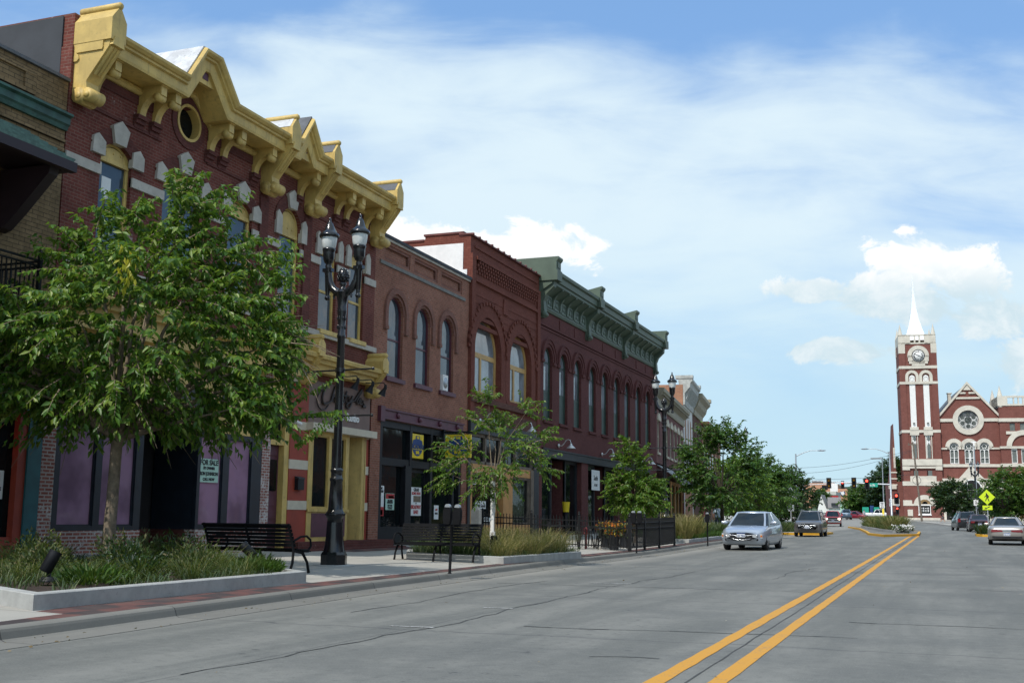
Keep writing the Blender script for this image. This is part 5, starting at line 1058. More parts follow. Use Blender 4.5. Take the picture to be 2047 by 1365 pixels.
o, i_ = arcband(20.85, 1.95, 2.8, 14.1, 0, 180, 20); band_ny(st, o, i_, .1, -.54); o, i_ = arcband(20.8, 1.2, 2.0, 7.6, 0, 180, 16); band_ny(st, o, i_, .1, -.6); st.box(17.2, 18.8, -.55, .1, 7.2, 7.8); fr(st, [(18.2, 1), (19.5, 1), (19.5, 7.6), (18.2, 7.6)], -.45, .1)
st.box(17.0, 24.7, -.4, .0, 21.1, 21.4); st.box(17.0, 24.7, -.4, .0, 22.5, 22.8); st.box(17.0, 18.6, -.42, .0, 21.1, 22.7); 
for k in range(7): st.box(19.5 + k * .75, 19.72 + k * .75, -.35, -.05, 21.3, 22.6)
for y in (.2, 7.6): st.box(17.0, 17.3, 0, 8, 21.1, 22.7)
st.build('right_tower_stone', M['stone_ch'], ch, **kw)
for x_, y_ in ((17.45, 0), (17.3, 6.5), (24.2, 0), (24.2, 7)): mb = MB(); mb.lathe([(.42, 20.9), (.42, 22.9), (0, 24.7)], (x_, y_, 0), 8, sm=False); mb.build('pinnacle', M['stone_ch'], ch, **kw)
mb = MB()
for a in (18.75, 20.4, 22.0): mb.box(a, a + .9, -.12, -.05, 16.8, 18.1)
for a in (18.8, 20.35, 21.9): mb.box(a, a + .95, -.12, -.05, 11.25, 13.75)
gw = mb.build('tower_window', M['g_church'], ch, **kw); mb = MB()
for a in (18.8, 20.35, 21.9): ring_ny(mb, rect(a, a + .95, 11.25, 13.75), rect(a + .12, a + .83, 11.37, 13.5), 0, -.2)
mb.build('window_frame', M['white'], gw, **kw)
mb = MB(); mb.box(9.7, 10.3, 6, 6.6, 21.5, 24.0); mb.box(9.6, 10.5, 5.9, 6.7, 24.0, 24.15); mb.build('chimney', M['stone_ch'], ch, **kw)

# ================================================================ FAR BACKGROUND BUILDINGS
def farbox(name, label, cat, m, boxes, parts=()):
    x, y = boxes[0][0], boxes[0][2]; r = thing(name, label, cat, (x, y, zg(y)))
    mb = MB(); [mb.box(*b) for b in boxes]; mb.build('wall', m, r)
    for pn, pm, pb in parts:
        for q in pb:
            mb = MB(); mb.box(*q); mb.build(pn, pm, r)
    return r
M['orangebrick'] = mat('orange_brick_far', (.52, .27, .17), .9, var=.08); M['paleconc'] = mat('pale_concrete', (.52, .52, .48), .9, var=.06); M['greyroof'] = mat('grey_shingle', (.20, .19, .185), .9, var=.15)
farbox('office_building', 'large orange brick office block far behind the traffic signals', 'building', M['orangebrick'], [(-66, -50.8, 600, 640, 5, 20.1)],
       [('window', M['g_dark'], [(-57.0, -54.2, 599.8, 600.1, 16.9, 18.9), (-60.8, -58.0, 599.8, 600.1, 13.0, 14.6), (-56.9, -54.2, 599.8, 600.1, 13.0, 14.6)]), ('roof', M['slate'], [(-62, -57, 601, 608, 20.1, 21.4)])])
hb = farbox('office_building', 'orange brick tower bearing a blue and white heart emblem beyond the street trees', 'building', M['orangebrick'], [(-49.0, -43.9, 590, 612, 5, 17.0)], [('roof', M['char'], [(-48, -44.6, 591, 600, 17.0, 17.5)])])
def heart(s): return [(s * .9 * (16 * math.sin(t) ** 3) / 16, s * (13 * math.cos(t) - 5 * math.cos(2 * t) - 2 * math.cos(3 * t) - math.cos(4 * t)) / 16) for t in [2 * math.pi * k / 28 for k in range(28)]]
mb = MB(); fr(mb, [(-46.2 + a, 14.6 + b) for a, b in heart(1.45)], 589.7, 590.0); em = mb.build('heart_emblem', M['signblue'], hb); mb = MB(); fr(mb, [(-46.2 + a, 14.75 + b) for a, b in heart(.62)], 589.6, 589.75); fr(mb, [(-47.2, 15.6), (-46.5, 15.3), (-45.7, 15.8), (-45.2, 14.4), (-46, 13.6), (-46.8, 14.2)], 589.55, 589.65); mb.build('emblem_figure', M['white'], em)
farbox('parking_garage', 'pale concrete parking garage with dark open decks in the far distance', 'garage', M['paleconc'], [(-55.5, -46.8, 560, 585, 13.2, 14.8), (-55.0, -46.8, 560, 585, 10.3, 11.9), (-54.6, -46.8, 560, 585, 7.2, 8.6), (-54.2, -46.8, 562, 585, 4, 13)], [('deck_opening', M['interior'], [(-55.2, -46.8, 561.5, 561.9, 11.9, 13.2), (-54.8, -46.8, 561.5, 561.9, 8.6, 10.3)])])
hs = thing('house', 'white gabled house with grey shingle roof behind the red pickup', 'house', (-36, 380, zg(380)))
mb = MB(); mb.box(-37.6, -30.2, 380, 390, 3, 5.0); mb.add([(-37.6, 380.01, 5.0), (-34.9, 380.01, 5.0), (-36.4, 380.01, 9.4)], [(0, 1, 2)]); mb.build('wall', M['white'], hs)
mb = MB(); mb.add([(-36.4, 379.9, 9.6), (-36.4, 392, 9.6), (-38.0, 392, 4.9), (-38.0, 379.9, 4.9)], [(0, 1, 2, 3)]); mb.loft([[(-36.4, y, 9.6), (-34.6, y, 4.9), (-34.6, y, 4.8), (-36.5, y, 9.4)] for y in (379.6, 392)]); mb.loft([[(-34.4, 379.5, 5.2), (-30.0, 379.5, 5.2), (-31.0, 379.5 + 8, 8.8), (-35.2, 387.5, 8.8)], [(-34.4, 380, 5.1), (-30.0, 380, 5.1), (-31.0, 388, 8.7), (-35.2, 388, 8.7)]]); mb.build('roof', M['greyroof'], hs)
mb = MB(); mb.box(-33.3, -31.2, 379.2, 379.6, 5.7, 6.8); mb.build('dormer', M['char'], hs)
farbox('shop_building', 'low building with a red fascia behind the white gabled house', 'building', M['paleconc'], [(-42, -36.0, 440, 450, 4, 9.0)], [('fascia', M['redink'], [(-42.2, -36, 439.8, 440.2, 9.0, 10.4)])])
farbox('shop_building', 'pale green sided low shop beside the white gabled house', 'building', M['mint'], [(-30.0, -26.5, 372, 384, 3, 7.0)], [('roof', M['white'], [(-30.1, -26.4, 371.9, 384, 7.0, 7.3)])])

# buildings across the street: outside the picture, seen only as reflections in the shop windows
for (y0, y1, h, mk, lab) in ((-8, 26, 8.5, 'brick5', 'low mauve brick building across the street, seen only in window reflections'), (27, 62, 10.5, 'brick3d', 'brown brick building across the street, seen only in window reflections'), (70, 128, 9.0, 'brick2', 'long orange brick building across the street, seen only in window reflections')):
    r = thing('brick_building', lab, 'building', (14.5, (y0 + y1) / 2, zg(y0))); mb = MB(); mb.box(14.5, 30, y0, y1, -.3, h); mb.build('wall', M[mk], r); mb = MB(); mb.box(14.2, 30.1, y0, y1, h, h + .35); mb.build('cornice', M['creamc'], r)
    y = y0 + 1.5
    while y < y1 - 2: 
        mb = MB(); mb.box(14.42, 14.6, y, y + 1.3, 4.9, 7.0); mb.build('window', M['g_up'], r); mb = MB(); mb.box(14.40, 14.6, y - .4, y + 2.2, .6, 3.4); mb.build('shop_window', M['g_dark'], r); y += 3.2
# ================================================================ STREET FURNITURE
kw = dict(world=False)
# ---- twin-globe street lamp (built at the origin, arms along X)
def make_lamp(loc, label, sc=1.0, rz=0.0):
    r = thing('street_lamp', label, 'street lamp', loc, rz, 'twin globe street lamps')
    mb = MB(); mb.lathe([(.29, 0), (.29, .22), (.275, .25), (.26, .28)], n=8, sm=False); mb.lathe([(.25, .26), (.215, .42), (.195, .6), (.18, .9), (.175, 1.0), (.20, 1.03), (.215, 1.09), (.20, 1.13), (.175, 1.17), (.165, 1.2), (.15, 1.5), (.135, 1.8), (.15, 1.83), (.15, 1.87), (.125, 1.9), (.125, 2.0), (.14, 2.03), (.14, 2.07), (.10, 2.1)], n=16); mb.build('base', M['lampblk'], r, **kw)
    mb = MB()
    for k in range(16):
        a = 2 * math.pi * k / 16; mb.lathe([(0, -.025), (.02, 0), (0, .025)], (.215 * math.cos(a), .215 * math.sin(a), 1.09), 6)
    mb.build('collar', M['lampblk'], r, **kw)
    mb = MB(); mb.lathe([(.098, 2.08), (.098, 2.2), (.092, 3.5), (.085, 5.0), (.098, 5.02), (.098, 5.07), (.085, 5.1), (.09, 5.4), (.105, 5.6), (.11, 5.68), (.10, 5.72), (.13, 5.95), (.16, 6.05)], n=14)
    for k in range(8):
        a = 2 * math.pi * k / 8
        for z in (5.25, 5.45, 5.62): mb.lathe([(0, -.05), (.022, 0), (0, .05)], (.095 * math.cos(a), .095 * math.sin(a), z), 5)
    mb.build('pole', M['lampblk'], r, **kw)
    for s_ in (-1, 1):
        mb = MB(); prev = [(s_ * x, 0, z) for x, z in ((.0, 6.02), (.14, 6.06), (.27, 6.16), (.35, 6.32), (.385, 6.5), (.39, 6.62))]
        mb.tube(prev, [.10, .095, .085, .075, .07, .075], 8); mb.box(s_ * .41 - .12, s_ * .41 + .12, -.06, .06, 6.56, 6.64); mb.tube([(s_ * .16, 0, 6.05), (s_ * .24, 0, 5.98), (s_ * .22, 0, 5.93)], .03, 6)
        ar = mb.build('arm', M['lampblk'], r, **kw)
        c = (s_ * .41, 0, 0)
        mb = MB(); mb.lathe([(.03, 5.90), (.06, 5.93), (.065, 5.97), (.035, 6.0), (.05, 6.03), (.045, 6.06), (.055, 6.1), (.075, 6.5), (.09, 6.56)], c, 10); mb.build('pendant', M['lampblk'], ar, **kw)
        mb = MB(); mb.lathe([(.06, 6.62), (.075, 6.70), (.06, 6.74), (.10, 6.78), (.125, 6.85), (.135, 7.0), (.14, 7.05), (.15, 7.07), (.15, 7.10), (.12, 7.12)], c, 14); ho = mb.build('lantern_holder', M['lampblk'], r, **kw)
        mb = MB(); mb.lathe([(.125, 7.10), (.155, 7.15), (.18, 7.33), (.185, 7.38)], c, 16); mb.build('globe', M['globe'], ho, **kw)
        mb = MB(); mb.lathe([(.19, 7.36), (.225, 7.37), (.235, 7.41), (.215, 7.45), (.15, 7.50), (.12, 7.53), (.10, 7.62), (.07, 7.70), (.035, 7.74), (.025, 7.78), (.035, 7.81), (.0, 7.86)], c, 16); mb.build('lantern_cap', M['lampblk'], ho, **kw)
    mb = MB(); mb.lathe([(.14, 6.05), (.07, 6.14), (.05, 6.2), (.09, 6.25), (.06, 6.29)], n=12); mb.lathe([(.05, 6.28), (.11, 6.33), (.125, 6.42), (.11, 6.52), (.06, 6.6), (0, 6.63)], n=12)
    for i in range(5):
        for k in range(9):
            a = 2 * math.pi * (k + .5 * (i % 2)) / 9; rr = (.115, .125, .12, .1, .065)[i]; mb.lathe([(0, -.035), (.03, -.01), (0, .035)], (rr * math.cos(a), rr * math.sin(a), 6.34 + .058 * i), 5)
    mb.build('finial', M['lampblk'], r, **kw)
    for z in (4.28, 5.0 - 1.75):
        mb = MB(); mb.cyl((-.86, 0, z), (.86, 0, z), .020, 8)
        for s_ in (-1, 1): mb.lathe([(0, -.04), (.035, -.02), (.035, .02), (0, .04)], (s_ * .86, 0, z), 8)
        mb.lathe([(.11, z - .05), (.11, z + .05)], n=12); mb.build('banner_arm', M['lampblk'], r, **kw)
    return r
L1 = make_lamp((-12.5, 22.17, .235), 'tall black twin globe street lamp beside the bench backs, nearest the camera', rz=R(-4))
mb = MB(); mb.lathe([(.46, 0), (.46, .02), (.3, .03)], (-12.5, 22.17, .21), 20); tag(mb.build('lamp_footing', M['planterc']), 'round pale concrete footing under the nearest street lamp', 'footing')
for loc, lab in (((-12.1, 52.4, zs(-12.1, 52.4)), 'black twin globe street lamp rising beyond the iron patio fence'), ((-14.5, 88.9, zs(-14.5, 88.9)), 'black twin globe street lamp half hidden in the green street trees'), ((3.9, 150, zg(150) + .14), 'black twin globe street lamp in front of the church portal'), ((7.25, 103.5, zg(103) + .14), 'black twin globe street lamp at the right edge of the photo')):
    dup(L1, loc, label=lab)
# ---- slatted iron benches (built facing +Y, length along X)
def make_bench(loc, rz, label):
    r = thing('park_bench', label, 'bench', loc, rz, 'black metal benches'); L = 2.15
    mb = MB()
    for k in range(7):
        y = .02 + .065 * k; z = .445 - .012 * k + .02 * (k == 6); mb.box(-L / 2, L / 2, y, y + .05, z, z + .022)
    mb.build('seat', M['benchm'], r, **kw)
    mb = MB()
    for k in range(6):
        z = .50 + .068 * k; y = -.02 - .030 * k; mb.obox((0, y, z + .025), (L, .02, .055), ay=(0, .95, .3), az=(0, -.3, .95))
    mb.tube([(-L / 2, -.21, .90), (L / 2, -.21, .90)], .022, 8); mb.build('backrest', M['benchm'], r, **kw)
    for x in (-L / 2 + .04, L / 2 - .04, 0):
        mb = MB(); mb.tube([(x, -.12, 0), (x, -.04, .2), (x, -.02, .42), (x, -.10, .66), (x, -.22, .92)], [.03, .026, .028, .026, .022], 6); mb.tube([(x, .46, 0), (x, .40, .2), (x, .25, .38), (x, -.02, .42)], [.03, .026, .03, .028], 6)
        if x != 0:
            mb.tube([(x, .42, .42), (x, .50, .5), (x, .48, .62), (x, .36, .69), (x, .18, .68), (x, .02, .62), (x, -.08, .58)], .022, 6); mb.tube([(x, -.02, .42), (x, .2, .43), (x, .42, .42)], .026, 6)
        mb.build('end_frame' if x != 0 else 'centre_frame', M['benchm'], r, **kw)
    return r
B1_ = make_bench((-12.45, 18.88, .215), R(-7), 'black slatted metal bench seen from behind, next to the near planter')
dup(B1_, (-11.85, 26.35, .20), R(180 + 4), 'black slatted metal bench facing the camera in front of the black shopfront')
# ---- planters (kerb walls) with soil
def planter(poly, h, label, z0):
    r = thing('planter', label, 'planter', (poly[0][0], poly[0][1], z0)); P = [Vector(p) for p in poly]; c = sum(P, Vector((0, 0))) / len(P); n_ = len(P)
    inn = []
    for i in range(n_):
        a, b, d = P[i - 1], P[i], P[(i + 1) % n_]; e0 = (b - a).normalized(); e1 = (d - b).normalized(); n0 = Vector((-e0.y, e0.x)); n1 = Vector((-e1.y, e1.x)); m_ = (n0 + n1); m_ /= max(.3, m_.dot(n0))
        if m_.dot(c - b) < 0: m_ = -m_
        inn.append(b + m_ * .17)
    mb = MB(); zo = [zs(p.x, p.y) for p in P]; zi = [zs(p.x, p.y) for p in inn]
    A = [(p.x, p.y, z - .1) for p, z in zip(P, zo)]; B = [(p.x, p.y, z + h - .012) for p, z in zip(P, zo)]; B2 = [(p.x + (q.x - p.x) * .08, p.y + (q.y - p.y) * .08, z + h) for p, q, z in zip(P, inn, zo)]; Cc = [(p.x, p.y, z + h) for p, z in zip(inn, zi)]; D = [(p.x, p.y, z - .1) for p, z in zip(inn, zi)]
    mb.loft([A, B, B2, Cc, D], cap=False); mb.build('planter_wall', M['planterc'], r)
    mb = MB(); mb.add([(p.x, p.y, z + h - .07) for p, z in zip(inn, zi)], [tuple(range(n_))]); mb.build('soil', M['soil'], r); return r
PA = [(-10.05, 10.75), (-10.22, 17.2), (-12.0, 18.25), (-15.6, 18.4), (-15.6, 12.6), (-13.2, 11.9)]
planter(PA, .20, 'long pale concrete planter kerb around the big foreground tree', .2)
PBp = [(-10.15, 26.4), (-9.95, 32.2), (-10.5, 33.1), (-13.2, 33.3), (-13.5, 27.9), (-12.7, 26.2)]
planter(PBp, .18, 'low concrete planter kerb of tall straw grasses behind the second bench', .2)
PCp = [(-10.6, 50.5), (-10.5, 66), (-14.5, 66), (-14.5, 50.5)]
planter(PCp, .15, 'low concrete planter kerb beside the silver sedan', .2)
# ---- spotlights
def spot(loc, aim, label):
    r = thing('spotlight', label, 'spotlight', loc, 0, 'black landscape spotlights in the planters'); d = Vector(aim).normalized()
    mb = MB(); mb.lathe([(.13, 0), (.13, .03), (.10, .035), (.10, .06), (.03, .07), (.03, .17)], n=14); mb.build('base', M['black'], r, **kw)
    mb = MB(); c = Vector((0, 0, .25)); mb.tube([c - d * .13, c - d * .12, c + d * .13, c + d * .17], [.06, .085, .085, .092], 14); mb.build('lamp_head', M['black'], r, **kw); return r
spot((-11.45, 12.5, .37), (.25, .35, .9), 'black cylindrical spotlight tilted up in the shrubs by the planter corner')
spot((-11.75, 17.75, .40), (-.75, -.1, .65), 'black spotlight tipped sideways at the planter end under the bench')
spot((-10.9, 27.6, .40), (.05, .1, 1), 'black spotlight standing upright beneath the white wrapped tree')
# ---- parking meters
def meter(loc, label, rz=0.0, twin=True, lean=0.0):
    r = thing('parking_meter', label, 'parking meter', loc, rz, 'parking meters along the kerb'); r.rotation_euler = (0, lean, rz)
    mb = MB(); mb.lathe([(.05, 0), (.03, .02), (.03, .98), (.05, 1.0)], n=10)
    if twin: mb.box(-.14, .14, -.025, .025, .96, 1.01)
    mb.build('post', M['benchm'], r, **kw)
    for x in ((-.11, .11) if twin else (0,)):
        mb = MB(); fr(mb, [(x - .06, 1.0), (x + .06, 1.0), (x + .085, 1.10), (x + .085, 1.27), (x + .06, 1.35), (x - .06, 1.35), (x - .085, 1.27), (x - .085, 1.10)], -.055, .055); hd = mb.build('meter_head', M['benchm'], r, **kw)
        mb = MB(); mb.lathe([(.058, -.045), (.058, .045)], (x, 0, 1.36), 14, axis='y'); mb.build('dome', M['galv'], hd, **kw)
    return r
m1 = meter((-9.57, 21.8, .14), 'black twin headed parking meter on the kerb before the second bench', lean=R(2))
m2 = meter((-9.75, 37.9, .14), 'black twin headed parking meter at the corner of the iron patio fence')
m3 = meter((-9.4, 48.6, .17), 'black single headed parking meter just left of the silver sedan', twin=False)
# ---- iron fence of the patio
fz = lambda x, y: zs(x, y)
fn = thing('iron_fence', 'black iron picket fence with knobbed posts around the cafe patio', 'fence', (-10.25, 38.9, fz(-10.25, 38.9)))
FP = [(-15.8, 38.9), (-13.9, 38.9), (-12.1, 38.9), (-10.25, 38.9), (-10.22, 40.9), (-10.22, 43.2), (-10.3, 46.2)]
for x, y in FP:
    mb = MB(); z = fz(x, y); w = .055 if (x, y) == FP[3] else .04; mb.box(x - w, x + w, y - w, y + w, z, z + 1.18); mb.lathe([(0, 0), (w * 1.3, .02), (w * 1.3, .05), (w * .6, .07), (w * 1.1, .11), (0, .16)], (x, y, z + 1.17), 8); mb.build('post', M['dkmetal'], fn)
for (x0, y0), (x1, y1) in zip(FP[:-1], FP[1:]):
    mb = MB(); z0, z1 = fz(x0, y0), fz(x1, y1); L = math.hypot(x1 - x0, y1 - y0); n_ = int(L / .115); d = Vector((x1 - x0, y1 - y0, 0)).normalized(); pd = Vector((-d.y, d.x, 0))
    for h in (.16, .80, 1.0): mb.obox(((x0 + x1) / 2, (y0 + y1) / 2, (z0 + z1) / 2 + h), (L, .03, .04), ax=Vector((x1 - x0, y1 - y0, z1 - z0)).normalized(), ay=pd)
    for k in range(1, n_):
        t = k / n_; x, y, z = x0 + (x1 - x0) * t, y0 + (y1 - y0) * t, z0 + (z1 - z0) * t; mb.obox((x, y, z + .6), (.022, .022, 1.0), ax=d, ay=pd); mb.lathe([(.012, 0), (.02, .03), (0, .08)], (x, y, z + 1.09), 4)
    mb.build('picket_panel', M['dkmetal'], fn)
# red hydrant pipe by the fence
r = thing('standpipe', 'thin red painted standpipe behind the patio fence post', 'standpipe', (-12.0, 39.4, fz(-12, 39.4))); mb = MB(); mb.lathe([(.045, 0), (.045, .62), (.06, .64), (.06, .7), (.03, .76), (0, .8)], n=10); mb.build('pipe', M.setdefault('dullred', mat('dull_red_paint', (.16, .02, .022), .6)), r, **kw); mb = MB(); mb.lathe([(.03, -.07), (.03, .07)], (0, 0, .55), 8, axis='x'); mb.build('outlet', M['dullred'], r, **kw)
# patio tables and chairs
def chair(loc, rz, label):
    r = thing('patio_chair', label, 'chair', loc, rz, 'black patio chairs'); mb = MB(); mb.box(-.22, .22, -.22, .22, .44, .46)
    mb.build('seat', M['dkmetal'], r, **kw); mb = MB(); mb.tube([(-.21, -.21, .45), (-.21, -.27, .9), (.21, -.27, .9), (.21, -.21, .45)], .014, 6)
    for k in range(5): mb.cyl((-.14 + .07 * k, -.22, .46), (-.14 + .07 * k, -.27, .9), .008, 5)
    mb.build('backrest', M['dkmetal'], r, **kw)
    for sx in (-1, 1):
        for sy in (-1, 1): mb = MB(); mb.tube([(sx * .2, sy * .2, .45), (sx * .25, sy * .27, 0)], .014, 6); mb.build('leg', M['dkmetal'], r, **kw)
    return r
def table(loc, label):
    r = thing('patio_table', label, 'table', loc, 0, 'black patio tables'); mb = MB(); mb.lathe([(0, .72), (.42, .72), (.42, .745), (0, .745)], n=20); mb.build('tabletop', M['dkmetal'], r, **kw)
    for k in range(3): a = 2.1 * k; mb = MB(); mb.tube([(.05 * math.cos(a), .05 * math.sin(a), .72), (.12 * math.cos(a), .12 * math.sin(a), .4), (.36 * math.cos(a), .36 * math.sin(a), 0)], .016, 6); mb.build('leg', M['dkmetal'], r, **kw)
    return r
TB = [(-11.6, 40.3), (-13.6, 40.6), (-12.2, 43.4)]
t0 = table((*TB[0], fz(*TB[0])), 'round black patio table nearest the fence corner'); dup(t0, (*TB[1], fz(*TB[1])), label='round black patio table nearer the shop wall, behind the standpipe'); dup(t0, (*TB[2], fz(*TB[2])), label='round black patio table deepest in the patio')
c0 = None; CL = 'black metal patio chair pulled up to a round table inside the fence'
for (x, y) in TB:
    for a in (20, 110, 200, 290):
        p = (x + .62 * math.sin(R(a)), y - .62 * math.cos(R(a))); loc = (*p, fz(*p))
        if c0 is None: c0 = chair(loc, R(a), CL)
        else: dup(c0, loc, R(a))
# flower pots in the patio
def flowerpot(x, y, label, seed, h=.5):
    rr = np.random.RandomState(seed); r = thing('flower_pot', label, 'flower pot', (x, y, fz(x, y)), 0, 'patio flower pots'); mb = MB(); mb.lathe([(.16, 0), (.22, h), (.25, h + .02), (.25, h + .06), (.2, h + .05)], n=14); mb.build('pot', M['char'], r, **kw)
    return r
POTS = [(-11.0, 39.55), (-11.9, 41.7), (-11.3, 42.2)]
for i, (x, y) in enumerate(POTS): flowerpot(x, y, ('dark pot of orange flowers near the fence corner', 'dark pot of orange flowers between the patio tables', 'dark pot of orange flowers farther along the patio fence')[i], i, .5)
r = thing('bucket', 'yellow bucket on a stand before the dark shop window', 'bucket', (-16.6, 51.3, fz(-16.6, 51.3))); mb = MB(); mb.lathe([(.14, 1.15), (.19, 1.6), (.2, 1.62)], n=12); mb.build('bucket', M['signyel'], r, **kw); mb = MB(); mb.lathe([(.12, 0), (.1, 1.15)], n=8); mb.build('stand', M['black'], r, **kw)
r = thing('stone_bollard', 'short pointed grey stone marker beside the second bench', 'stone marker', (-14.4, 34.9, fz(-14.4, 34.9))); mb = MB(); mb.pz([(-.14, -.12), (.14, -.12), (.14, .12), (-.14, .12)], 0, 1.25); mb.loft([[(-.14, -.12, 1.25), (.14, -.12, 1.25), (.14, .12, 1.25), (-.14, .12, 1.25)], [(-.02, -.02, 1.4), (.02, -.02, 1.4), (.02, .02, 1.4), (-.02, .02, 1.4)]]); mb.build('marker', M['stone'], r, **kw)
# ---- gooseneck wall lamps
def gooseneck(y, z, label, reach=.46, m='silver'):
    r = thing('wall_lamp', label, 'wall lamp', (FX + .06, y, z), 0, 'gooseneck lamps over the shopfronts'); mb = MB(); mb.lathe([(0, -.02), (.09, -.02), (.09, .03), (0, .03)], n=10, axis='x')
    mb.tube([(0, 0, 0), (.16, 0, -.01), (.28, 0, .10), (.37, 0, .24), (reach, 0, .29), (reach + .12, 0, .24), (reach + .15, 0, .10)], .02, 8); mb.build('gooseneck', M[m], r, **kw)
    mb = MB(); c = (reach + .15, 0, 0); mb.lathe([(.03, .10), (.06, .07), (.07, .01), (.11, -.01), (.115, -.03), (.23, -.13), (.23, -.142), (.09, -.07)], c, 16, cap=False); mb.build('lamp_shade', M[m], r, **kw); return r
for y, z, lab in ((41.3, 5.05, 'silver gooseneck lamp above the tan shopfront, behind the small tree'), (45.7, 5.05, 'silver gooseneck lamp above the right end of the tan shopfront'), (51.2, 4.68, 'silver gooseneck lamp over the first bay of the dark restaurant'), (58.6, 4.68, 'silver gooseneck lamp over the middle bay of the dark restaurant'), (67.4, 4.68, 'silver gooseneck lamp over the last bay of the dark restaurant')): gooseneck(y, z, lab)
# ---- salon sign, its spotlights and camera
ss = thing('shop_sign', 'dark brown script lettering with white block letters on the taupe salon panel', 'shop sign', (FX, 30.3, 4.1)); mb = MB(); S = {0: [(29.54, 5.16), (29.39, 5.14), (29.22, 4.99), (29.11, 4.76), (29.14, 4.58), (29.28, 4.56), (29.48, 4.62), (29.69, 4.7)], 1: [(29.24, 5.02), (28.93, 4.86), (28.8, 4.64), (28.87, 4.47), (29.08, 4.37), (29.32, 4.42), (29.46, 4.54)], 2: [(29.88, 5.16), (29.74, 4.95), (29.63, 4.66)], 3: [(29.66, 4.76), (29.81, 4.86), (29.87, 4.81), (29.85, 4.68), (29.94, 4.71)], 14: [(29.98, 4.9), (30.02, 4.7), (30.02, 4.85), (30.14, 4.92)], 4: [(30.37, 4.93), (30.28, 4.85), (30.41, 4.77), (30.32, 4.68), (30.19, 4.7)], 5: [(30.55, 5.07), (30.48, 4.78), (30.58, 4.73)], 6: [(30.31, 4.91), (30.69, 4.93)], 7: [(30.67, 4.93), (30.7, 4.8), (30.83, 4.81), (30.93, 4.96)], 8: [(30.93, 4.96), (30.87, 4.75), (30.72, 4.56), (30.55, 4.61), (30.67, 4.72), (31.0, 4.81)], 9: [(31.03, 4.8), (31.35, 5.09), (31.51, 5.23), (31.48, 5.13), (31.26, 4.89), (31.21, 4.76), (31.33, 4.78)], 10: [(31.33, 4.8), (31.51, 4.88), (31.46, 4.93), (31.36, 4.86), (31.38, 4.77), (31.55, 4.78)], 11: [(31.64, 4.88), (31.62, 4.81), (31.71, 4.75), (31.59, 4.7)], 12: [(31.59, 4.7), (31.8, 4.7)]}
def smooth(p):
    q = [Vector(p[0])]
    for i in range(len(p) - 1):
        a, b, c, d = (Vector(p[max(i - 1, 0)]), Vector(p[i]), Vector(p[i + 1]), Vector(p[min(i + 2, len(p) - 1)]))
        for t in (.25, .5, .75, 1): q.append(.5 * ((2 * b) + (c - a) * t + (2 * a - 5 * b + 4 * c - d) * t * t + (3 * b - a - 3 * c + d) * t ** 3))
    return q
for k, p in S.items():
    q = smooth(p); mb.tube([(FX + .03, v.x, v.y) for v in q], [(.022 if k == 1 else .036)] * len(q), 6)
mb.build('script_lettering', M['script'], ss); mb = text_mb('Hair Studio', .33, bold=.008, depth=.015); mb.xf(face_x(29.92, 4.18, FX + .0)); mb.build('block_lettering', M['white'], ss)
def signspot(y, label):
    r = thing('sign_spotlight', label, 'spotlight', (FX + .3, y, 5.4), 0, 'black spotlights above the salon sign'); mb = MB(); mb.tube([(0, -.3, 0), (.3, -.2, -.02), (.5, -.05, .02), (.55, 0, -.06)], .018, 6); mb.build('arm', M['black'], r, **kw)
    mb = MB(); mb.tube([(.55, 0, -.04), (.54, 0, -.15), (.50, 0, -.2), (.42, -.02, -.38)], [.04, .055, .06, .13], 12); mb.build('lamp_head', M['black'], r, **kw)
for y, l in ((29.75, 'black cone spotlight over the salon sign, mostly behind the lamp pole'), (30.7, 'middle black cone spotlight over the salon sign'), (31.55, 'black cone spotlight over the salon sign beside the yellow console')): signspot(y, l)
r = thing('security_camera', 'small white security camera on the red pilaster', 'camera', (FX + .02, 27.6, 3.86)); mb = MB(); mb.tube([(0, 0, 0), (.1, 0, .02)], .03, 8); mb.build('mount', M['white'], r, **kw); mb = MB(); mb.tube([(.1, -.12, .05), (.14, .08, -.02), (.15, .12, -.03)], [.05, .055, .06], 10); mb.build('camera_body', M['white'], r, **kw)
r = thing('mailbox', 'small black letter box on the red pilaster', 'letter box', (FX + .0, 27.95, 2.0)); mb = MB(); mb.box(0, .12, -.16, .16, 0, .32); mb.build('box', M['black'], r, **kw); mb = MB(); mb.py([(0, .32), (.14, .30), (.14, .34), (0, .38)], -.17, .17); mb.build('lid', M['char'], r, **kw)
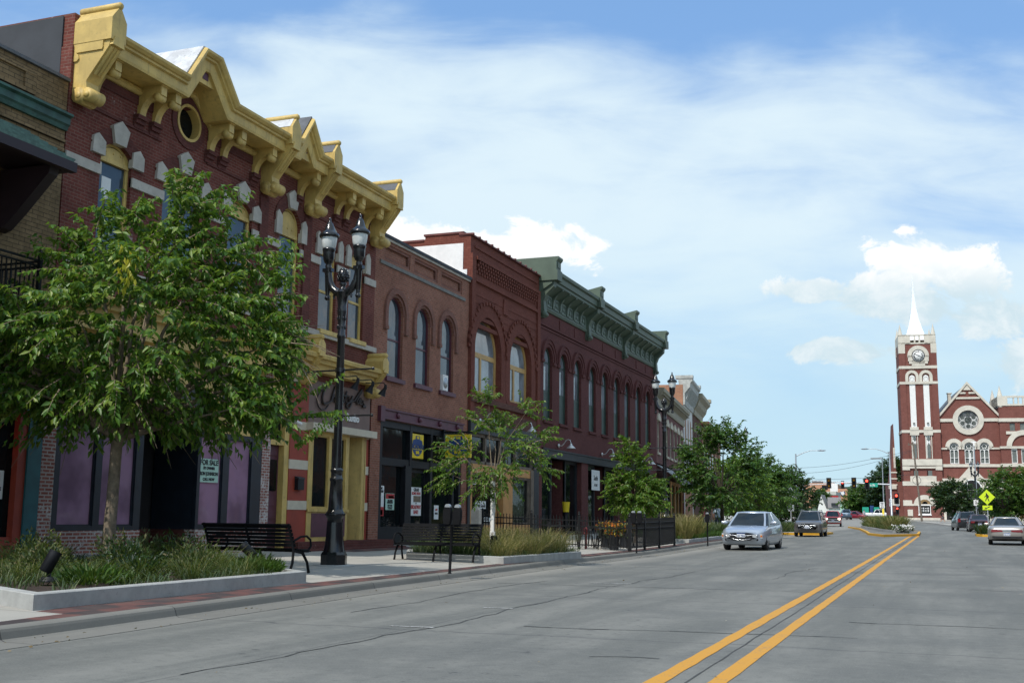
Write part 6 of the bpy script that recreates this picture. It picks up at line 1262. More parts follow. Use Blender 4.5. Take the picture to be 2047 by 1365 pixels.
# ---- bar sign projecting from the wall, and the one in its window
def bar_sign(loc, label, flat=False):
    r = thing('bar_sign', label, 'bar sign', loc); mb = MB()
    w, h = (1.0, .84)
    place = (lambda u, v, d=0: Matrix(((0, 0, 1, d), (1, 0, 0, u), (0, 1, 0, v), (0, 0, 0, 1)))) if flat else (lambda u, v, d=0: face_ny(u, v, -d))
    def panel(lp, d0, d1, m, n_):
        t = MB(); t.pz(lp, d0, d1); t.xf(place(0, 0)); return t.build(n_, m, r, **kw)
    bd = panel([(0, 0), (w, 0), (w, h), (0, h)], -.05, .05, M['signyel'], 'board')
    panel([(.10, .47), (.14, .62), (.34, .66), (.36, .78), (.66, .78), (.68, .66), (.88, .62), (.92, .47)], .05, .058, M['signblue'], 'arch_emblem'); panel([(.10, .30), (.90, .30), (.82, .20), (.66, .10), (.5, .07), (.34, .10), (.18, .20)], .05, .058, M['signblue'], 'lower_emblem')
    for tx, s_, u, v, m_ in (('THE', .10, .5, .68, 'signyel'), ('BROADWAY', .22, .5, .33, 'signblue'), ('BAR', .15, .5, .15, 'signyel')):
        t = text_mb(tx, s_, align='CENTER', bold=.008, depth=.006, sx=.80 if tx == 'BROADWAY' else 1.0); t.xf(place(u, v, .062)); t.build('lettering', M[m_], r, **kw)
    if not flat:
        mb = MB(); mb.box(-.1, 1.05, -.04, .04, h + .06, h + .12)
        for k in range(9): mb.tube([(.05 + k * .11, 0, h + .06), (.10 + k * .11, 0, h + .0), (.16 + k * .11, 0, h + .06)], .012, 5)
        mb.box(-.12, -.06, -.08, .08, h - .3, h + .3); mb.build('bracket', M['black'], r, **kw)
    return r
bar_sign((FX + .08, 38.0, 3.42), 'yellow and blue bar sign hanging from an iron bracket over the pavement'); bar_sign((FX - .15, 35.45, 3.3), 'yellow and blue bar sign inside the dark transom window', True)
# ---- posters and papers
def poster(y0, z0, w, h, label, lines, m='paper', x=FX + .0, blocks=(), cat='poster'):
    r = thing('poster', label, cat, (x, y0, z0)); mb = MB(); mb.box(-.012, 0, 0, w, 0, h); mb.build('sheet', M[m], r, **kw)
    for (a, b, c, d, mm_) in blocks: mb = MB(); mb.box(0, .003, a * w, b * w, c * h, d * h); mb.build('print_block', M[mm_], r, **kw)
    if lines:
        for tx, s_, v, mm_ in lines:
            t = text_mb(tx, s_, align='CENTER', bold=.004, depth=.003); wd_ = max((p[0] for p in t.v), default=1) - min((p[0] for p in t.v), default=0); k = min(1.0, w * .92 / max(wd_, 1e-3)); t.xf(face_x(w / 2, v * h, .006) @ Matrix.Diagonal((k, 1, 1, 1))); t.build('lettering', M[mm_], r, **kw)
    return r
poster(23.42, 2.08, .80, .58, 'mint green handwritten for sale notice in the purple shop window', (('FOR SALE', .18, .74, 'ink'), ('BY OWNER', .09, .55, 'ink'), ('RON JOHNSON', .12, .30, 'ink'), ('CALL NOW', .09, .08, 'ink')), 'mint', FX - .04)
poster(33.27, 1.30, .34, .98, 'tall white poster with a red border at the left of the bar window', (('BE', .10, .88, 'ink'), ('HERE', .10, .78, 'ink')), 'paper', FX - .16, ((0, .08, .42, 1, 'redink'), (.2, 1, 0, .30, 'redink'), (.2, .8, .03, .2, 'char')))
poster(33.75, 1.5, .64, .54, 'mint poster with a colour picture beside the red bordered poster', (('WE SERVE', .08, .52, 'ink'), ('BREAKFAST', .08, .40, 'ink'), ('TRY OUR', .08, .22, 'ink'), ('TODAY', .10, .05, 'ink')), 'mint', FX - .165, ((.02, .98, .68, .98, 'redink'), (.3, .9, .72, .85, 'signyel')))
poster(35.75, 1.32, .85, .98, 'large white bar poster with red lettering on the black door', (('GRAB', .16, .86, 'ink'), ('SOME BUDS', .13, .74, 'redink'), ('at', .08, .42, 'ink'), ('BROADWAY', .19, .24, 'redink'), ('BAR!', .18, .07, 'redink')), 'paper', FX - .215, ((.25, .95, .48, .70, 'bark'),))
poster(37.62, 1.2, .38, .50, 'small white poster with red letters right of the bar door', (('LIVE', .10, .62, 'redink'), ('MUSIC', .09, .36, 'ink')), 'paper', FX - .17)
poster(57.2, 2.75, 1.5, 1.05, 'white banner sign hung in the middle restaurant bay', (('Sushi', .36, .5, 'ink'), ('& Grill', .2, .2, 'ink')), 'paper', FX - .10, (), 'banner')
poster(50.9, 1.95, .6, .75, 'framed white notice inside the first restaurant bay', (), 'paper', FX - 1.40, ((.2, .8, .3, .7, 'char'),), 'notice')
poster(16.98, 1.55, .30, .55, 'white poster with red hands in the leftmost shop window', (('GIVE', .09, .3, 'ink'),), 'paper', FX - .11, ((.2, .6, .55, .8, 'redink'),))
poster(40.85, 2.55, .5, .2, 'white window lettering at the top of the tan shop window', (('Art', .2, .1, 'ink'),), 'paper', FX - .09, (), 'window lettering'); poster(41.3, 1.62, 1.1, .3, 'white circular logo lettering in the tan shop window', (('Hawk Goods', .18, .2, 'ink'),), 'paper', FX - .09, (), 'window lettering'); poster(40.9, 1.12, 2.0, .2, 'strip of white lettering along the bottom of the tan shop window', (('BOTTLES AND MORE', .17, .15, 'ink'),), 'paper', FX - .09, (), 'window lettering')
r = thing('neon_sign', 'small glowing red neon sign at the left edge window', 'neon sign', (FX - .1, 16.72, 2.6)); mb = MB(); mb.tube([(0, 0, 0), (0, .22, 0), (0, .22, .3), (0, 0, .3)], .02, 6); mb.build('tube', M['neon'] if 'neon' in M else M.setdefault('neon', mat('red_neon', (.9, .02, .02), .4, emit=3)), r, **kw); mb = MB(); mb.box(-.03, -.02, -.05, .3, -.05, .36); mb.build('backing', M['black'], r, **kw)
r = thing('air_conditioner', 'white window air conditioner in the third arched window', 'air conditioner', (FX - .12, 37.72, 5.88)); mb = MB(); mb.box(0, .16, 0, .44, 0, .58); mb.build('case', M['white'], r, **kw); mb = MB()
mb.lathe([(0, 0), (.2, 0), (.2, .01), (0, .012)], (.16, .22, .29), 16, axis='x'); mb.build('fan_grille', M['galv'], r, **kw)
mb = MB(); mb.box(FX - .136, FX - .13, 19.45, 19.75, 8.32, 8.7); mb.box(FX - .136, FX - .13, 19.3, 19.42, 8.85, 9.0); mb.box(FX - .136, FX - .13, 19.55, 19.68, 8.2, 8.32); tag(mb.build('paper_notice', M['paper']), 'white paper notices taped inside the leftmost upper window', 'notice')

# ================================================================ TRAFFIC SIGNALS, SIGNS, WIRES
def cobra(loc, H, arm, label, rz=0.0, head_only_arm=None):
    r = thing('street_light', label, 'street light', loc, rz, 'grey cobra head street lights'); mb = MB(); mb.lathe([(.22, 0), (.22, .3), (.13, .35), (.08, H)], n=10); mb.build('pole', M['galv'], r, **kw)
    mb = MB(); mb.tube([(0, 0, H - .3), (arm * .35, 0, H + .12), (arm * .65, 0, H + .36), (arm, 0, H + .36)], [.06, .05, .045, .04], 6); mb.build('arm', M['galv'], r, **kw)
    mb = MB(); s_ = 1 if arm > 0 else -1; mb.loft([[(arm + s_ * x, y * w, H + .36 + z * w) for y, z in ((-.14, 0), (0, -.09), (.14, 0), (0, .08))] for x, w in ((-.1, .5), (.2, 1), (.6, 1), (.85, .4))]); mb.lathe([(.05, .02), (.05, .14), (0, .16)], (arm + s_ * .25, 0, H + .40), 6); mb.build('lamp_head', M['galv'], r, **kw); return r
cobra((-15.9, 137, zg(137) + .14), 8.3, 2.6, 'grey cobra head street light above the dark tree on the left'); 
sp = cobra((-6.0, 152, zg(152)), 9.3, -2.6, 'grey mast pole with cobra head light left of the church tower')
sp['group'] = None; del sp['group']
mb = MB(); mb.tube([(0, 0, 5.55 - zg(152) + .3), (-4.0, 0, 6.05 - zg(152)), (-9.8, 0, 6.35 - zg(152))], [.10, .08, .05], 8); mb.build('mast_arm', M['galv'], sp, **kw)
mb = MB(); mb.box(-3.1, -1.55, -.12, -.08, 5.55 - zg(152), 6.05 - zg(152)); sg = mb.build('street_name_sign', M['sgreen'] if 'sgreen' in M else M.setdefault('sgreen', mat('street_sign_green', (.02, .36, .25), .4, var=.04)), sp, **kw)
t = text_mb('1st St', .38, align='CENTER', bold=.01); t.xf(face_ny(-2.33, 5.67 - zg(152), -.13)); t.build('lettering', M['white'], sg, **kw)
def signal(loc, label, lit=None, rz=0.0, back=False, n_=3):
    r = thing('traffic_signal', label, 'traffic signal', loc, rz, 'traffic signal heads'); mb = MB(); mb.box(-.20, .20, -.12, .12, -.56, .56); mb.box(-.30, .30, .0, .03, -.68, .68); mb.build('housing', M['sigbody'] if 'sigbody' in M else M.setdefault('sigbody', mat('signal_black', (.014, .015, .018), .5)), r, **kw)
    for i, nm in enumerate(('red', 'amber', 'green')):
        z = .36 - .36 * i; mb = MB(); mb.lathe([(0, -.145), (.14, -.14), (.15, -.12)], (0, 0, z), 14, axis='y')
        if back: m_ = M['ambl'] if i != 1 else M['char']
        else: m_ = M['redon'] if lit == nm else M['char']
        ln = mb.build('lens', m_, r, **kw); mb = MB(); mb.lathe([(.16, -.30), (.165, -.12), (.15, -.12), (.15, -.28)], (0, 0, z), 14, axis='y', cap=False); mb.build('visor', M['sigbody'], ln, **kw)
    return r
M['redon'] = mat('lit_red_lens', (1.0, .05, .03), .4, emit=6.0, var=0); M['ambl'] = mat('amber_lens', (.75, .36, .03), .4, var=.1)
zsig = lambda z: z
signal((-13.55, 151.85, 6.05), 'black signal head with two amber discs at the left of the mast arm', back=True); signal((-10.45, 151.85, 6.08), 'black signal head with two amber discs in the middle of the mast arm', back=True)
signal((-8.85, 151.7, 5.95), 'signal head showing red beside the green street name sign', 'red'); signal((-5.35, 151.8, 4.1), 'signal head showing red mounted on the side of the mast pole', 'red')
r = signal((-16.0, 205, 7.4), 'distant signal head showing red beyond the heart emblem building', 'red'); r2 = signal((-5.6, 160, 2.7), 'small pedestrian signal showing red low beside the mast pole', 'red'); r2.scale = (.7, .7, .7)
mp = thing('signal_mast', 'second grey mast arm across the far side of the crossing', 'signal mast', (-26.8, 206, zg(206))); mb = MB(); mb.lathe([(.2, 0), (.12, 6.4)], n=8); mb.build('pole', M['galv'], mp, **kw); mb = MB(); mb.tube([(0, 0, 5.9), (15, 0, 6.4)], .08, 6); mb.build('mast_arm', M['galv'], mp, **kw)
mb = MB(); mb.box(8.6, 9.9, -.1, -.06, 4.9, 6.2); mb.build('back_plate', M['white'], mp, **kw)
pl = thing('street_light', 'short grey parking lot light with flat square head above the dark trees', 'street light', (-10.9, 240, zg(240))); mb = MB(); mb.lathe([(.14, 0), (.09, 12.0)], n=8); mb.build('pole', M['galv'], pl, **kw); mb = MB(); mb.box(-2.2, -.05, -.3, .3, 11.85, 12.15); mb.build('lamp_head', M['galv'], pl, **kw)
# wires
for i, (z0, z1, sag, lab) in enumerate(((8.6, 11.2, 1.1, 'upper thin black overhead wire crossing the street'), (7.9, 11.0, 1.5, 'second thin black overhead wire dipping below the upper one'), (6.9, 7.4, .5, 'lowest thin black overhead wire near the mast arm'))):
    mb = MB(); pts = [(-30 + 26 * t / 20, 190, zg(190) + z0 + (z1 - z0) * t / 20 - sag * math.sin(math.pi * t / 20)) for t in range(21)]; mb.tube(pts, .022, 4); tag(mb.build('overhead_wire', M['char']), lab, 'wire', 'overhead wires')
up = thing('utility_pole', 'leaning wooden utility pole with crossarm before the church tower', 'utility pole', (-3.1, 192, zg(192))); mb = MB(); mb.tube([(0, 0, 0), (-.85, 0, 12.6)], [.17, .12], 8); mb.build('pole', M['wood'], up, **kw); mb = MB(); mb.box(-1.6, -.1, -.06, .06, 12.1, 12.25)
for x in (-1.5, -1.0, -.3): mb.lathe([(.05, 12.25), (.04, 12.45)], (x, 0, 0), 6)
mb.build('crossarm', M['wood'], up, **kw)
mb = MB(); mb.tube([(-.5 + .62 * math.cos(a), -.2, 6.5 + .62 * math.sin(a)) for a in np.linspace(0, 6.2832, 25)], .03, 6); mb.build('wire_coil', M['black'], up, **kw)
fp = thing('flagpole', 'slim white pole with a small camera standing before the church nave', 'pole', (4.5, 170, zg(170) + .14)); mb = MB(); mb.lathe([(.12, 0), (.07, 11.2)], n=8); mb.build('pole', M['galv'], fp, **kw); mb = MB(); mb.box(-.35, .35, -.1, .1, 11.1, 11.25); mb.box(-.1, .1, -.2, .1, 10.6, 11.1); mb.build('camera_bracket', M['white'], fp, **kw)
# crosswalk warning sign
cs = thing('crossing_sign', 'fluorescent yellow diamond pedestrian sign with arrow plaque', 'road sign', (3.35, 98, zg(98) + .14)); mb = MB(); mb.box(-.04, .04, -.03, .03, 0, 3.3); mb.build('post', M['galv'], cs, **kw)
mb = MB(); s_ = .60; fr(mb, [(0, 2.72 - s_), (s_, 2.72), (0, 2.72 + s_), (-s_, 2.72)], -.06, -.04); dm = mb.build('diamond_panel', M['lime'], cs, **kw)
mb = MB()
def limb(pts, w): 
    for a, b in zip(pts[:-1], pts[1:]):
        a, b = Vector(a), Vector(b); d = (b - a); L = d.length; d.normalize(); mb.obox(((a.x + b.x) / 2, -.065, 2.72 + (a.y + b.y) / 2), (L + w * .5, .006, w), ax=(d.x, 0, d.y), ay=(0, 1, 0), az=(-d.y, 0, d.x))
mb.lathe([(0, -.068), (.055, -.068), (.055, -.06)], (-.03, 0, 2.72 + .27), 10, axis='y'); limb([(0, .18), (.02, -.02)], .14); limb([(-.01, .17), (-.12, .08), (-.17, .0)], .05); limb([(.05, .17), (.13, .06), (.10, -.02)], .05); limb([(0, -.03), (-.06, -.16), (-.12, -.30)], .06); limb([(.04, -.03), (.08, -.16), (.14, -.31)], .06); mb.build('walking_figure', M['ink'], dm, **kw)
mb = MB(); mb.box(-.36, .36, -.06, -.04, 1.72, 2.06); ap = mb.build('arrow_plaque', M['lime'], cs, **kw); mb = MB(); d = Vector((-.88, 0, -.47)); mb.obox((.03, -.065, 1.905), (.40, .006, .05), ax=d, ay=(0, 1, 0), az=(.47, 0, -.88)); fr(mb, [(-.23, 1.79), (-.06, 1.80), (-.13, 1.93)], -.07, -.06); mb.build('arrow', M['ink'], ap, **kw)
def plate_sign(name, loc, w, h, z, label, tx=None, H=2.6, m='white'):
    r = thing(name, label, 'road sign', loc); mb = MB(); mb.box(-.035, .035, -.02, .03, 0, H); mb.build('post', M['galv'], r, **kw); mb = MB(); mb.box(-w / 2, w / 2, -.05, -.03, z, z + h); pn = mb.build('panel', M[m], r, **kw)
    if tx:
        for (s, sz, v) in tx: t = text_mb(s, sz, align='CENTER', bold=.008); t.xf(face_ny(0, z + v, -.055)); t.build('lettering', M['ink'], pn, **kw)
    return r
plate_sign('speed_limit_sign', (-9.6, 205, zg(205)), .8, 1.0, 2.1, 'white speed limit sign reading 25 on a yellow post beyond the island', (('SPEED', .2, .75), ('LIMIT', .2, .52), ('25', .5, .1)), 3.1)
plate_sign('parking_sign', (3.3, 128, zg(128) + .14), .45, .6, 2.3, 'small white regulation sign on the black lamp pole near the church', (('2', .4, .18),), 3.0)
r = plate_sign('diamond_sign', (-13.6, 112, zg(112) + .14), .01, .01, 2.8, 'grey back of a diamond road sign by the dark tree', None, 3.4); mb = MB(); fr(mb, [(.75, 3.05), (1.5, 3.05 + .0), (0.75, 3.9), (0, 3.05), (.75, 2.2)][0:0] or [(0, 2.3), (.78, 3.08), (0, 3.86), (-.78, 3.08)], -.02, 0); mb.build('panel_back', M['galv'], r, **kw); mb = MB(); mb.box(-.3, .3, -.02, 0, 1.55, 2.15); mb.build('plaque_back', M['galv'], r, **kw)
r = thing('bollard', 'tall yellow steel bollard under the speed limit sign', 'bollard', (-9.4, 203.6, zg(203.6))); mb = MB(); mb.lathe([(.17, 0), (.17, 1.9), (.1, 2.0), (0, 2.02)], n=10); mb.build('post', M['signyel'], r, **kw); mb = MB(); mb.lathe([(.175, .9), (.175, 1.05)], n=10); mb.build('band', M['white'], r, **kw)
for x, lab in ((-7.85, 'grey pedestrian signal post with stacked plates left of the mast pole'), (-6.75, 'second grey pedestrian signal post nearer the mast pole')):
    r = thing('signal_post', lab, 'signal post', (x, 196, zg(196))); mb = MB(); mb.lathe([(.08, 0), (.06, 3.6)], n=8); mb.build('post', M['char'], r, **kw); mb = MB(); mb.box(-.2, .2, -.1, .05, 3.2, 3.65); mb.box(-.22, .22, -.1, .05, 2.4, 2.85); mb.build('plates', M['galv'], r, **kw)
for x, lab, m_ in ((-14.2, 'bright green fuel canopy sign far behind the pickup', 'sgreen'), (-13.0, 'blue fuel pump sign beside the green canopy sign', 'signblue'), (-12.2, 'second bright green sign under the round green tree', 'sgreen')):
    r = thing('roadside_sign', lab, 'sign', (x, 236, zg(236))); mb = MB(); mb.box(-.35 if m_ == 'signblue' else -.6, .35 if m_ == 'signblue' else .6, -.1, .1, .9, 2.6 if m_ == 'signblue' else 2.3); mb.build('panel', M[m_], r, **kw); mb = MB(); mb.box(-.08, .08, -.05, .05, 0, .9); mb.build('post', M['galv'], r, **kw)
# ================================================================ MEDIAN ISLAND
IS = [(-3.6, 77.0), (-1.55, 82.2), (-1.65, 94), (-3.4, 106), (-8.2, 128), (-9.6, 128), (-7.4, 112), (-5.6, 92), (-4.9, 83)]
def offset(poly, d):
    P = [Vector(p) for p in poly]; out = []; n_ = len(P); ar = sum(P[i].x * P[(i + 1) % n_].y - P[(i + 1) % n_].x * P[i].y for i in range(n_)); s_ = 1 if ar > 0 else -1
    for i in range(n_):
        e0 = (P[i] - P[i - 1]).normalized(); e1 = (P[(i + 1) % n_] - P[i]).normalized(); n0 = Vector((-e0.y, e0.x)) * s_; n1 = Vector((-e1.y, e1.x)) * s_; m_ = n0 + n1; m_ /= max(.4, m_.dot(n0)); out.append(tuple(P[i] + m_ * d))
    return out
mb = MB(); I2 = offset(IS, .16); mb.loft([[(x, y, zg(y) - .1) for x, y in IS], [(x, y, zg(y) + .15) for x, y in IS], [(x, y, zg(y) + .155) for x, y in I2]], cap=False); structure('kerb', mb, M['ykerb'])
mb = MB(); tri = tessellate_polygon([[Vector((x, y, 0)) for x, y in I2]]); mb.add([(x, y, zg(y) + .15) for x, y in I2], tri); structure('median_island', mb, M['kerbm'])
IP = [(-3.3, 84), (-2.3, 85), (-2.35, 96), (-4.2, 108), (-6.9, 118), (-7.6, 118), (-6.3, 106), (-4.6, 92)]
mb = MB(); I4 = offset(IP, .16); mb.loft([[(x, y, zg(y) + .1) for x, y in IP], [(x, y, zg(y) + .34) for x, y in IP], [(x, y, zg(y) + .34) for x, y in I4]], cap=False); pi = thing('planter', 'grey stone planter kerb on the median island holding wild grasses', 'planter', (-4, 90, zg(90))); mb.build('planter_wall', M['planterc'], pi)
mb = MB(); tri = tessellate_polygon([[Vector((x, y, 0)) for x, y in I4]]); mb.add([(x, y, zg(y) + .30) for x, y in I4], tri); mb.build('soil', M['soil'], pi)
# ================================================================ VEHICLES (local frame: nose at y=0 toward -Y, tail toward +Y)
def paint(name, col, metal=.5): 
    m, n, b = principled(name); n.set(b.inputs['Base Color'], (*col, 1)); b.inputs['Metallic'].default_value = metal; b.inputs['Roughness'].default_value = .34; b.inputs['Coat Weight'].default_value = .8; b.inputs['Coat Roughness'].default_value = .04
    f = n.noise(n.pos(), 400, 2); n.l.new(n.bump(f, .03, .001), b.inputs['Normal']); return m
M['p_silver'] = paint('silver_car_paint', (.46, .52, .60), .55); M['p_grey'] = paint('taupe_grey_car_paint', (.15, .145, .145), .5); M['p_red'] = paint('red_truck_paint', (.36, .025, .030), .2)
M['p_blue'] = paint('slate_blue_car_paint', (.10, .15, .21), .4); M['p_tan'] = paint('champagne_car_paint', (.42, .395, .36), .55); M['p_dark'] = paint('near_black_car_paint', (.022, .025, .032), .3); M['p_maroon'] = paint('dark_maroon_car_paint', (.05, .022, .03), .3); M['p_white'] = paint('white_car_paint', (.72, .73, .74), .1); M['p_red2'] = paint('crimson_car_paint', (.22, .015, .03), .2)
M['carglass'] = glass_mat('car_glass', (.010, .018, .026), .03, .22, .004); M['tyre'] = mat('tyre_rubber', (.014, .014, .015), .8); M['rim'] = mat('alloy_rim', (.45, .46, .47), .3, metal=.8, var=.05)
M['chrome'] = mat('chrome', (.42, .44, .46), .22, metal=.9, var=.03); M['trim'] = mat('black_trim', (.012, .012, .014), .5); M['lamp'] = mat('headlamp_lens', (.55, .58, .60), .12, var=.15, vs=14, spec=.8, coat=1.0); M['lampon'] = mat('lit_headlamp', (1.0, .86, .66), .3, emit=4.0, var=0)
M['taillamp'] = mat('tail_lamp_red', (.20, .006, .010), .2, var=.15, spec=.7, coat=.8); M['amberl'] = mat('amber_lens_car', (.65, .18, .02), .2); M['plate'] = mat('plate_white', (.66, .70, .74), .6, var=.03); M['plateblue'] = mat('plate_blue', (.03, .07, .24), .6)
SPEC = {
 'sedan': dict(L=4.55, W=1.74, lower=[(0, .56, .42, .66), (.05, .68, .28, .72), (.22, .80, .20, .79), (.75, .855, .18, .88), (1.30, .865, .18, .97), (2.4, .87, .18, .99), (3.4, .865, .18, 1.02), (3.9, .85, .22, 1.07), (4.35, .80, .28, 1.04), (4.50, .70, .36, .98), (4.55, .62, .48, .90)], base=(1.02, 4.05), roof=(1.92, 3.25), H=1.50, rw=.63, bw=.83, wx=(.90, 3.52), wr=.315),
 'barge': dict(L=4.95, W=1.86, lower=[(0, .60, .40, .62), (.05, .72, .26, .70), (.25, .84, .20, .76), (.9, .91, .18, .86), (1.45, .92, .18, .93), (2.6, .925, .18, .95), (3.7, .92, .18, .97), (4.25, .90, .22, .98), (4.72, .84, .30, .94), (4.90, .76, .36, .86), (4.95, .68, .46, .78)], base=(1.35, 4.25), roof=(2.25, 3.40), H=1.42, rw=.58, bw=.83, wx=(.95, 3.75), wr=.32),
 'suv': dict(L=4.8, W=1.9, lower=[(0, .62, .46, .84), (.05, .76, .32, .90), (.22, .88, .24, .98), (.75, .935, .24, 1.06), (1.25, .945, .24, 1.12), (2.6, .95, .24, 1.14), (3.8, .945, .24, 1.17), (4.4, .93, .26, 1.18), (4.70, .88, .34, 1.16), (4.78, .82, .42, 1.1)], base=(1.05, 4.68), roof=(1.85, 4.25), H=1.74, rw=.64, bw=.86, wx=(.92, 3.78), wr=.37),
 'pickup': dict(L=5.6, W=1.98, lower=[(0, .80, .52, 1.05), (.04, .88, .40, 1.10), (.20, .95, .34, 1.13), (1.0, .98, .34, 1.17), (1.5, .985, .34, 1.2), (2.6, .985, .34, 1.2), (3.6, .985, .34, 1.2), (5.3, .98, .36, 1.2), (5.58, .95, .42, 1.18)], base=(1.35, 3.5), roof=(2.0, 3.1), H=1.85, rw=.68, bw=.90, wx=(1.0, 4.35), wr=.40)}
def apply_bool(o, cutter):
    md = o.modifiers.new('cut', 'BOOLEAN'); md.object = cutter; md.operation = 'DIFFERENCE'; md.solver = 'EXACT'
    dg = bpy.context.evaluated_depsgraph_get(); me = bpy.data.meshes.new_from_object(o.evaluated_get(dg)); o.modifiers.clear(); old = o.data; o.data = me; bpy.data.objects.remove(cutter)
def make_car(kind, pm, name, label, loc, rz, group=None, cat='car', lights='', plate_front=True, detail=True):
    S_ = SPEC[kind]; r = thing(name, label, cat, loc, rz, group); L = S_['L']
    rings = []
    for (y, hw, zb, zt) in S_['lower']:
        zm = zb + (zt - zb) * .55
        half = [(hw * .80, zb), (hw * .96, zb + .05), (hw, zb + (zt - zb) * .30), (hw, zm), (hw * .975, zb + (zt - zb) * .80), (hw * .93, zt - .035), (hw * .80, zt), (hw * .4, zt + .018)]
        rings.append([(x, y, z) for x, z in half] + [(-x, y, z) for x, z in half[::-1]])
    mb = MB(); mb.loft(rings, sm=True); bo = mb.build('body', [pm, M['trim']], r, **kw)
    cut = MB()
    for y in S_['wx']:
        for s_ in (-1, 1): cut.lathe([(0, -.16), (S_['wr'] + .06, -.16), (S_['wr'] + .06, .3), (0, .3)], (s_ * (S_['W'] / 2 - .08), y, S_['wr']), 20, axis='x', sm=False) if s_ > 0 else cut.lathe([(0, -.3), (S_['wr'] + .06, -.3), (S_['wr'] + .06, .16), (0, .16)], (s_ * (S_['W'] / 2 - .08), y, S_['wr']), 20, axis='x', sm=False)
    co = cut.build('wheel_cut', M['trim'], None); apply_bool(bo, co)
    if len(bo.data.materials) < 2: bo.data.materials.append(M['trim'])
    # cabin: glass volume, painted roof and pillars
    lw = lambda y: float(np.interp(y, [q[0] for q in S_['lower']], [q[3] for q in S_['lower']]))
    b0, b1_ = S_['base']; r0, r1 = S_['roof']; H = S_['H']; bw, rw = S_['bw'], S_['rw']; zb0, zb1 = lw(b0) - .03, lw(b1_) - .03
    rows = []
    for t, (y0, y1) in ((0, (b0, b1_)), (.5, ((b0 * .42 + r0 * .58) - .06, (b1_ * .45 + r1 * .55) + .05)), (1, (r0, r1))):
        w = bw + (rw - bw) * (t ** 1.15); za, zb_ = zb0 + (H - .06 - zb0) * t, zb1 + (H - .06 - zb1) * t; rows.append((y0, y1, w, za, zb_))
    mb = MB(); rg = []
    for y0, y1, w, za, zb_ in rows: rg.append([(-w * .86, y0, za), (0, y0 - .07, za), (w * .86, y0, za), (w, y0 + .22, za), (w, (y0 + y1) / 2, (za + zb_) / 2), (w, y1 - .18, zb_), (w * .84, y1, zb_), (0, y1 + .05, zb_), (-w * .84, y1, zb_), (-w, y1 - .18, zb_), (-w, (y0 + y1) / 2, (za + zb_) / 2), (-w, y0 + .22, za)])
    mb.loft(rg, sm=False); cb = mb.build('cabin_glass', M['carglass'], r, **kw)
    mb = MB(); rg2 = []
    for f, dz in ((1.0, -.065), (1.02, -.035), (.96, .0), (.6, .028)):
        y0, y1, w = r0 + (1 - f) * .5, r1 - (1 - f) * .5, rw * f; za = H - .02 + dz
        rg2.append([(-w * .86, y0, za - .01), (0, y0 - .07, za), (w * .86, y0, za - .01), (w, y0 + .22, za), (w, (y0 + y1) / 2, za + .005), (w, y1 - .18, za), (w * .84, y1, za - .01), (0, y1 + .05, za), (-w * .84, y1, za - .01), (-w, y1 - .18, za), (-w, (y0 + y1) / 2, za + .005), (-w, y0 + .22, za)])
    mb.loft(rg2, sm=True); mb.build('roof', pm, r, **kw)
    mb = MB()
    for s_ in (-1, 1):
        for i in (2, 6): mb.tube([tuple(Vector((s_ * abs(g[i][0]), g[i][1], g[i][2])) * 1.0) for g in rg], [.055, .042, .045] if i == 2 else [.10, .085, .07], 6)
        g0, g2 = rg[0][4], rg[2][4]; mb.tube([(s_ * g0[0], g0[1], g0[2]), (s_ * rg[1][4][0], g0[1] + .02, rg[1][4][2]), (s_ * g2[0], g2[1] + .06, g2[2])], .036, 6)
        if kind == 'suv': mb.tube([(s_ * rg[1][5][0], rg[1][5][1] - .55, rg[0][5][2]), (s_ * rg[2][5][0], rg[2][5][1] - .6, rg[2][5][2])], .05, 6); mb.tube([(s_ * rw * .95, r0 + .3, H + .02), (s_ * rw * .95, r0 + .4, H + .06), (s_ * rw * .95, r1 - .2, H + .06), (s_ * rw * .95, r1, H + .0)], .02, 6)
        if kind == 'pickup': mb.box(min(s_ * .86, s_ * .98), max(s_ * .86, s_ * .98), 3.6, 5.5, 1.17, 1.24)
    mb.build('pillar', pm, r, **kw)
    for y in S_['wx']:
        for s_ in (-1, 1):
            R_ = S_['wr']; xo = s_ * (S_['W'] / 2 - .02); mb = MB(); mb.lathe([(R_ * .62, 0), (R_ * .95, 0), (R_, .03), (R_, .17), (R_ * .95, .2), (R_ * .62, .2)], (xo - (.2 if s_ > 0 else 0), y, R_), 22, axis='x'); wh = mb.build('wheel', M['tyre'], r, **kw)
            mb = MB(); mb.lathe([(R_ * .64, -.015), (R_ * .60, .0), (.05, -.02), (0, -.02)] if s_ > 0 else [(R_ * .64, .015), (R_ * .60, 0), (.05, .02), (0, .02)], (xo - s_ * .02, y, R_), 18, axis='x')
            for k in range(5): a = 2 * math.pi * k / 5; mb.obox((xo - s_ * .005, y + R_ * .33 * math.cos(a), R_ + R_ * .33 * math.sin(a)), (.03, R_ * .5, .06), ay=(0, math.cos(a), math.sin(a)), az=(0, -math.sin(a), math.cos(a)))
            mb.build('rim', M['rim'], wh, **kw)
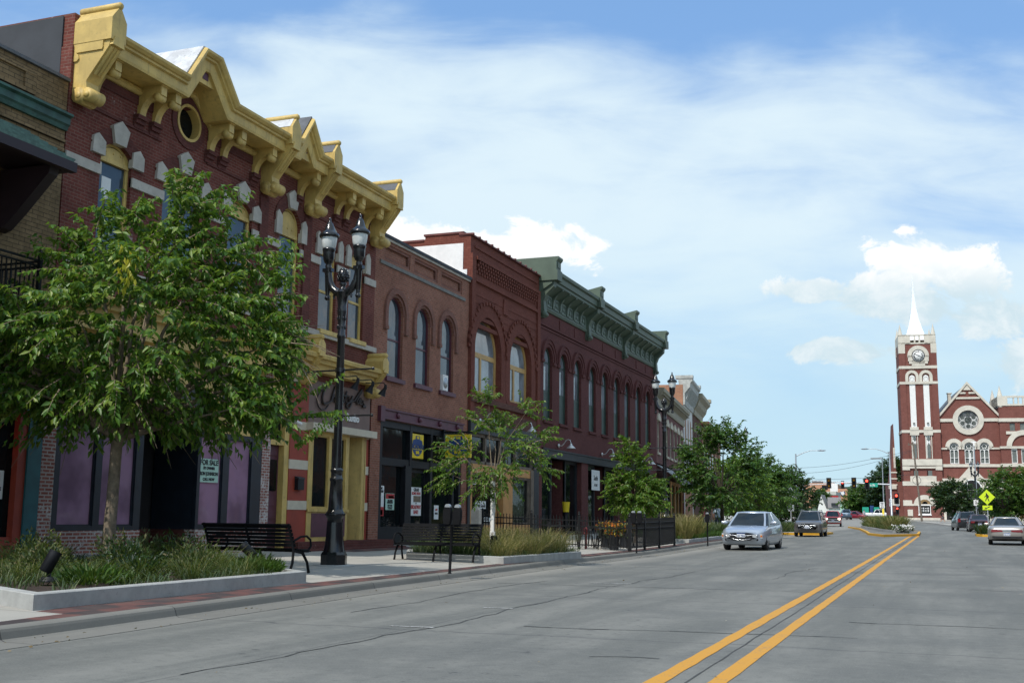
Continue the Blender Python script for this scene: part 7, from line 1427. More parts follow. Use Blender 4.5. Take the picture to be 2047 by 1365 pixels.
    for s_ in (-1, 1):
        mb = MB(); y = b0 + .42; z = lw(b0) + .06; mb.loft([[(s_ * (bw + .02), y + .0, z), (s_ * (bw + .02), y + .1, z), (s_ * (bw + .02), y + .1, z + .1), (s_ * (bw + .02), y, z + .1)], [(s_ * (bw + .10), y - .05, z), (s_ * (bw + .10), y + .1, z), (s_ * (bw + .10), y + .1, z + .14), (s_ * (bw + .10), y - .05, z + .14)], [(s_ * (bw + .26), y - .03, z + .02), (s_ * (bw + .26), y + .07, z + .02), (s_ * (bw + .26), y + .07, z + .13), (s_ * (bw + .26), y - .03, z + .13)]], sm=True); mb.build('mirror', pm, r, **kw)
        mb = MB()
        for y in (b0 + .75, b0 + 1.75): mb.box(min(s_ * S_['W'] * .495, s_ * S_['W'] * .506), max(s_ * S_['W'] * .495, s_ * S_['W'] * .506), y + .55, y + .75, lw(2) - .14, lw(2) - .10)
        mb.build('door_handle', pm, r, **kw)
    f0 = S_['lower'][0]; zt = f0[3]; W2_ = S_['W'] / 2
    # nose
    gr = MB(); gz = zt - .06
    if kind == 'pickup':
        gr.box(-.55, .55, -.02, .1, .72, 1.02); gm_ = gr.build('grille', M['trim'], r, **kw); mb = MB(); mb.box(-.86, .86, -.06, .1, .50, .70); mb.box(-.58, .58, -.035, 0, .84, .90); mb.build('chrome_bumper', M['chrome'], r, **kw); hl = [((.70, .0, .90), (.26, .06, .22))]
    else:
        fr(gr, [(-.46, gz), (.46, gz), (.36, gz - .15), (.2, gz - .19), (-.2, gz - .19), (-.36, gz - .15)], -.02, .1); gm_ = gr.build('grille', M['trim'], r, **kw)
        mb = MB()
        for s_ in (-1, 1): mb.tube([(0, -.03, gz - .07), (s_ * .16, -.03, gz - .05), (s_ * .45, -.02, gz - .0)], [.028, .02, .014], 6)
        mb.lathe([(0, -.045), (.05, -.04), (.06, -.02)], (0, 0, gz - .07), 10, axis='y'); mb.tube([(-.36, -.015, gz - .15), (-.2, -.02, gz - .19), (.2, -.02, gz - .19), (.36, -.015, gz - .15)], .012, 6); mb.build('grille_chrome', M['chrome'], gm_, **kw); hl = [((.61, .07, gz - .05), (.40, .07, .17))]
    mb = MB(); zl = f0[2] + .02; fr(mb, [(-.48, zl + .06), (.48, zl + .06), (.36, zl - .06), (-.36, zl - .06)], -.012, .12); mb.build('lower_intake', M['trim'], r, **kw)
    for s_ in (-1, 1):
        for c, d in hl:
            mb = MB(); an = Vector((math.cos(.62), math.sin(.62) * s_, 0)) if kind != 'pickup' else Vector((1, 0, 0)); ay = Vector((-an.y, an.x, 0)); cc = Vector((s_ * c[0], c[1], c[2]))
            a_, b_2, dd = an * d[0] / 2, Vector((0, 0, 1)) * d[2] / 2, ay * d[1] / 2
            P8 = [cc - a_ * (1 if s_ > 0 else 1.0) - b_2 * (.55 if s_ > 0 else 1), cc + a_ - b_2 * (1 if s_ > 0 else .55), cc + a_ * .95 + b_2 * (1.15 if s_ > 0 else .6), cc - a_ + b_2 * (.6 if s_ > 0 else 1.15)]
            mb.loft([[tuple(p - dd) for p in P8], [tuple(p + dd) for p in P8]]); h_ = mb.build('headlight', M['lampon'] if 'h' in lights else M['lamp'], r, **kw)
            if kind != 'pickup': mb = MB(); q = cc + an * s_ * d[0] * .36 - ay * .034; mb.obox(q, (.07, .02, .07), ax=an, ay=ay); mb.build('indicator', M['amberl'], h_, **kw); mb = MB(); mb.lathe([(0, -.05), (.05, -.045), (.055, -.02)], cc - an * s_ * .02, 10, axis='y'); mb.build('reflector', M['chrome'], h_, **kw)
        mb = MB(); mb.lathe([(0, -.03), (.055, -.02), (.06, .06)], (s_ * .60, .05, f0[2] + .0), 10, axis='y'); mb.build('fog_lamp', M['trim'], r, **kw)
    if plate_front: mb = MB(); mb.box(-.16, .16, -.05, -.02, zl + .06, zl + .22); pl_ = mb.build('number_plate', M['plate'], r, **kw); mb = MB(); mb.box(-.16, .16, -.053, -.05, zl + .19, zl + .22); mb.build('plate_band', M['plateblue'], pl_, **kw); t = text_mb('136 ZDK', .085, align='CENTER'); t.xf(face_ny(0, zl + .09, -.052)); t.build('lettering', M['plateblue'], pl_, **kw)
    # tail
    eL = S_['lower'][-1]; zt2 = eL[3]
    for s_ in (-1, 1):
        mb = MB()
        if kind == 'barge': fr(mb, [(s_ * .20, zt2 - .03), (s_ * .70, zt2 - .0), (s_ * .76, zt2 - .08), (s_ * .70, zt2 - .14), (s_ * .20, zt2 - .12)], L - .06, L + .015)
        elif kind in ('suv', 'pickup'): mb.box(min(s_ * .70, s_ * .92), max(s_ * .70, s_ * .92), L - .25, L + .01, zt2 - .32, zt2 + .0)
        else: fr(mb, [(s_ * .40, zt2 - .0), (s_ * .70, zt2 + .02), (s_ * .72, zt2 - .14), (s_ * .45, zt2 - .12)], L - .12, L + .015)
        mb.build('tail_light', M['taillamp'], r, **kw)
    if kind == 'barge': mb = MB(); mb.box(-.2, .2, L - .06, L + .012, zt2 - .09, zt2 - .03); mb.build('tail_badge', M['chrome'], r, **kw)
    mb = MB(); mb.box(-.16, .16, L - .02, L + .03, zt2 - .32, zt2 - .16); pl_ = mb.build('number_plate', M['plate'], r, **kw); mb = MB(); mb.box(-.16, .16, L + .03, L + .032, zt2 - .19, zt2 - .16); mb.build('plate_band', M['plateblue'], pl_, **kw); t = text_mb('745 KTB', .085, align='CENTER'); t.xf(Matrix(((-1, 0, 0, 0), (0, 0, 1, L + .032), (0, 1, 0, zt2 - .29), (0, 0, 0, 1)))); t.build('lettering', M['plateblue'], pl_, **kw)
    mb = MB(); mb.box(-.7, .7, L - .1, L - .01, eL[2] - .12, eL[2] - .02); mb.build('rear_valance', M['trim'], r, **kw)
    # seats and wheel seen through the glass stay dark; a strip of sky reflection comes from the glass itself
    return r
G = 'cars parked and driving on the street'
make_car('sedan', M['p_silver'], 'sedan', 'silver sedan parked at the left kerb, facing the camera', (-7.7, 46.9, zg(48)), R(-3), G).scale = (1.05,) * 3
make_car('suv', M['p_grey'], 'suv', 'taupe grey sport utility vehicle parked behind the silver sedan', (-8.0, 73.8, zg(75)), R(0), G).scale = (.93,) * 3
make_car('suv', M['p_blue'], 'suv', 'dark vehicle mostly hidden behind the taupe grey one', (-15.2, 153, zg(153)), R(6), G)
make_car('pickup', M['p_red'], 'pickup_truck', 'red pickup truck with lit headlights driving toward the camera', (-12.0, 138, zg(138)), R(5), G, 'pickup truck', 'h')
make_car('suv', M['p_blue'], 'suv', 'slate blue sport utility vehicle driving away past the island', (-16.6, 217, zg(217)), R(6.5 + 180), G)
make_car('barge', M['p_tan'], 'sedan', 'champagne silver sedan seen from behind at the right edge', (3.12, 66.0, zg(64)), R(180 - 2.5), G).scale = (.96,) * 3
make_car('sedan', M['p_maroon'], 'sedan', 'dark maroon sedan parked at the right kerb under the crossing sign', (2.75, 111.2, zg(109)), R(180 + 3), G)
make_car('suv', M['p_dark'], 'suv', 'black sport utility vehicle parked ahead of the dark maroon sedan', (1.55, 119.0, zg(117)), R(180 + 8), G)
make_car('sedan', M['p_red2'], 'sedan', 'small crimson car in the distance near the yellow bollard', (-12.9, 218, zg(218)), R(70), G)
make_car('pickup', M['p_white'], 'pickup_truck', 'white pickup truck in the lot behind the pedestrian signals', (-8.9, 232, zg(232)), R(90), G, 'pickup truck')
make_car('suv', M['p_white'], 'van', 'white van in the lot by the foot of the mast pole', (-3.6, 236, zg(236)), R(80), G, 'van')
make_car('sedan', M['p_white'], 'sedan', 'white car in the lot left of the white van', (-7.6, 240, zg(240)), R(10), G)

# ================================================================ PEOPLE
M['skin'] = mat('skin', (.42, .24, .16), .55, var=.06); M['shirt'] = mat('pale_blue_shirt', (.42, .52, .60), .85, var=.08); M['jeans'] = mat('dark_jeans', (.03, .04, .07), .9); M['hair'] = mat('dark_hair', (.025, .017, .012), .6); M['dshirt'] = mat('dark_red_shirt', (.07, .02, .025), .85); M['shorts'] = mat('grey_shorts', (.12, .12, .13), .9); M['shoe'] = mat('white_shoe', (.55, .55, .55), .6)
def person(loc, rz, label, shirt, legs, bare_legs=False, stride=.28, back_bag=False, scale=1.0):
    r = thing('person', label, 'person', loc, rz); r.scale = (scale,) * 3
    J = dict(pel=(0, 0, .95), sp=(0, .0, 1.15), ch=(0, -.01, 1.36), nk=(0, -.01, 1.50), hd=(0, -.03, 1.60), tp=(0, -.03, 1.74))
    V_ = [J['pel'], J['sp'], J['ch'], J['nk'], J['hd'], J['tp']]; Rr_ = [(.15, .11), (.145, .10), (.17, .115), (.055, .055), (.078, .095), (.05, .06)]; E_ = [(0, 1), (1, 2), (2, 3), (3, 4), (4, 5)]
    for s_ in (-1, 1):
        st = stride * s_; b = len(V_); V_ += [(s_ * .10, 0, .90), (s_ * .105, -st * .5, .50), (s_ * .105, -st * .9 + (.1 if st < 0 else 0), .09), (s_ * .11, -st * .9 - .15, .045)]; Rr_ += [(.095, .10), (.065, .07), (.042, .045), (.045, .035)]; E_ += [(0, b), (b, b + 1), (b + 1, b + 2), (b + 2, b + 3)]
        b = len(V_); V_ += [(s_ * .19, -.01, 1.42), (s_ * .25, st * .25, 1.14), (s_ * .24, st * .6 - .06, .92), (s_ * .235, st * .7 - .09, .82)]; Rr_ += [(.06, .06), (.043, .045), (.032, .034), (.04, .022)]; E_ += [(2, b), (b, b + 1), (b + 1, b + 2), (b + 2, b + 3)]
    me = bpy.data.meshes.new('body'); me.from_pydata(V_, E_, []); o = bpy.data.objects.new('body', me); COL.objects.link(o); o.modifiers.new('skin', 'SKIN'); ss_ = o.modifiers.new('sub', 'SUBSURF'); ss_.levels = 2; ss_.render_levels = 2
    for i, sv in enumerate(me.skin_vertices[0].data): sv.radius = Rr_[i]; sv.use_root = (i == 0)
    dg = bpy.context.evaluated_depsgraph_get(); m2 = bpy.data.meshes.new_from_object(o.evaluated_get(dg)); bpy.data.objects.remove(o)
    for m_ in (M['skin'], shirt, legs, M['shoe']): m2.materials.append(m_)
    for p in m2.polygons:
        c = p.center; p.use_smooth = True; arm = abs(c.x) > .2
        p.material_index = 3 if c.z < .10 else (0 if bare_legs else 2) if c.z < .52 else (2 if c.z < .96 and not arm else 0 if (c.z > 1.475 or (arm and c.z < 1.18)) else 1)
    ob = bpy.data.objects.new('body', m2); COL.objects.link(ob); ob.parent = r
    mb = MB(); rings = []
    for k, (z, rx, ry, dy) in enumerate(((1.56, .07, .05, .045), (1.62, .088, .095, .012), (1.70, .088, .10, .005), (1.76, .065, .075, -.01), (1.785, .02, .02, -.02))): rings.append([(rx * math.cos(a), -.025 + dy + ry * math.sin(a) * (1 if math.sin(a) > 0 or k > 2 else .72), z) for a in [2 * math.pi * j / 14 for j in range(14)]])
    mb.loft(rings, sm=True); mb.build('hair', M['hair'], r, **kw)
    mb = MB(); mb.loft([[(-.012, -.125, 1.615), (.012, -.125, 1.615), (0, -.12, 1.66)], [(-.005, -.150, 1.612), (.005, -.150, 1.612), (0, -.128, 1.65)]]); mb.build('nose', M['skin'], r, **kw)
    for s_ in (-1, 1):
        hx, hy = s_ * .235, stride * s_ * .7 - .09
        mb = MB()
        for k in range(4): x = hx + (-.024 + .016 * k); mb.tube([(x, hy, .81), (x * 1.0, hy - .012, .77), (x, hy - .004, .735 - .006 * (1 - abs(k - 1.5)))], [.0085, .008, .006], 5)
        mb.tube([(hx, hy - .02, .84), (hx - s_ * .02, hy - .045, .81), (hx - s_ * .022, hy - .05, .775)], [.011, .009, .007], 5); mb.build('fingers', M['skin'], r, **kw)
    if back_bag: mb = MB(); mb.loft([[(-.15, .10, 1.0), (.15, .10, 1.0), (.13, .26, 1.02), (-.13, .26, 1.02)], [(-.16, .10, 1.25), (.16, .10, 1.25), (.14, .28, 1.22), (-.14, .28, 1.22)], [(-.12, .10, 1.46), (.12, .10, 1.46), (.08, .18, 1.44), (-.08, .18, 1.44)]], sm=True); mb.build('backpack', M['black'], r, **kw)
    return r
person((-13.0, 70.5, zs(-13, 70.5)), R(185), 'person in a pale blue shirt standing on the pavement beyond the silver sedan', M['shirt'], M['jeans'], stride=.06)
person((-14.0, 71.3, zs(-14, 71.3)), R(150), 'person in dark clothes standing beside the one in pale blue', M['dshirt'], M['jeans'], stride=.05)
person((.0, 181, zg(181) + .02), R(75), 'person in dark clothes with a backpack walking before the church', M['dshirt'], M['shorts'], True, .30, True)
person((-13.9, 226, zg(226)), R(30), 'distant person in a pale shirt near the crimson car', M['shirt'], M['jeans'])
# ================================================================ VEGETATION
def raw_mesh(name, verts, faces_flat, nper, m, parent=None):
    me = bpy.data.meshes.new(name); nf = len(faces_flat) // nper
    me.vertices.add(len(verts)); me.vertices.foreach_set('co', np.asarray(verts, np.float32).ravel())
    me.loops.add(len(faces_flat)); me.loops.foreach_set('vertex_index', np.asarray(faces_flat, np.int32))
    me.polygons.add(nf); me.polygons.foreach_set('loop_start', np.arange(0, nf * nper, nper, dtype=np.int32)); me.polygons.foreach_set('loop_total', np.full(nf, nper, np.int32))
    me.update(calc_edges=True); me.validate(); me.materials.append(m)
    o = bpy.data.objects.new(name, me); COL.objects.link(o)
    if parent is not None: o.parent = parent
    return o
def unit(a): return a / np.maximum(np.linalg.norm(a, axis=-1, keepdims=True), 1e-9)
def leaf_arrays(P, A, L, W, rs, fold=.22):
    n = len(P); A = unit(A); B = unit(np.cross(A, unit(rs.normal(size=(n, 3)) * .55 + np.array([0, 0, 1.0])))); N = np.cross(B, A); L = L[:, None]; W = W[:, None]
    v = np.stack([P, P + A * L * .42 - B * W * .5 + N * W * fold, P + A * L - N * L * .10, P + A * L * .42 + B * W * .5 + N * W * fold], 1).reshape(-1, 3)
    i = np.arange(n)[:, None] * 4; f = np.concatenate([i, i + 1, i + 2, i, i + 2, i + 3], 1).ravel()
    return v, f
def tree(name, label, base, fork_z, lobes, leaf_m, bark_m, seed, n_spray, per, leaf, trunk_r, spray_len=(.5, 1.0), droop=.5, group=None, xmin=None, umax=None, zmin=.35, wrap=None, leanv=(0, 0), twigs=True, limb_r=None, cat='tree'):
    """lobes: (x,y,z,r) foliage clumps relative to base; sprays of leaves are strung on twigs around each lobe"""
    rs = np.random.RandomState(seed); bx, by, bz = base; r = thing(name, label, cat, base, 0, group); tb = MB()
    top = Vector((leanv[0], leanv[1], fork_z)); tb.tube([(0, 0, -.1), (leanv[0] * .1, leanv[1] * .1, .12), (leanv[0] * .4 + .02, leanv[1] * .4, fork_z * .5), top], [trunk_r * 1.45, trunk_r * 1.05, trunk_r * .92, trunk_r * .88], 10)
    LP = np.array([l[:3] for l in lobes]); LR = np.array([l[3] for l in lobes]); lr = limb_r or trunk_r * .5
    cz = LP[:, 2].mean(); order = np.argsort(LP[:, 2])
    for k in order:
        e = Vector(LP[k]); mid = top.lerp(e, .5) + Vector((rs.uniform(-.15, .15), rs.uniform(-.15, .15), .12 * (e - top).length * (.6 if e.z > top.z + .8 else -.1)))
        tb.tube([top - Vector((0, 0, .06)), top.lerp(mid, .55), mid, e], [lr * rs.uniform(.8, 1.1), lr * .62, lr * .42, lr * .12], 6)
    Ps, As, tw = [], [], []
    w = LR ** 2; idx = rs.choice(len(LR), n_spray, p=w / w.sum())
    for j in idx:
        c, R0 = LP[j], LR[j]; d = unit(rs.normal(size=3)); d[2] = d[2] * .75 + .08; rr = R0 * rs.uniform(.25, .95); s0 = c + d * rr
        out = unit(np.array([s0[0] - leanv[0], s0[1] - leanv[1], (s0[2] - cz) * .55 + .25])) * .75 + d * .55; out = unit(out + rs.normal(size=3) * .28); Ln = rs.uniform(*spray_len)
        t = np.linspace(.05, 1, per); path = s0[None] + out[None] * (t[:, None] * Ln) + np.array([0, 0, -1.0])[None] * (droop * Ln * .42 * (t ** 2))[:, None]
        side = unit(np.cross(out, [0, 0, 1.0]) + rs.normal(size=3) * .1); sg = np.where(np.arange(per) % 2 == 0, 1, -1)[:, None]
        a = out[None] * .45 + side[None] * sg * .75 + np.array([0, 0, -1.0])[None] * droop * (.75 + rs.rand(per, 1) * .7) + rs.normal(size=(per, 3)) * .30
        Ps.append(path); As.append(a)
        if twigs and rs.rand() < .55: tw.append(path)
    P = np.concatenate(Ps); A = np.concatenate(As)
    if xmin is not None: k = (P[:, 0] + bx) > xmin; P, A = P[k], A[k]
    if umax is not None: k = (P[:, :2] @ np.array([.936, .352])) < umax + rs.uniform(-.35, .15, len(P)); P, A = P[k], A[k]
    k = (P[:, 2] + bz) > zmin + (rs.uniform(-.25, .35, len(P)) if zmin > 1 else 0); P, A = P[k], A[k]
    n = len(P); L = leaf[0] * rs.uniform(.6, 1.25, n); W = leaf[1] * rs.uniform(.75, 1.25, n)
    for path in tw: tb.tube([tuple(path[0]), tuple(path[len(path) // 2]), tuple(path[-1])], [.012 + .004 * leaf[0] * 10, .008, .004], 3)
    tr_ = tb.build('trunk', bark_m, r, world=False, recalc=False)
    if wrap: mb = MB(); mb.lathe([(trunk_r * 1.12, wrap[0]), (trunk_r * 1.16, (wrap[0] + wrap[1]) / 2), (trunk_r * 1.1, wrap[1])], n=12); [mb.tube([(trunk_r * 1.05 * math.cos(a), trunk_r * 1.05 * math.sin(a), wrap[0] + .02), (trunk_r * 1.12 * math.cos(a + .1), trunk_r * 1.12 * math.sin(a + .1), wrap[0] - .12 - .25 * (k % 3))], .012, 4) for k, a in enumerate(np.linspace(0, 6, 11))]; mb.build('trunk_wrap', M['white'], tr_, world=False)
    v, f = leaf_arrays(P, A, L, W, rs); raw_mesh('crown', v, f, 3, leaf_m, r); return r
def blob_lobes(seed, c, rad, n, lr, flat=.0, up=0):
    rs = np.random.RandomState(seed); out = []
    for i in range(n):
        d = unit(rs.normal(size=3)); q = rs.uniform(.45, .92) ** .7; z = d[2]
        f = 1.0 - .28 * max(0, z) - flat * max(0, -z); out.append((c[0] + d[0] * rad[0] * q * f, c[1] + d[1] * rad[1] * q * f, c[2] + z * rad[2] * q, lr * rs.uniform(.75, 1.25)))
    return out
# big foreground tree: clumps placed round its own trunk
bt = (-14.2, 16.9, .34); rsq = np.random.RandomState(3); CR = np.array([.936, .352]); CF = np.array([-.35, .93])
def lob(u, z, d, r): p = CR * u + CF * d; return (p[0], p[1], z + .80, r * .92)      # u across, d deep, z height above the tree's foot
big = [lob(-2.1, 3.0, .2, .85), lob(-1.5, 2.35, -.5, .75), lob(-2.4, 3.2, .3, .7), lob(-1.3, 3.6, -.4, .75), lob(-1.4, 3.4, -.9, .8), lob(-.6, 2.6, -.8, .8), lob(-.3, 3.5, -1.2, .95), lob(.4, 2.4, -.9, .75), lob(1.0, 3.0, -1.0, .85), lob(.5, 4.2, -1.0, .9), lob(1.4, 3.9, -.6, .85), lob(2.1, 2.7, -.2, .75), lob(2.6, 3.3, .2, .75), lob(2.3, 4.2, .4, .75), lob(3.15, 3.1, .3, .5), lob(-.4, 4.7, -.2, .9), lob(.6, 5.2, .1, .8), lob(1.5, 5.0, .3, .8), lob(2.2, 5.1, .3, .55), lob(-.1, 5.7, .2, .55), lob(1.1, 5.9, .0, .5), lob(-1.9, 2.6, 1.0, .8), lob(0, 3.2, 1.0, .9), lob(1.2, 3.4, 1.2, .9), lob(.2, 4.6, 1.0, .9), lob(1.8, 2.5, 1.2, .8), lob(-1.1, 3.4, 1.0, .8), lob(-2.9, 2.9, .2, .6), lob(-.7, 5.2, .2, .42), lob(3.15, 2.7, .3, .36), lob(3.0, 3.5, .3, .3), lob(-1.0, 2.2, .3, .7), lob(1.7, 2.1, .4, .7), lob(2.4, 2.1, -.3, .6), lob(0.2, 2.3, .4, .8), lob(2.5, 2.2, .6, .55), lob(.8, 2.0, .3, .55), lob(-.8, 2.05, .2, .5)]
tree('tree', 'large leafy green street tree with drooping leaves in the near planter', bt, 2.35, big, M['leafA'], M['bark'], 11, 1220, 22, (.168, .076), .115, (.5, .95), .70, xmin=-16.75, umax=3.3, zmin=2.55, leanv=(.05, .03), limb_r=.075)
sh = [lob(u, z, d, .22) for u, z, d in ((-.35, 6.2, 0), (1.25, 6.35, 0), (1.75, 6.1, .1), (2.65, 5.3, .3), (2.95, 4.75, .2), (3.05, 3.5, .3), (-1.2, 5.1, .2), (-1.75, 4.0, .3), (-2.5, 3.9, .3), (3.3, 2.2, .2), (3.2, 3.0, .3), (3.15, 2.75, .4), (.75, 6.2, .1))]
# upright leafy shoots belong to the same crown: added as one more part of that tree
big_tree = [o for o in bpy.data.objects if o.get('label', '').startswith('large leafy green street tree')][0]
rs = np.random.RandomState(77); Ps, As = [], []
for x, y, z, r_ in sh:
    d0 = np.array([x * .16, y * .16, .9 if z > 3.9 else .35]); d0 = unit(d0 + rs.normal(size=3) * .12)
    for q in range(3):
        d = unit(d0 + rs.normal(size=3) * .16); t = np.linspace(0, 1, 26); Ln = rs.uniform(.8, 1.15); path = np.array([x, y, z - .75])[None] + d[None] * (t * Ln)[:, None]; side = unit(np.cross(d, rs.normal(size=3)))
        sg = np.where(np.arange(26) % 2 == 0, 1, -1)[:, None]; Ps.append(path); As.append(d[None] * .3 + side[None] * sg * .8 + np.array([0, 0, -1.]) * .75 + rs.normal(size=(26, 3)) * .25)
P = np.concatenate(Ps); n = len(P); v, f = leaf_arrays(P, np.concatenate(As), .155 * rs.uniform(.6, 1.2, n), .065 * rs.uniform(.7, 1.2, n), rs); raw_mesh('leaf_shoots', v, f, 3, M['leafB'], big_tree)
M['leafY'] = leaf_mat('yellowing_leaf', (.30, .32, .02), (.45, .42, .03), (.55, .5, .05), .4)
P = np.array(lob(.72, 4.35, -2.0, 0)[:3])[None] + rs.normal(size=(46, 3)) * np.array([.10, .10, .22]); v, f = leaf_arrays(P, np.array([0, 0, -1.]) + rs.normal(size=(46, 3)) * .35, np.full(46, .15), np.full(46, .06), rs); raw_mesh('yellow_leaves', v, f, 3, M['leafY'], big_tree)
# small white-wrapped tree and the young tree by the patio
tree('tree', 'slim young tree with sparse crown and white wrapped trunk behind the second bench', (-11.2, 28.3, .35), 1.75, [(-.85, -.1, 2.6, .5), (-.3, .3, 3.5, .5), (.25, -.2, 2.2, .5), (.7, .2, 2.7, .5), (1.15, .25, 3.1, .38), (.2, .1, 3.2, .45), (-.15, 0, 4.05, .32), (.9, .1, 3.75, .25), (-1.1, -.2, 2.05, .35), (1.25, .3, 2.3, .3), (-.2, -.3, 1.8, .4)], M['leafB'], M['bark'], 21, 230, 15, (.135, .055), .06, (.35, .65), .5, wrap=(.55, 1.9), limb_r=.028)
tree('tree', 'small dense bright green conical tree rising over the patio fence', (-12.3, 47.6, .25), 1.3, [(0, 0, 1.9, .75), (-.6, .1, 1.8, .6), (.6, 0, 1.7, .6), (.3, .3, 2.5, .65), (-.35, -.2, 2.6, .6), (.75, .2, 2.4, .4), (-.75, .1, 2.4, .35), (0, 0, 3.3, .5), (-.2, .1, 3.95, .32), (.15, 0, 3.8, .3), (-.5, 0, 3.6, .25), (-.45, 0, 4.3, .16)], M['leafB'], M['bark'], 22, 430, 16, (.17, .085), .06, (.35, .6), .5)
TG = 'street trees along the left pavement'
tree('tree', 'broad green street tree left of and above the silver sedan', (-12.0, 66.5, .45), 1.9, blob_lobes(31, (0, 0, 3.7), (2.3, 2.2, 2.4), 26, .85), M['leafC'], M['barkd'], 32, 520, 15, (.24, .115), .12, (.6, 1.1), .35, TG)
tree('tree', 'green street tree with upright shoots behind the silver sedan roof', (-12.7, 85.5, .5), 1.9, blob_lobes(33, (0, 0, 3.2), (2.5, 2.2, 2.0), 24, .8), M['leafC'], M['barkd'], 34, 520, 14, (.27, .13), .12, (.7, 1.2), .45, TG)
tree('tree', 'green street tree between the two rows of lamps, paler than its neighbours', (-12.9, 76.5, .5), 1.8, blob_lobes(35, (0, 0, 2.9), (2.0, 2.0, 1.8), 18, .75), M['leafB'], M['barkd'], 36, 380, 14, (.25, .12), .11, (.6, 1.1), .5, TG)
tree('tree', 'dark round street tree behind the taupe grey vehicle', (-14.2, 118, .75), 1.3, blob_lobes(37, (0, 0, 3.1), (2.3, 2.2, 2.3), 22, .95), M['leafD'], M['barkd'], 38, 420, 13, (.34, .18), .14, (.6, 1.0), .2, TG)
tree('tree', 'dark green street tree left of the round one, lower and wider', (-14.4, 100, .65), 1.5, blob_lobes(39, (0, 0, 2.8), (2.4, 2.2, 1.9), 20, .9), M['leafC'], M['barkd'], 40, 380, 13, (.30, .15), .12, (.6, 1.0), .3, TG)
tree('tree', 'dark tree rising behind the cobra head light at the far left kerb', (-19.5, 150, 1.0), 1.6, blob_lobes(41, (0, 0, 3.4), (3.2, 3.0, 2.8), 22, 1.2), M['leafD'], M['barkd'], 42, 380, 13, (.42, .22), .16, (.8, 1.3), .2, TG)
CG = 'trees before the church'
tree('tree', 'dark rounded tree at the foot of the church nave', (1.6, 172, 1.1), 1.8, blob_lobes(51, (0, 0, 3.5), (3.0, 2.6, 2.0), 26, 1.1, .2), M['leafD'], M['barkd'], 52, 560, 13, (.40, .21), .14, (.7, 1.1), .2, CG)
tree('tree', 'dark green tree just right of the yellow crossing sign', (5.9, 125, .75), 1.6, blob_lobes(53, (0, 0, 3.4), (2.4, 2.2, 2.2), 24, .95, .2), M['leafC'], M['barkd'], 54, 520, 13, (.32, .17), .12, (.6, 1.0), .25, CG)
tree('tree', 'lighter yellow green tree at the right edge of the photo', (8.9, 126, .75), 1.6, blob_lobes(55, (0, 0, 3.8), (2.4, 2.2, 2.4), 24, .95, .2), M['leafB'], M['barkd'], 56, 460, 13, (.32, .17), .12, (.6, 1.0), .25, CG)
tree('tree', 'small dark tree between the church portal and the crossing sign tree', (6.2, 160, 1.0), 1.6, blob_lobes(57, (0, 0, 3.0), (2.0, 2, 1.7), 16, .9, .2), M['leafD'], M['barkd'], 58, 300, 12, (.38, .2), .12, (.6, 1.0), .25, CG)
FG = 'trees beyond the crossing'
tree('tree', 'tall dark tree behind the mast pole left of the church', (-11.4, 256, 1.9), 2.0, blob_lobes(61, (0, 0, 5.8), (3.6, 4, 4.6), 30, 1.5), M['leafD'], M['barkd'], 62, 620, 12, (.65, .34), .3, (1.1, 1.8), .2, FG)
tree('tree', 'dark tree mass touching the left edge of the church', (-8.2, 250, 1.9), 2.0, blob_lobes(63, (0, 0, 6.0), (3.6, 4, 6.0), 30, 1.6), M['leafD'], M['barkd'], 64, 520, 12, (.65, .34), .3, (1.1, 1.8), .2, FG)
tree('tree', 'round mid green tree over the green canopy signs', (-16.2, 262, 2.0), 1.4, blob_lobes(65, (0, 0, 3.9), (3.6, 3.2, 2.5), 24, 1.3), M['leafC'], M['barkd'], 66, 520, 12, (.60, .32), .25, (1.0, 1.6), .2, FG)
tree('tree', 'grey green tree in front of the distant office block', (-40, 420, 4.5), 2.0, blob_lobes(67, (0, 0, 3.8), (2.2, 2.2, 2.6), 14, 1.3), M['leafC'], M['barkd'], 68, 320, 11, (.9, .5), .3, (1.2, 1.8), .2, FG)
False and tree('tree', 'dark tree between the office block and the left street trees', (-52.5, 400, 4.4), 2.0, blob_lobes(69, (0, 0, 4.0), (3.5, 3.5, 3.6), 22, 1.8), M['leafD'], M['barkd'], 70, 320, 11, (.9, .5), .3, (1.2, 1.8), .2, FG)
for k, (x, y, s_) in enumerate(((-84, 520, 1.2), (-80, 470, 1.1), (-38.5, 700, 1.5), (-33, 610, 1.3), (-24, 520, 1.2), (-10, 560, 1.4), (-58, 330, .9), (30, 330, 1.0), (46, 300, .9), (-38, 250, .8), (-44, 262, .9))):
    tree('tree', ('one of the distant dark green trees at the end of the street'), (x, y, zg(y) - .3), 2.0, blob_lobes(80 + k, (0, 0, 6.0 * s_), (5 * s_, 4 * s_, 5.4 * s_), 18, 2.1 * s_), M['leafD'] if k % 2 else M['leafC'], M['barkd'], 90 + k, 230, 11, (1.1, .6), .3, (1.2, 2.0), .2, 'distant trees at the end of the street', twigs=False)
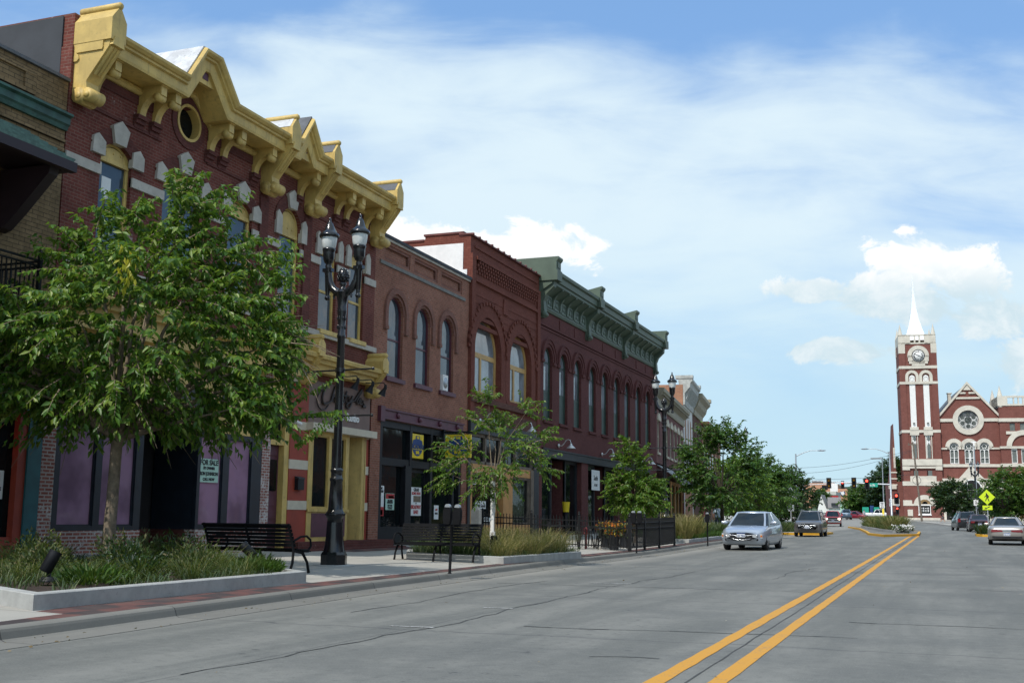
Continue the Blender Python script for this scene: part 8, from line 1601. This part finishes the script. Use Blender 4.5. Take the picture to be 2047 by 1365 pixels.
# ---- grasses
def blades(rs, n, c, rad, L, wid, lean=.55, curl=.5, upb=1.0):
    a = rs.uniform(0, 2 * np.pi, n); q = rad * np.sqrt(rs.rand(n)); b = np.stack([c[0] + q * np.cos(a), c[1] + q * np.sin(a), np.full(n, c[2])], 1)
    th = a + rs.normal(size=n) * .8; o = np.stack([np.cos(th), np.sin(th), np.zeros(n)], 1); up = np.array([0, 0, 1.0])[None]; ln = (L * rs.uniform(.55, 1.15, n))[:, None]; le = (lean * (.35 + q / max(rad, 1e-3)) * rs.uniform(.4, 1.3, n))[:, None]
    p1 = b + (up * .45 + o * le * .30) * ln; p2 = b + (up * .80 + o * le * .75) * ln; p3 = b + (up * (.98 - curl * .5 * le) + o * le * (1.15 + curl * .4)) * ln
    s = np.stack([-np.sin(th + 1.2 * rs.normal(size=n)), np.cos(th), np.zeros(n)], 1); s = unit(s) * (wid * rs.uniform(.7, 1.3, n))[:, None]
    v = np.stack([b - s, b + s, p1 - s * .85, p1 + s * .85, p2 - s * .55, p2 + s * .55, p3, p3 + s * .05], 1).reshape(-1, 3); i = np.arange(n)[:, None] * 8
    f = np.concatenate([i, i + 1, i + 3, i, i + 3, i + 2, i + 2, i + 3, i + 5, i + 2, i + 5, i + 4, i + 4, i + 5, i + 7, i + 4, i + 7, i + 6], 1).ravel(); return v, f
def grass(x, y, z, label, m, seed, n=170, rad=.22, L=.75, wid=.006, lean=.6, group=None, name='ornamental_grass'):
    rs = np.random.RandomState(seed); v, f = blades(rs, n, (0, 0, 0), rad, L, wid, lean); o = raw_mesh(name, v, f, 3, m); o.location = (x, y, z); return tag(o, label, 'grass tuft', group)
def inside(p, poly):
    c = False; n_ = len(poly)
    for i in range(n_):
        (x1, y1), (x2, y2) = poly[i], poly[(i + 1) % n_]
        if (y1 > p[1]) != (y2 > p[1]) and p[0] < (x2 - x1) * (p[1] - y1) / (y2 - y1) + x1: c = not c
    return c
def scatter(poly, n, seed, m=.28):
    rs = np.random.RandomState(seed); xs_, ys_ = [p[0] for p in poly], [p[1] for p in poly]; out = []; q = offset(poly, m)
    while len(out) < n:
        p = (rs.uniform(min(xs_), max(xs_)), rs.uniform(min(ys_), max(ys_)))
        if inside(p, q): out.append(p)
    return out
def cover(name, poly, n, seed, z_h, L, m, label, wid=.006, lean=.9):
    rs = np.random.RandomState(seed); V_, F_ = [], []; o_ = 0
    for (x, y) in scatter(poly, n, seed, .2):
        v, f = blades(rs, 26, (x, y, zs(x, y) + z_h), .16, L, wid, lean); V_.append(v); F_.append(f + o_); o_ += len(v)
    o = raw_mesh(name, np.concatenate(V_), np.concatenate(F_), 3, m); return tag(o, label, 'ground cover', None, 'stuff')
cover('ground_cover', PA, 150, 1, .12, .20, M['grassC'], 'low green ground cover filling the long near planter', .008); cover('ground_cover', PBp, 260, 2, .10, .24, M['grassC'], 'low green ground cover in the planter behind the second bench', .007); cover('ground_cover', PCp, 500, 3, .08, .34, M['juniper'], 'low green ground cover in the planter left of the silver sedan', .012); cover('ground_cover', [(x, y) for x, y in IP], 260, 4, .2, .4, M['grassA'], 'wild low greenery on the median island planter', .012)
def leafy(x, y, z, label, m, seed, rad, h, n, size, group):
    rs = np.random.RandomState(seed); d = unit(rs.normal(size=(n, 3))); d[:, 2] = np.abs(d[:, 2]); q = rs.uniform(.35, 1.0, n) ** .6; P = d * q[:, None] * np.array([rad, rad * .9, h]) * (1 + .25 * np.sin(d[:, :1] * 7 + seed) * np.cos(d[:, 1:2] * 6))
    v, f = leaf_arrays(P, d + rs.normal(size=(n, 3)) * .55 + np.array([0, 0, .3]), size * rs.uniform(.6, 1.4, n), size * .38 * rs.uniform(.7, 1.3, n), rs); o = raw_mesh('shrub', v, f, 3, m); o.location = (x, y, z); return tag(o, label, 'shrub', group)
M['leafS'] = leaf_mat('olive_shrub_leaf', (.028, .055, .018), (.062, .095, .032), (.14, .12, .05), .25, .6)
for k, (x, y, rd_, h) in enumerate(((-12.6, 13.6, .5, .42), (-13.6, 14.6, .55, .5), (-12.2, 15.0, .5, .46), (-13.2, 16.0, .55, .55), (-12.0, 16.3, .45, .42), (-14.6, 15.6, .6, .5), (-13.1, 17.4, .5, .55), (-11.3, 15.6, .4, .34), (-14.5, 13.6, .6, .45), (-12.5, 17.2, .45, .5), (-11.4, 14.4, .38, .32), (-13.9, 17.6, .5, .5))): leafy(x, y, zs(x, y) + .12, 'olive green leafy shrub in the long near planter', (M['leafS'], M['grassA'], M['leafD'], M['leafS'])[k % 4], 400 + k, rd_, h * 1.12, 620, .085, 'leafy shrubs in the near planter')
for k, p in enumerate(scatter(PA, 7, 7, .35)): grass(*p, zs(*p) + .12, 'tuft of blue green grass in the long near planter', M['grassC'] if k % 3 else M['grassA'], 100 + k , 150, .25, .40 + .04 * (k % 5), .0045, .95, 'grass tufts in the near planter')
for k, p in enumerate([(-11.6, 13.4), (-11.3, 14.2), (-11.0, 15.1), (-10.8, 15.9), (-12.4, 12.9), (-13.1, 12.7), (-11.9, 16.9), (-14, 13.2)]): grass(*p, zs(*p) + .12, 'tuft of yellowish grass along the front edge of the near planter', M['grassA'], 140 + k, 170, .27, .34 + .04 * (k % 4), .0045, 1.0, 'yellow grass tufts in the near planter')
def juniper(x, y, z, label, seed, rad=.5, n=420):
    rs = np.random.RandomState(seed); a = rs.uniform(0, 2 * np.pi, n); q = rad * np.sqrt(rs.rand(n)); P = np.stack([q * np.cos(a), q * np.sin(a) * .8, rs.uniform(0, .22, n) * (1.2 - q / rad)], 1); D = np.stack([np.cos(a), np.sin(a), .8 + rs.rand(n)], 1) + rs.normal(size=(n, 3)) * .4
    v, f = leaf_arrays(P, D, .17 * rs.uniform(.6, 1.3, n), .035 * np.ones(n), rs); o = raw_mesh('shrub', v, f, 3, M['juniper']); o.location = (x, y, z); return tag(o, label, 'shrub', 'low junipers in the near planter')
for k, (x, y, lab) in enumerate(((-11.25, 13.1, 'bright green low juniper beside the spotlight at the planter corner'), (-11.05, 16.9, 'bright green low juniper at the far end of the near planter'), (-11.75, 18.05, 'bright green low juniper under the tipped spotlight'), (-12.2, 17.4, 'bright green low juniper behind the tipped spotlight'))): juniper(x, y, zs(x, y) + .12, lab, 300 + k, .55 if k == 0 else .45)
for k, p in enumerate([(-10.6, 27.2), (-10.7, 28.2), (-10.45, 29.0), (-10.5, 30.0), (-10.4, 31.0), (-10.7, 31.9), (-11.4, 29.5), (-11.5, 31), (-11.8, 28.9), (-12.2, 30.5), (-12.4, 32), (-11.2, 32.4), (-12.7, 29)]): grass(*p, zs(*p) + .1, 'straw coloured ornamental grass clump behind the second bench', M['grassB'], 160 + k, 300, .30, (.80 if p[0] < -11 else .66), .006, .95, 'straw grasses in the second planter')
for k, p in enumerate([(-12.8, 27.6), (-12.1, 27.2), (-11.5, 27.0), (-13, 28.6)]): grass(*p, zs(*p) + .1, 'dark green grass clump seen under the second bench', M['grassC'], 180 + k, 240, .3, .5, .007, .8, 'green grasses in the second planter')
for k, p in enumerate([(-11.0, 51.3), (-11.4, 52.6), (-12.2, 51.5), (-11.1, 54)]): grass(*p, zs(*p) + .1, 'tall straw coloured grass clump at the end of the patio fence', M['grassB'], 190 + k, 260, .35, 1.25, .011, .6, 'straw grasses past the patio')
for k, p in enumerate(scatter(IP, 26, 9, .45)): grass(p[0], p[1], zg(p[1]) + .26, 'wild olive grass clump on the median island', M['grassB'] if k % 4 == 0 else M['grassA'], 200 + k, 150, .45, 1.15, .018, .6, 'wild grasses on the median island')
for k, p in enumerate(((-11.6, 56.5), (-11.8, 59), (-11.4, 61.5), (-12.3, 63.5), (-12.6, 57.5), (-12.9, 60.5), (-11.3, 64.5))): juniper_o = grass(p[0], p[1], zs(*p) + .08, 'low leafy green shrub left of the silver sedan', M['grassC'], 230 + k, 240, .55, .75, .02, .8, 'green shrubs left of the sedan', 'shrub')
for k, p in enumerate(((-10.6, 81.8), (-10.9, 84), (-9.4, 83.5), (-9.8, 86), (-11.2, 88), (-11.8, 92), (-12.2, 96), (2.9, 85.5), (3.4, 88), (4.6, 86), (5.6, 95), (5.8, 100), (5.2, 106), (6.2, 112), (2.6, 140), (3, 146), (2.2, 152))): grass(p[0], p[1], zg(p[1]) + .14, 'dark low shrub in a pavement bed beside the street', M['leafD'] if k % 2 else M['grassC'], 250 + k, 200, .75, .75, .03, .7, 'low shrubs in the pavement beds', 'shrub')
# white flowers on the island nose, orange flowers in the pots
def flowers(o_parent, n, rad, h, size, m, seed, z0=0.0, name='flowers'):
    rs = np.random.RandomState(seed); a = rs.uniform(0, 2 * np.pi, n); q = rad * np.sqrt(rs.rand(n)); P = np.stack([q * np.cos(a), q * np.sin(a), z0 + h * rs.rand(n)], 1); D = rs.normal(size=(n, 3)) + np.array([0, 0, .6])
    v, f = leaf_arrays(P, D, np.full(n, size), np.full(n, size * .8), rs); return raw_mesh(name, v, f, 3, m, o_parent)
M['fl_white'] = leaf_mat('white_petals', (.7, .7, .68), (.78, .78, .76), (.7, .65, .66), .2, .6); M['fl_orange'] = leaf_mat('orange_petals', (.55, .10, .02), (.65, .22, .02), (.6, .45, .05), .3, .6)
wf = thing('flower_bed', 'patch of white flowers at the nose of the median island', 'flowers', (-2.6, 84.6, zg(84.6) + .3)); flowers(wf, 260, .75, .38, .14, M['fl_white'], 5); flowers(wf, 160, .7, .25, .2, M['grassC'], 6, name='foliage')
for i, po in enumerate(sorted([o for o in bpy.data.objects if o.name.startswith('flower_pot')], key=lambda o: o.name)):
    flowers(po, 150, .36, .42, .10, M['fl_orange'], 20 + i, .52); flowers(po, 130, .34, .38, .16, M['grassC'], 30 + i, .45, 'foliage')
# leaf litter and grit blown against the kerb
rs = np.random.RandomState(8); n = 420; yv = rs.uniform(6, 60, n); xv = np.array([curbL(y) for y in yv]) + .06 + np.abs(rs.normal(size=n)) * .35; far = rs.rand(n) < .15; xv[far] = rs.uniform(-8.5, 3, far.sum())
P = np.stack([xv, yv, np.array([zg(y) for y in yv]) + .012], 1); D = rs.normal(size=(n, 3)) * np.array([1, 1, .05]); v, f = leaf_arrays(P, D, rs.uniform(.02, .07, n), rs.uniform(.012, .035, n), rs, .05)
tag(raw_mesh('litter', v, f, 3, leaf_mat('dry_leaf', (.10, .07, .03), (.22, .16, .08), (.35, .33, .28), .1, .8)), 'dry leaves and grit along the gutter', 'litter', None, 'stuff')
# ================================================================ NAMES OF BUILDINGS AND FINAL TIDY
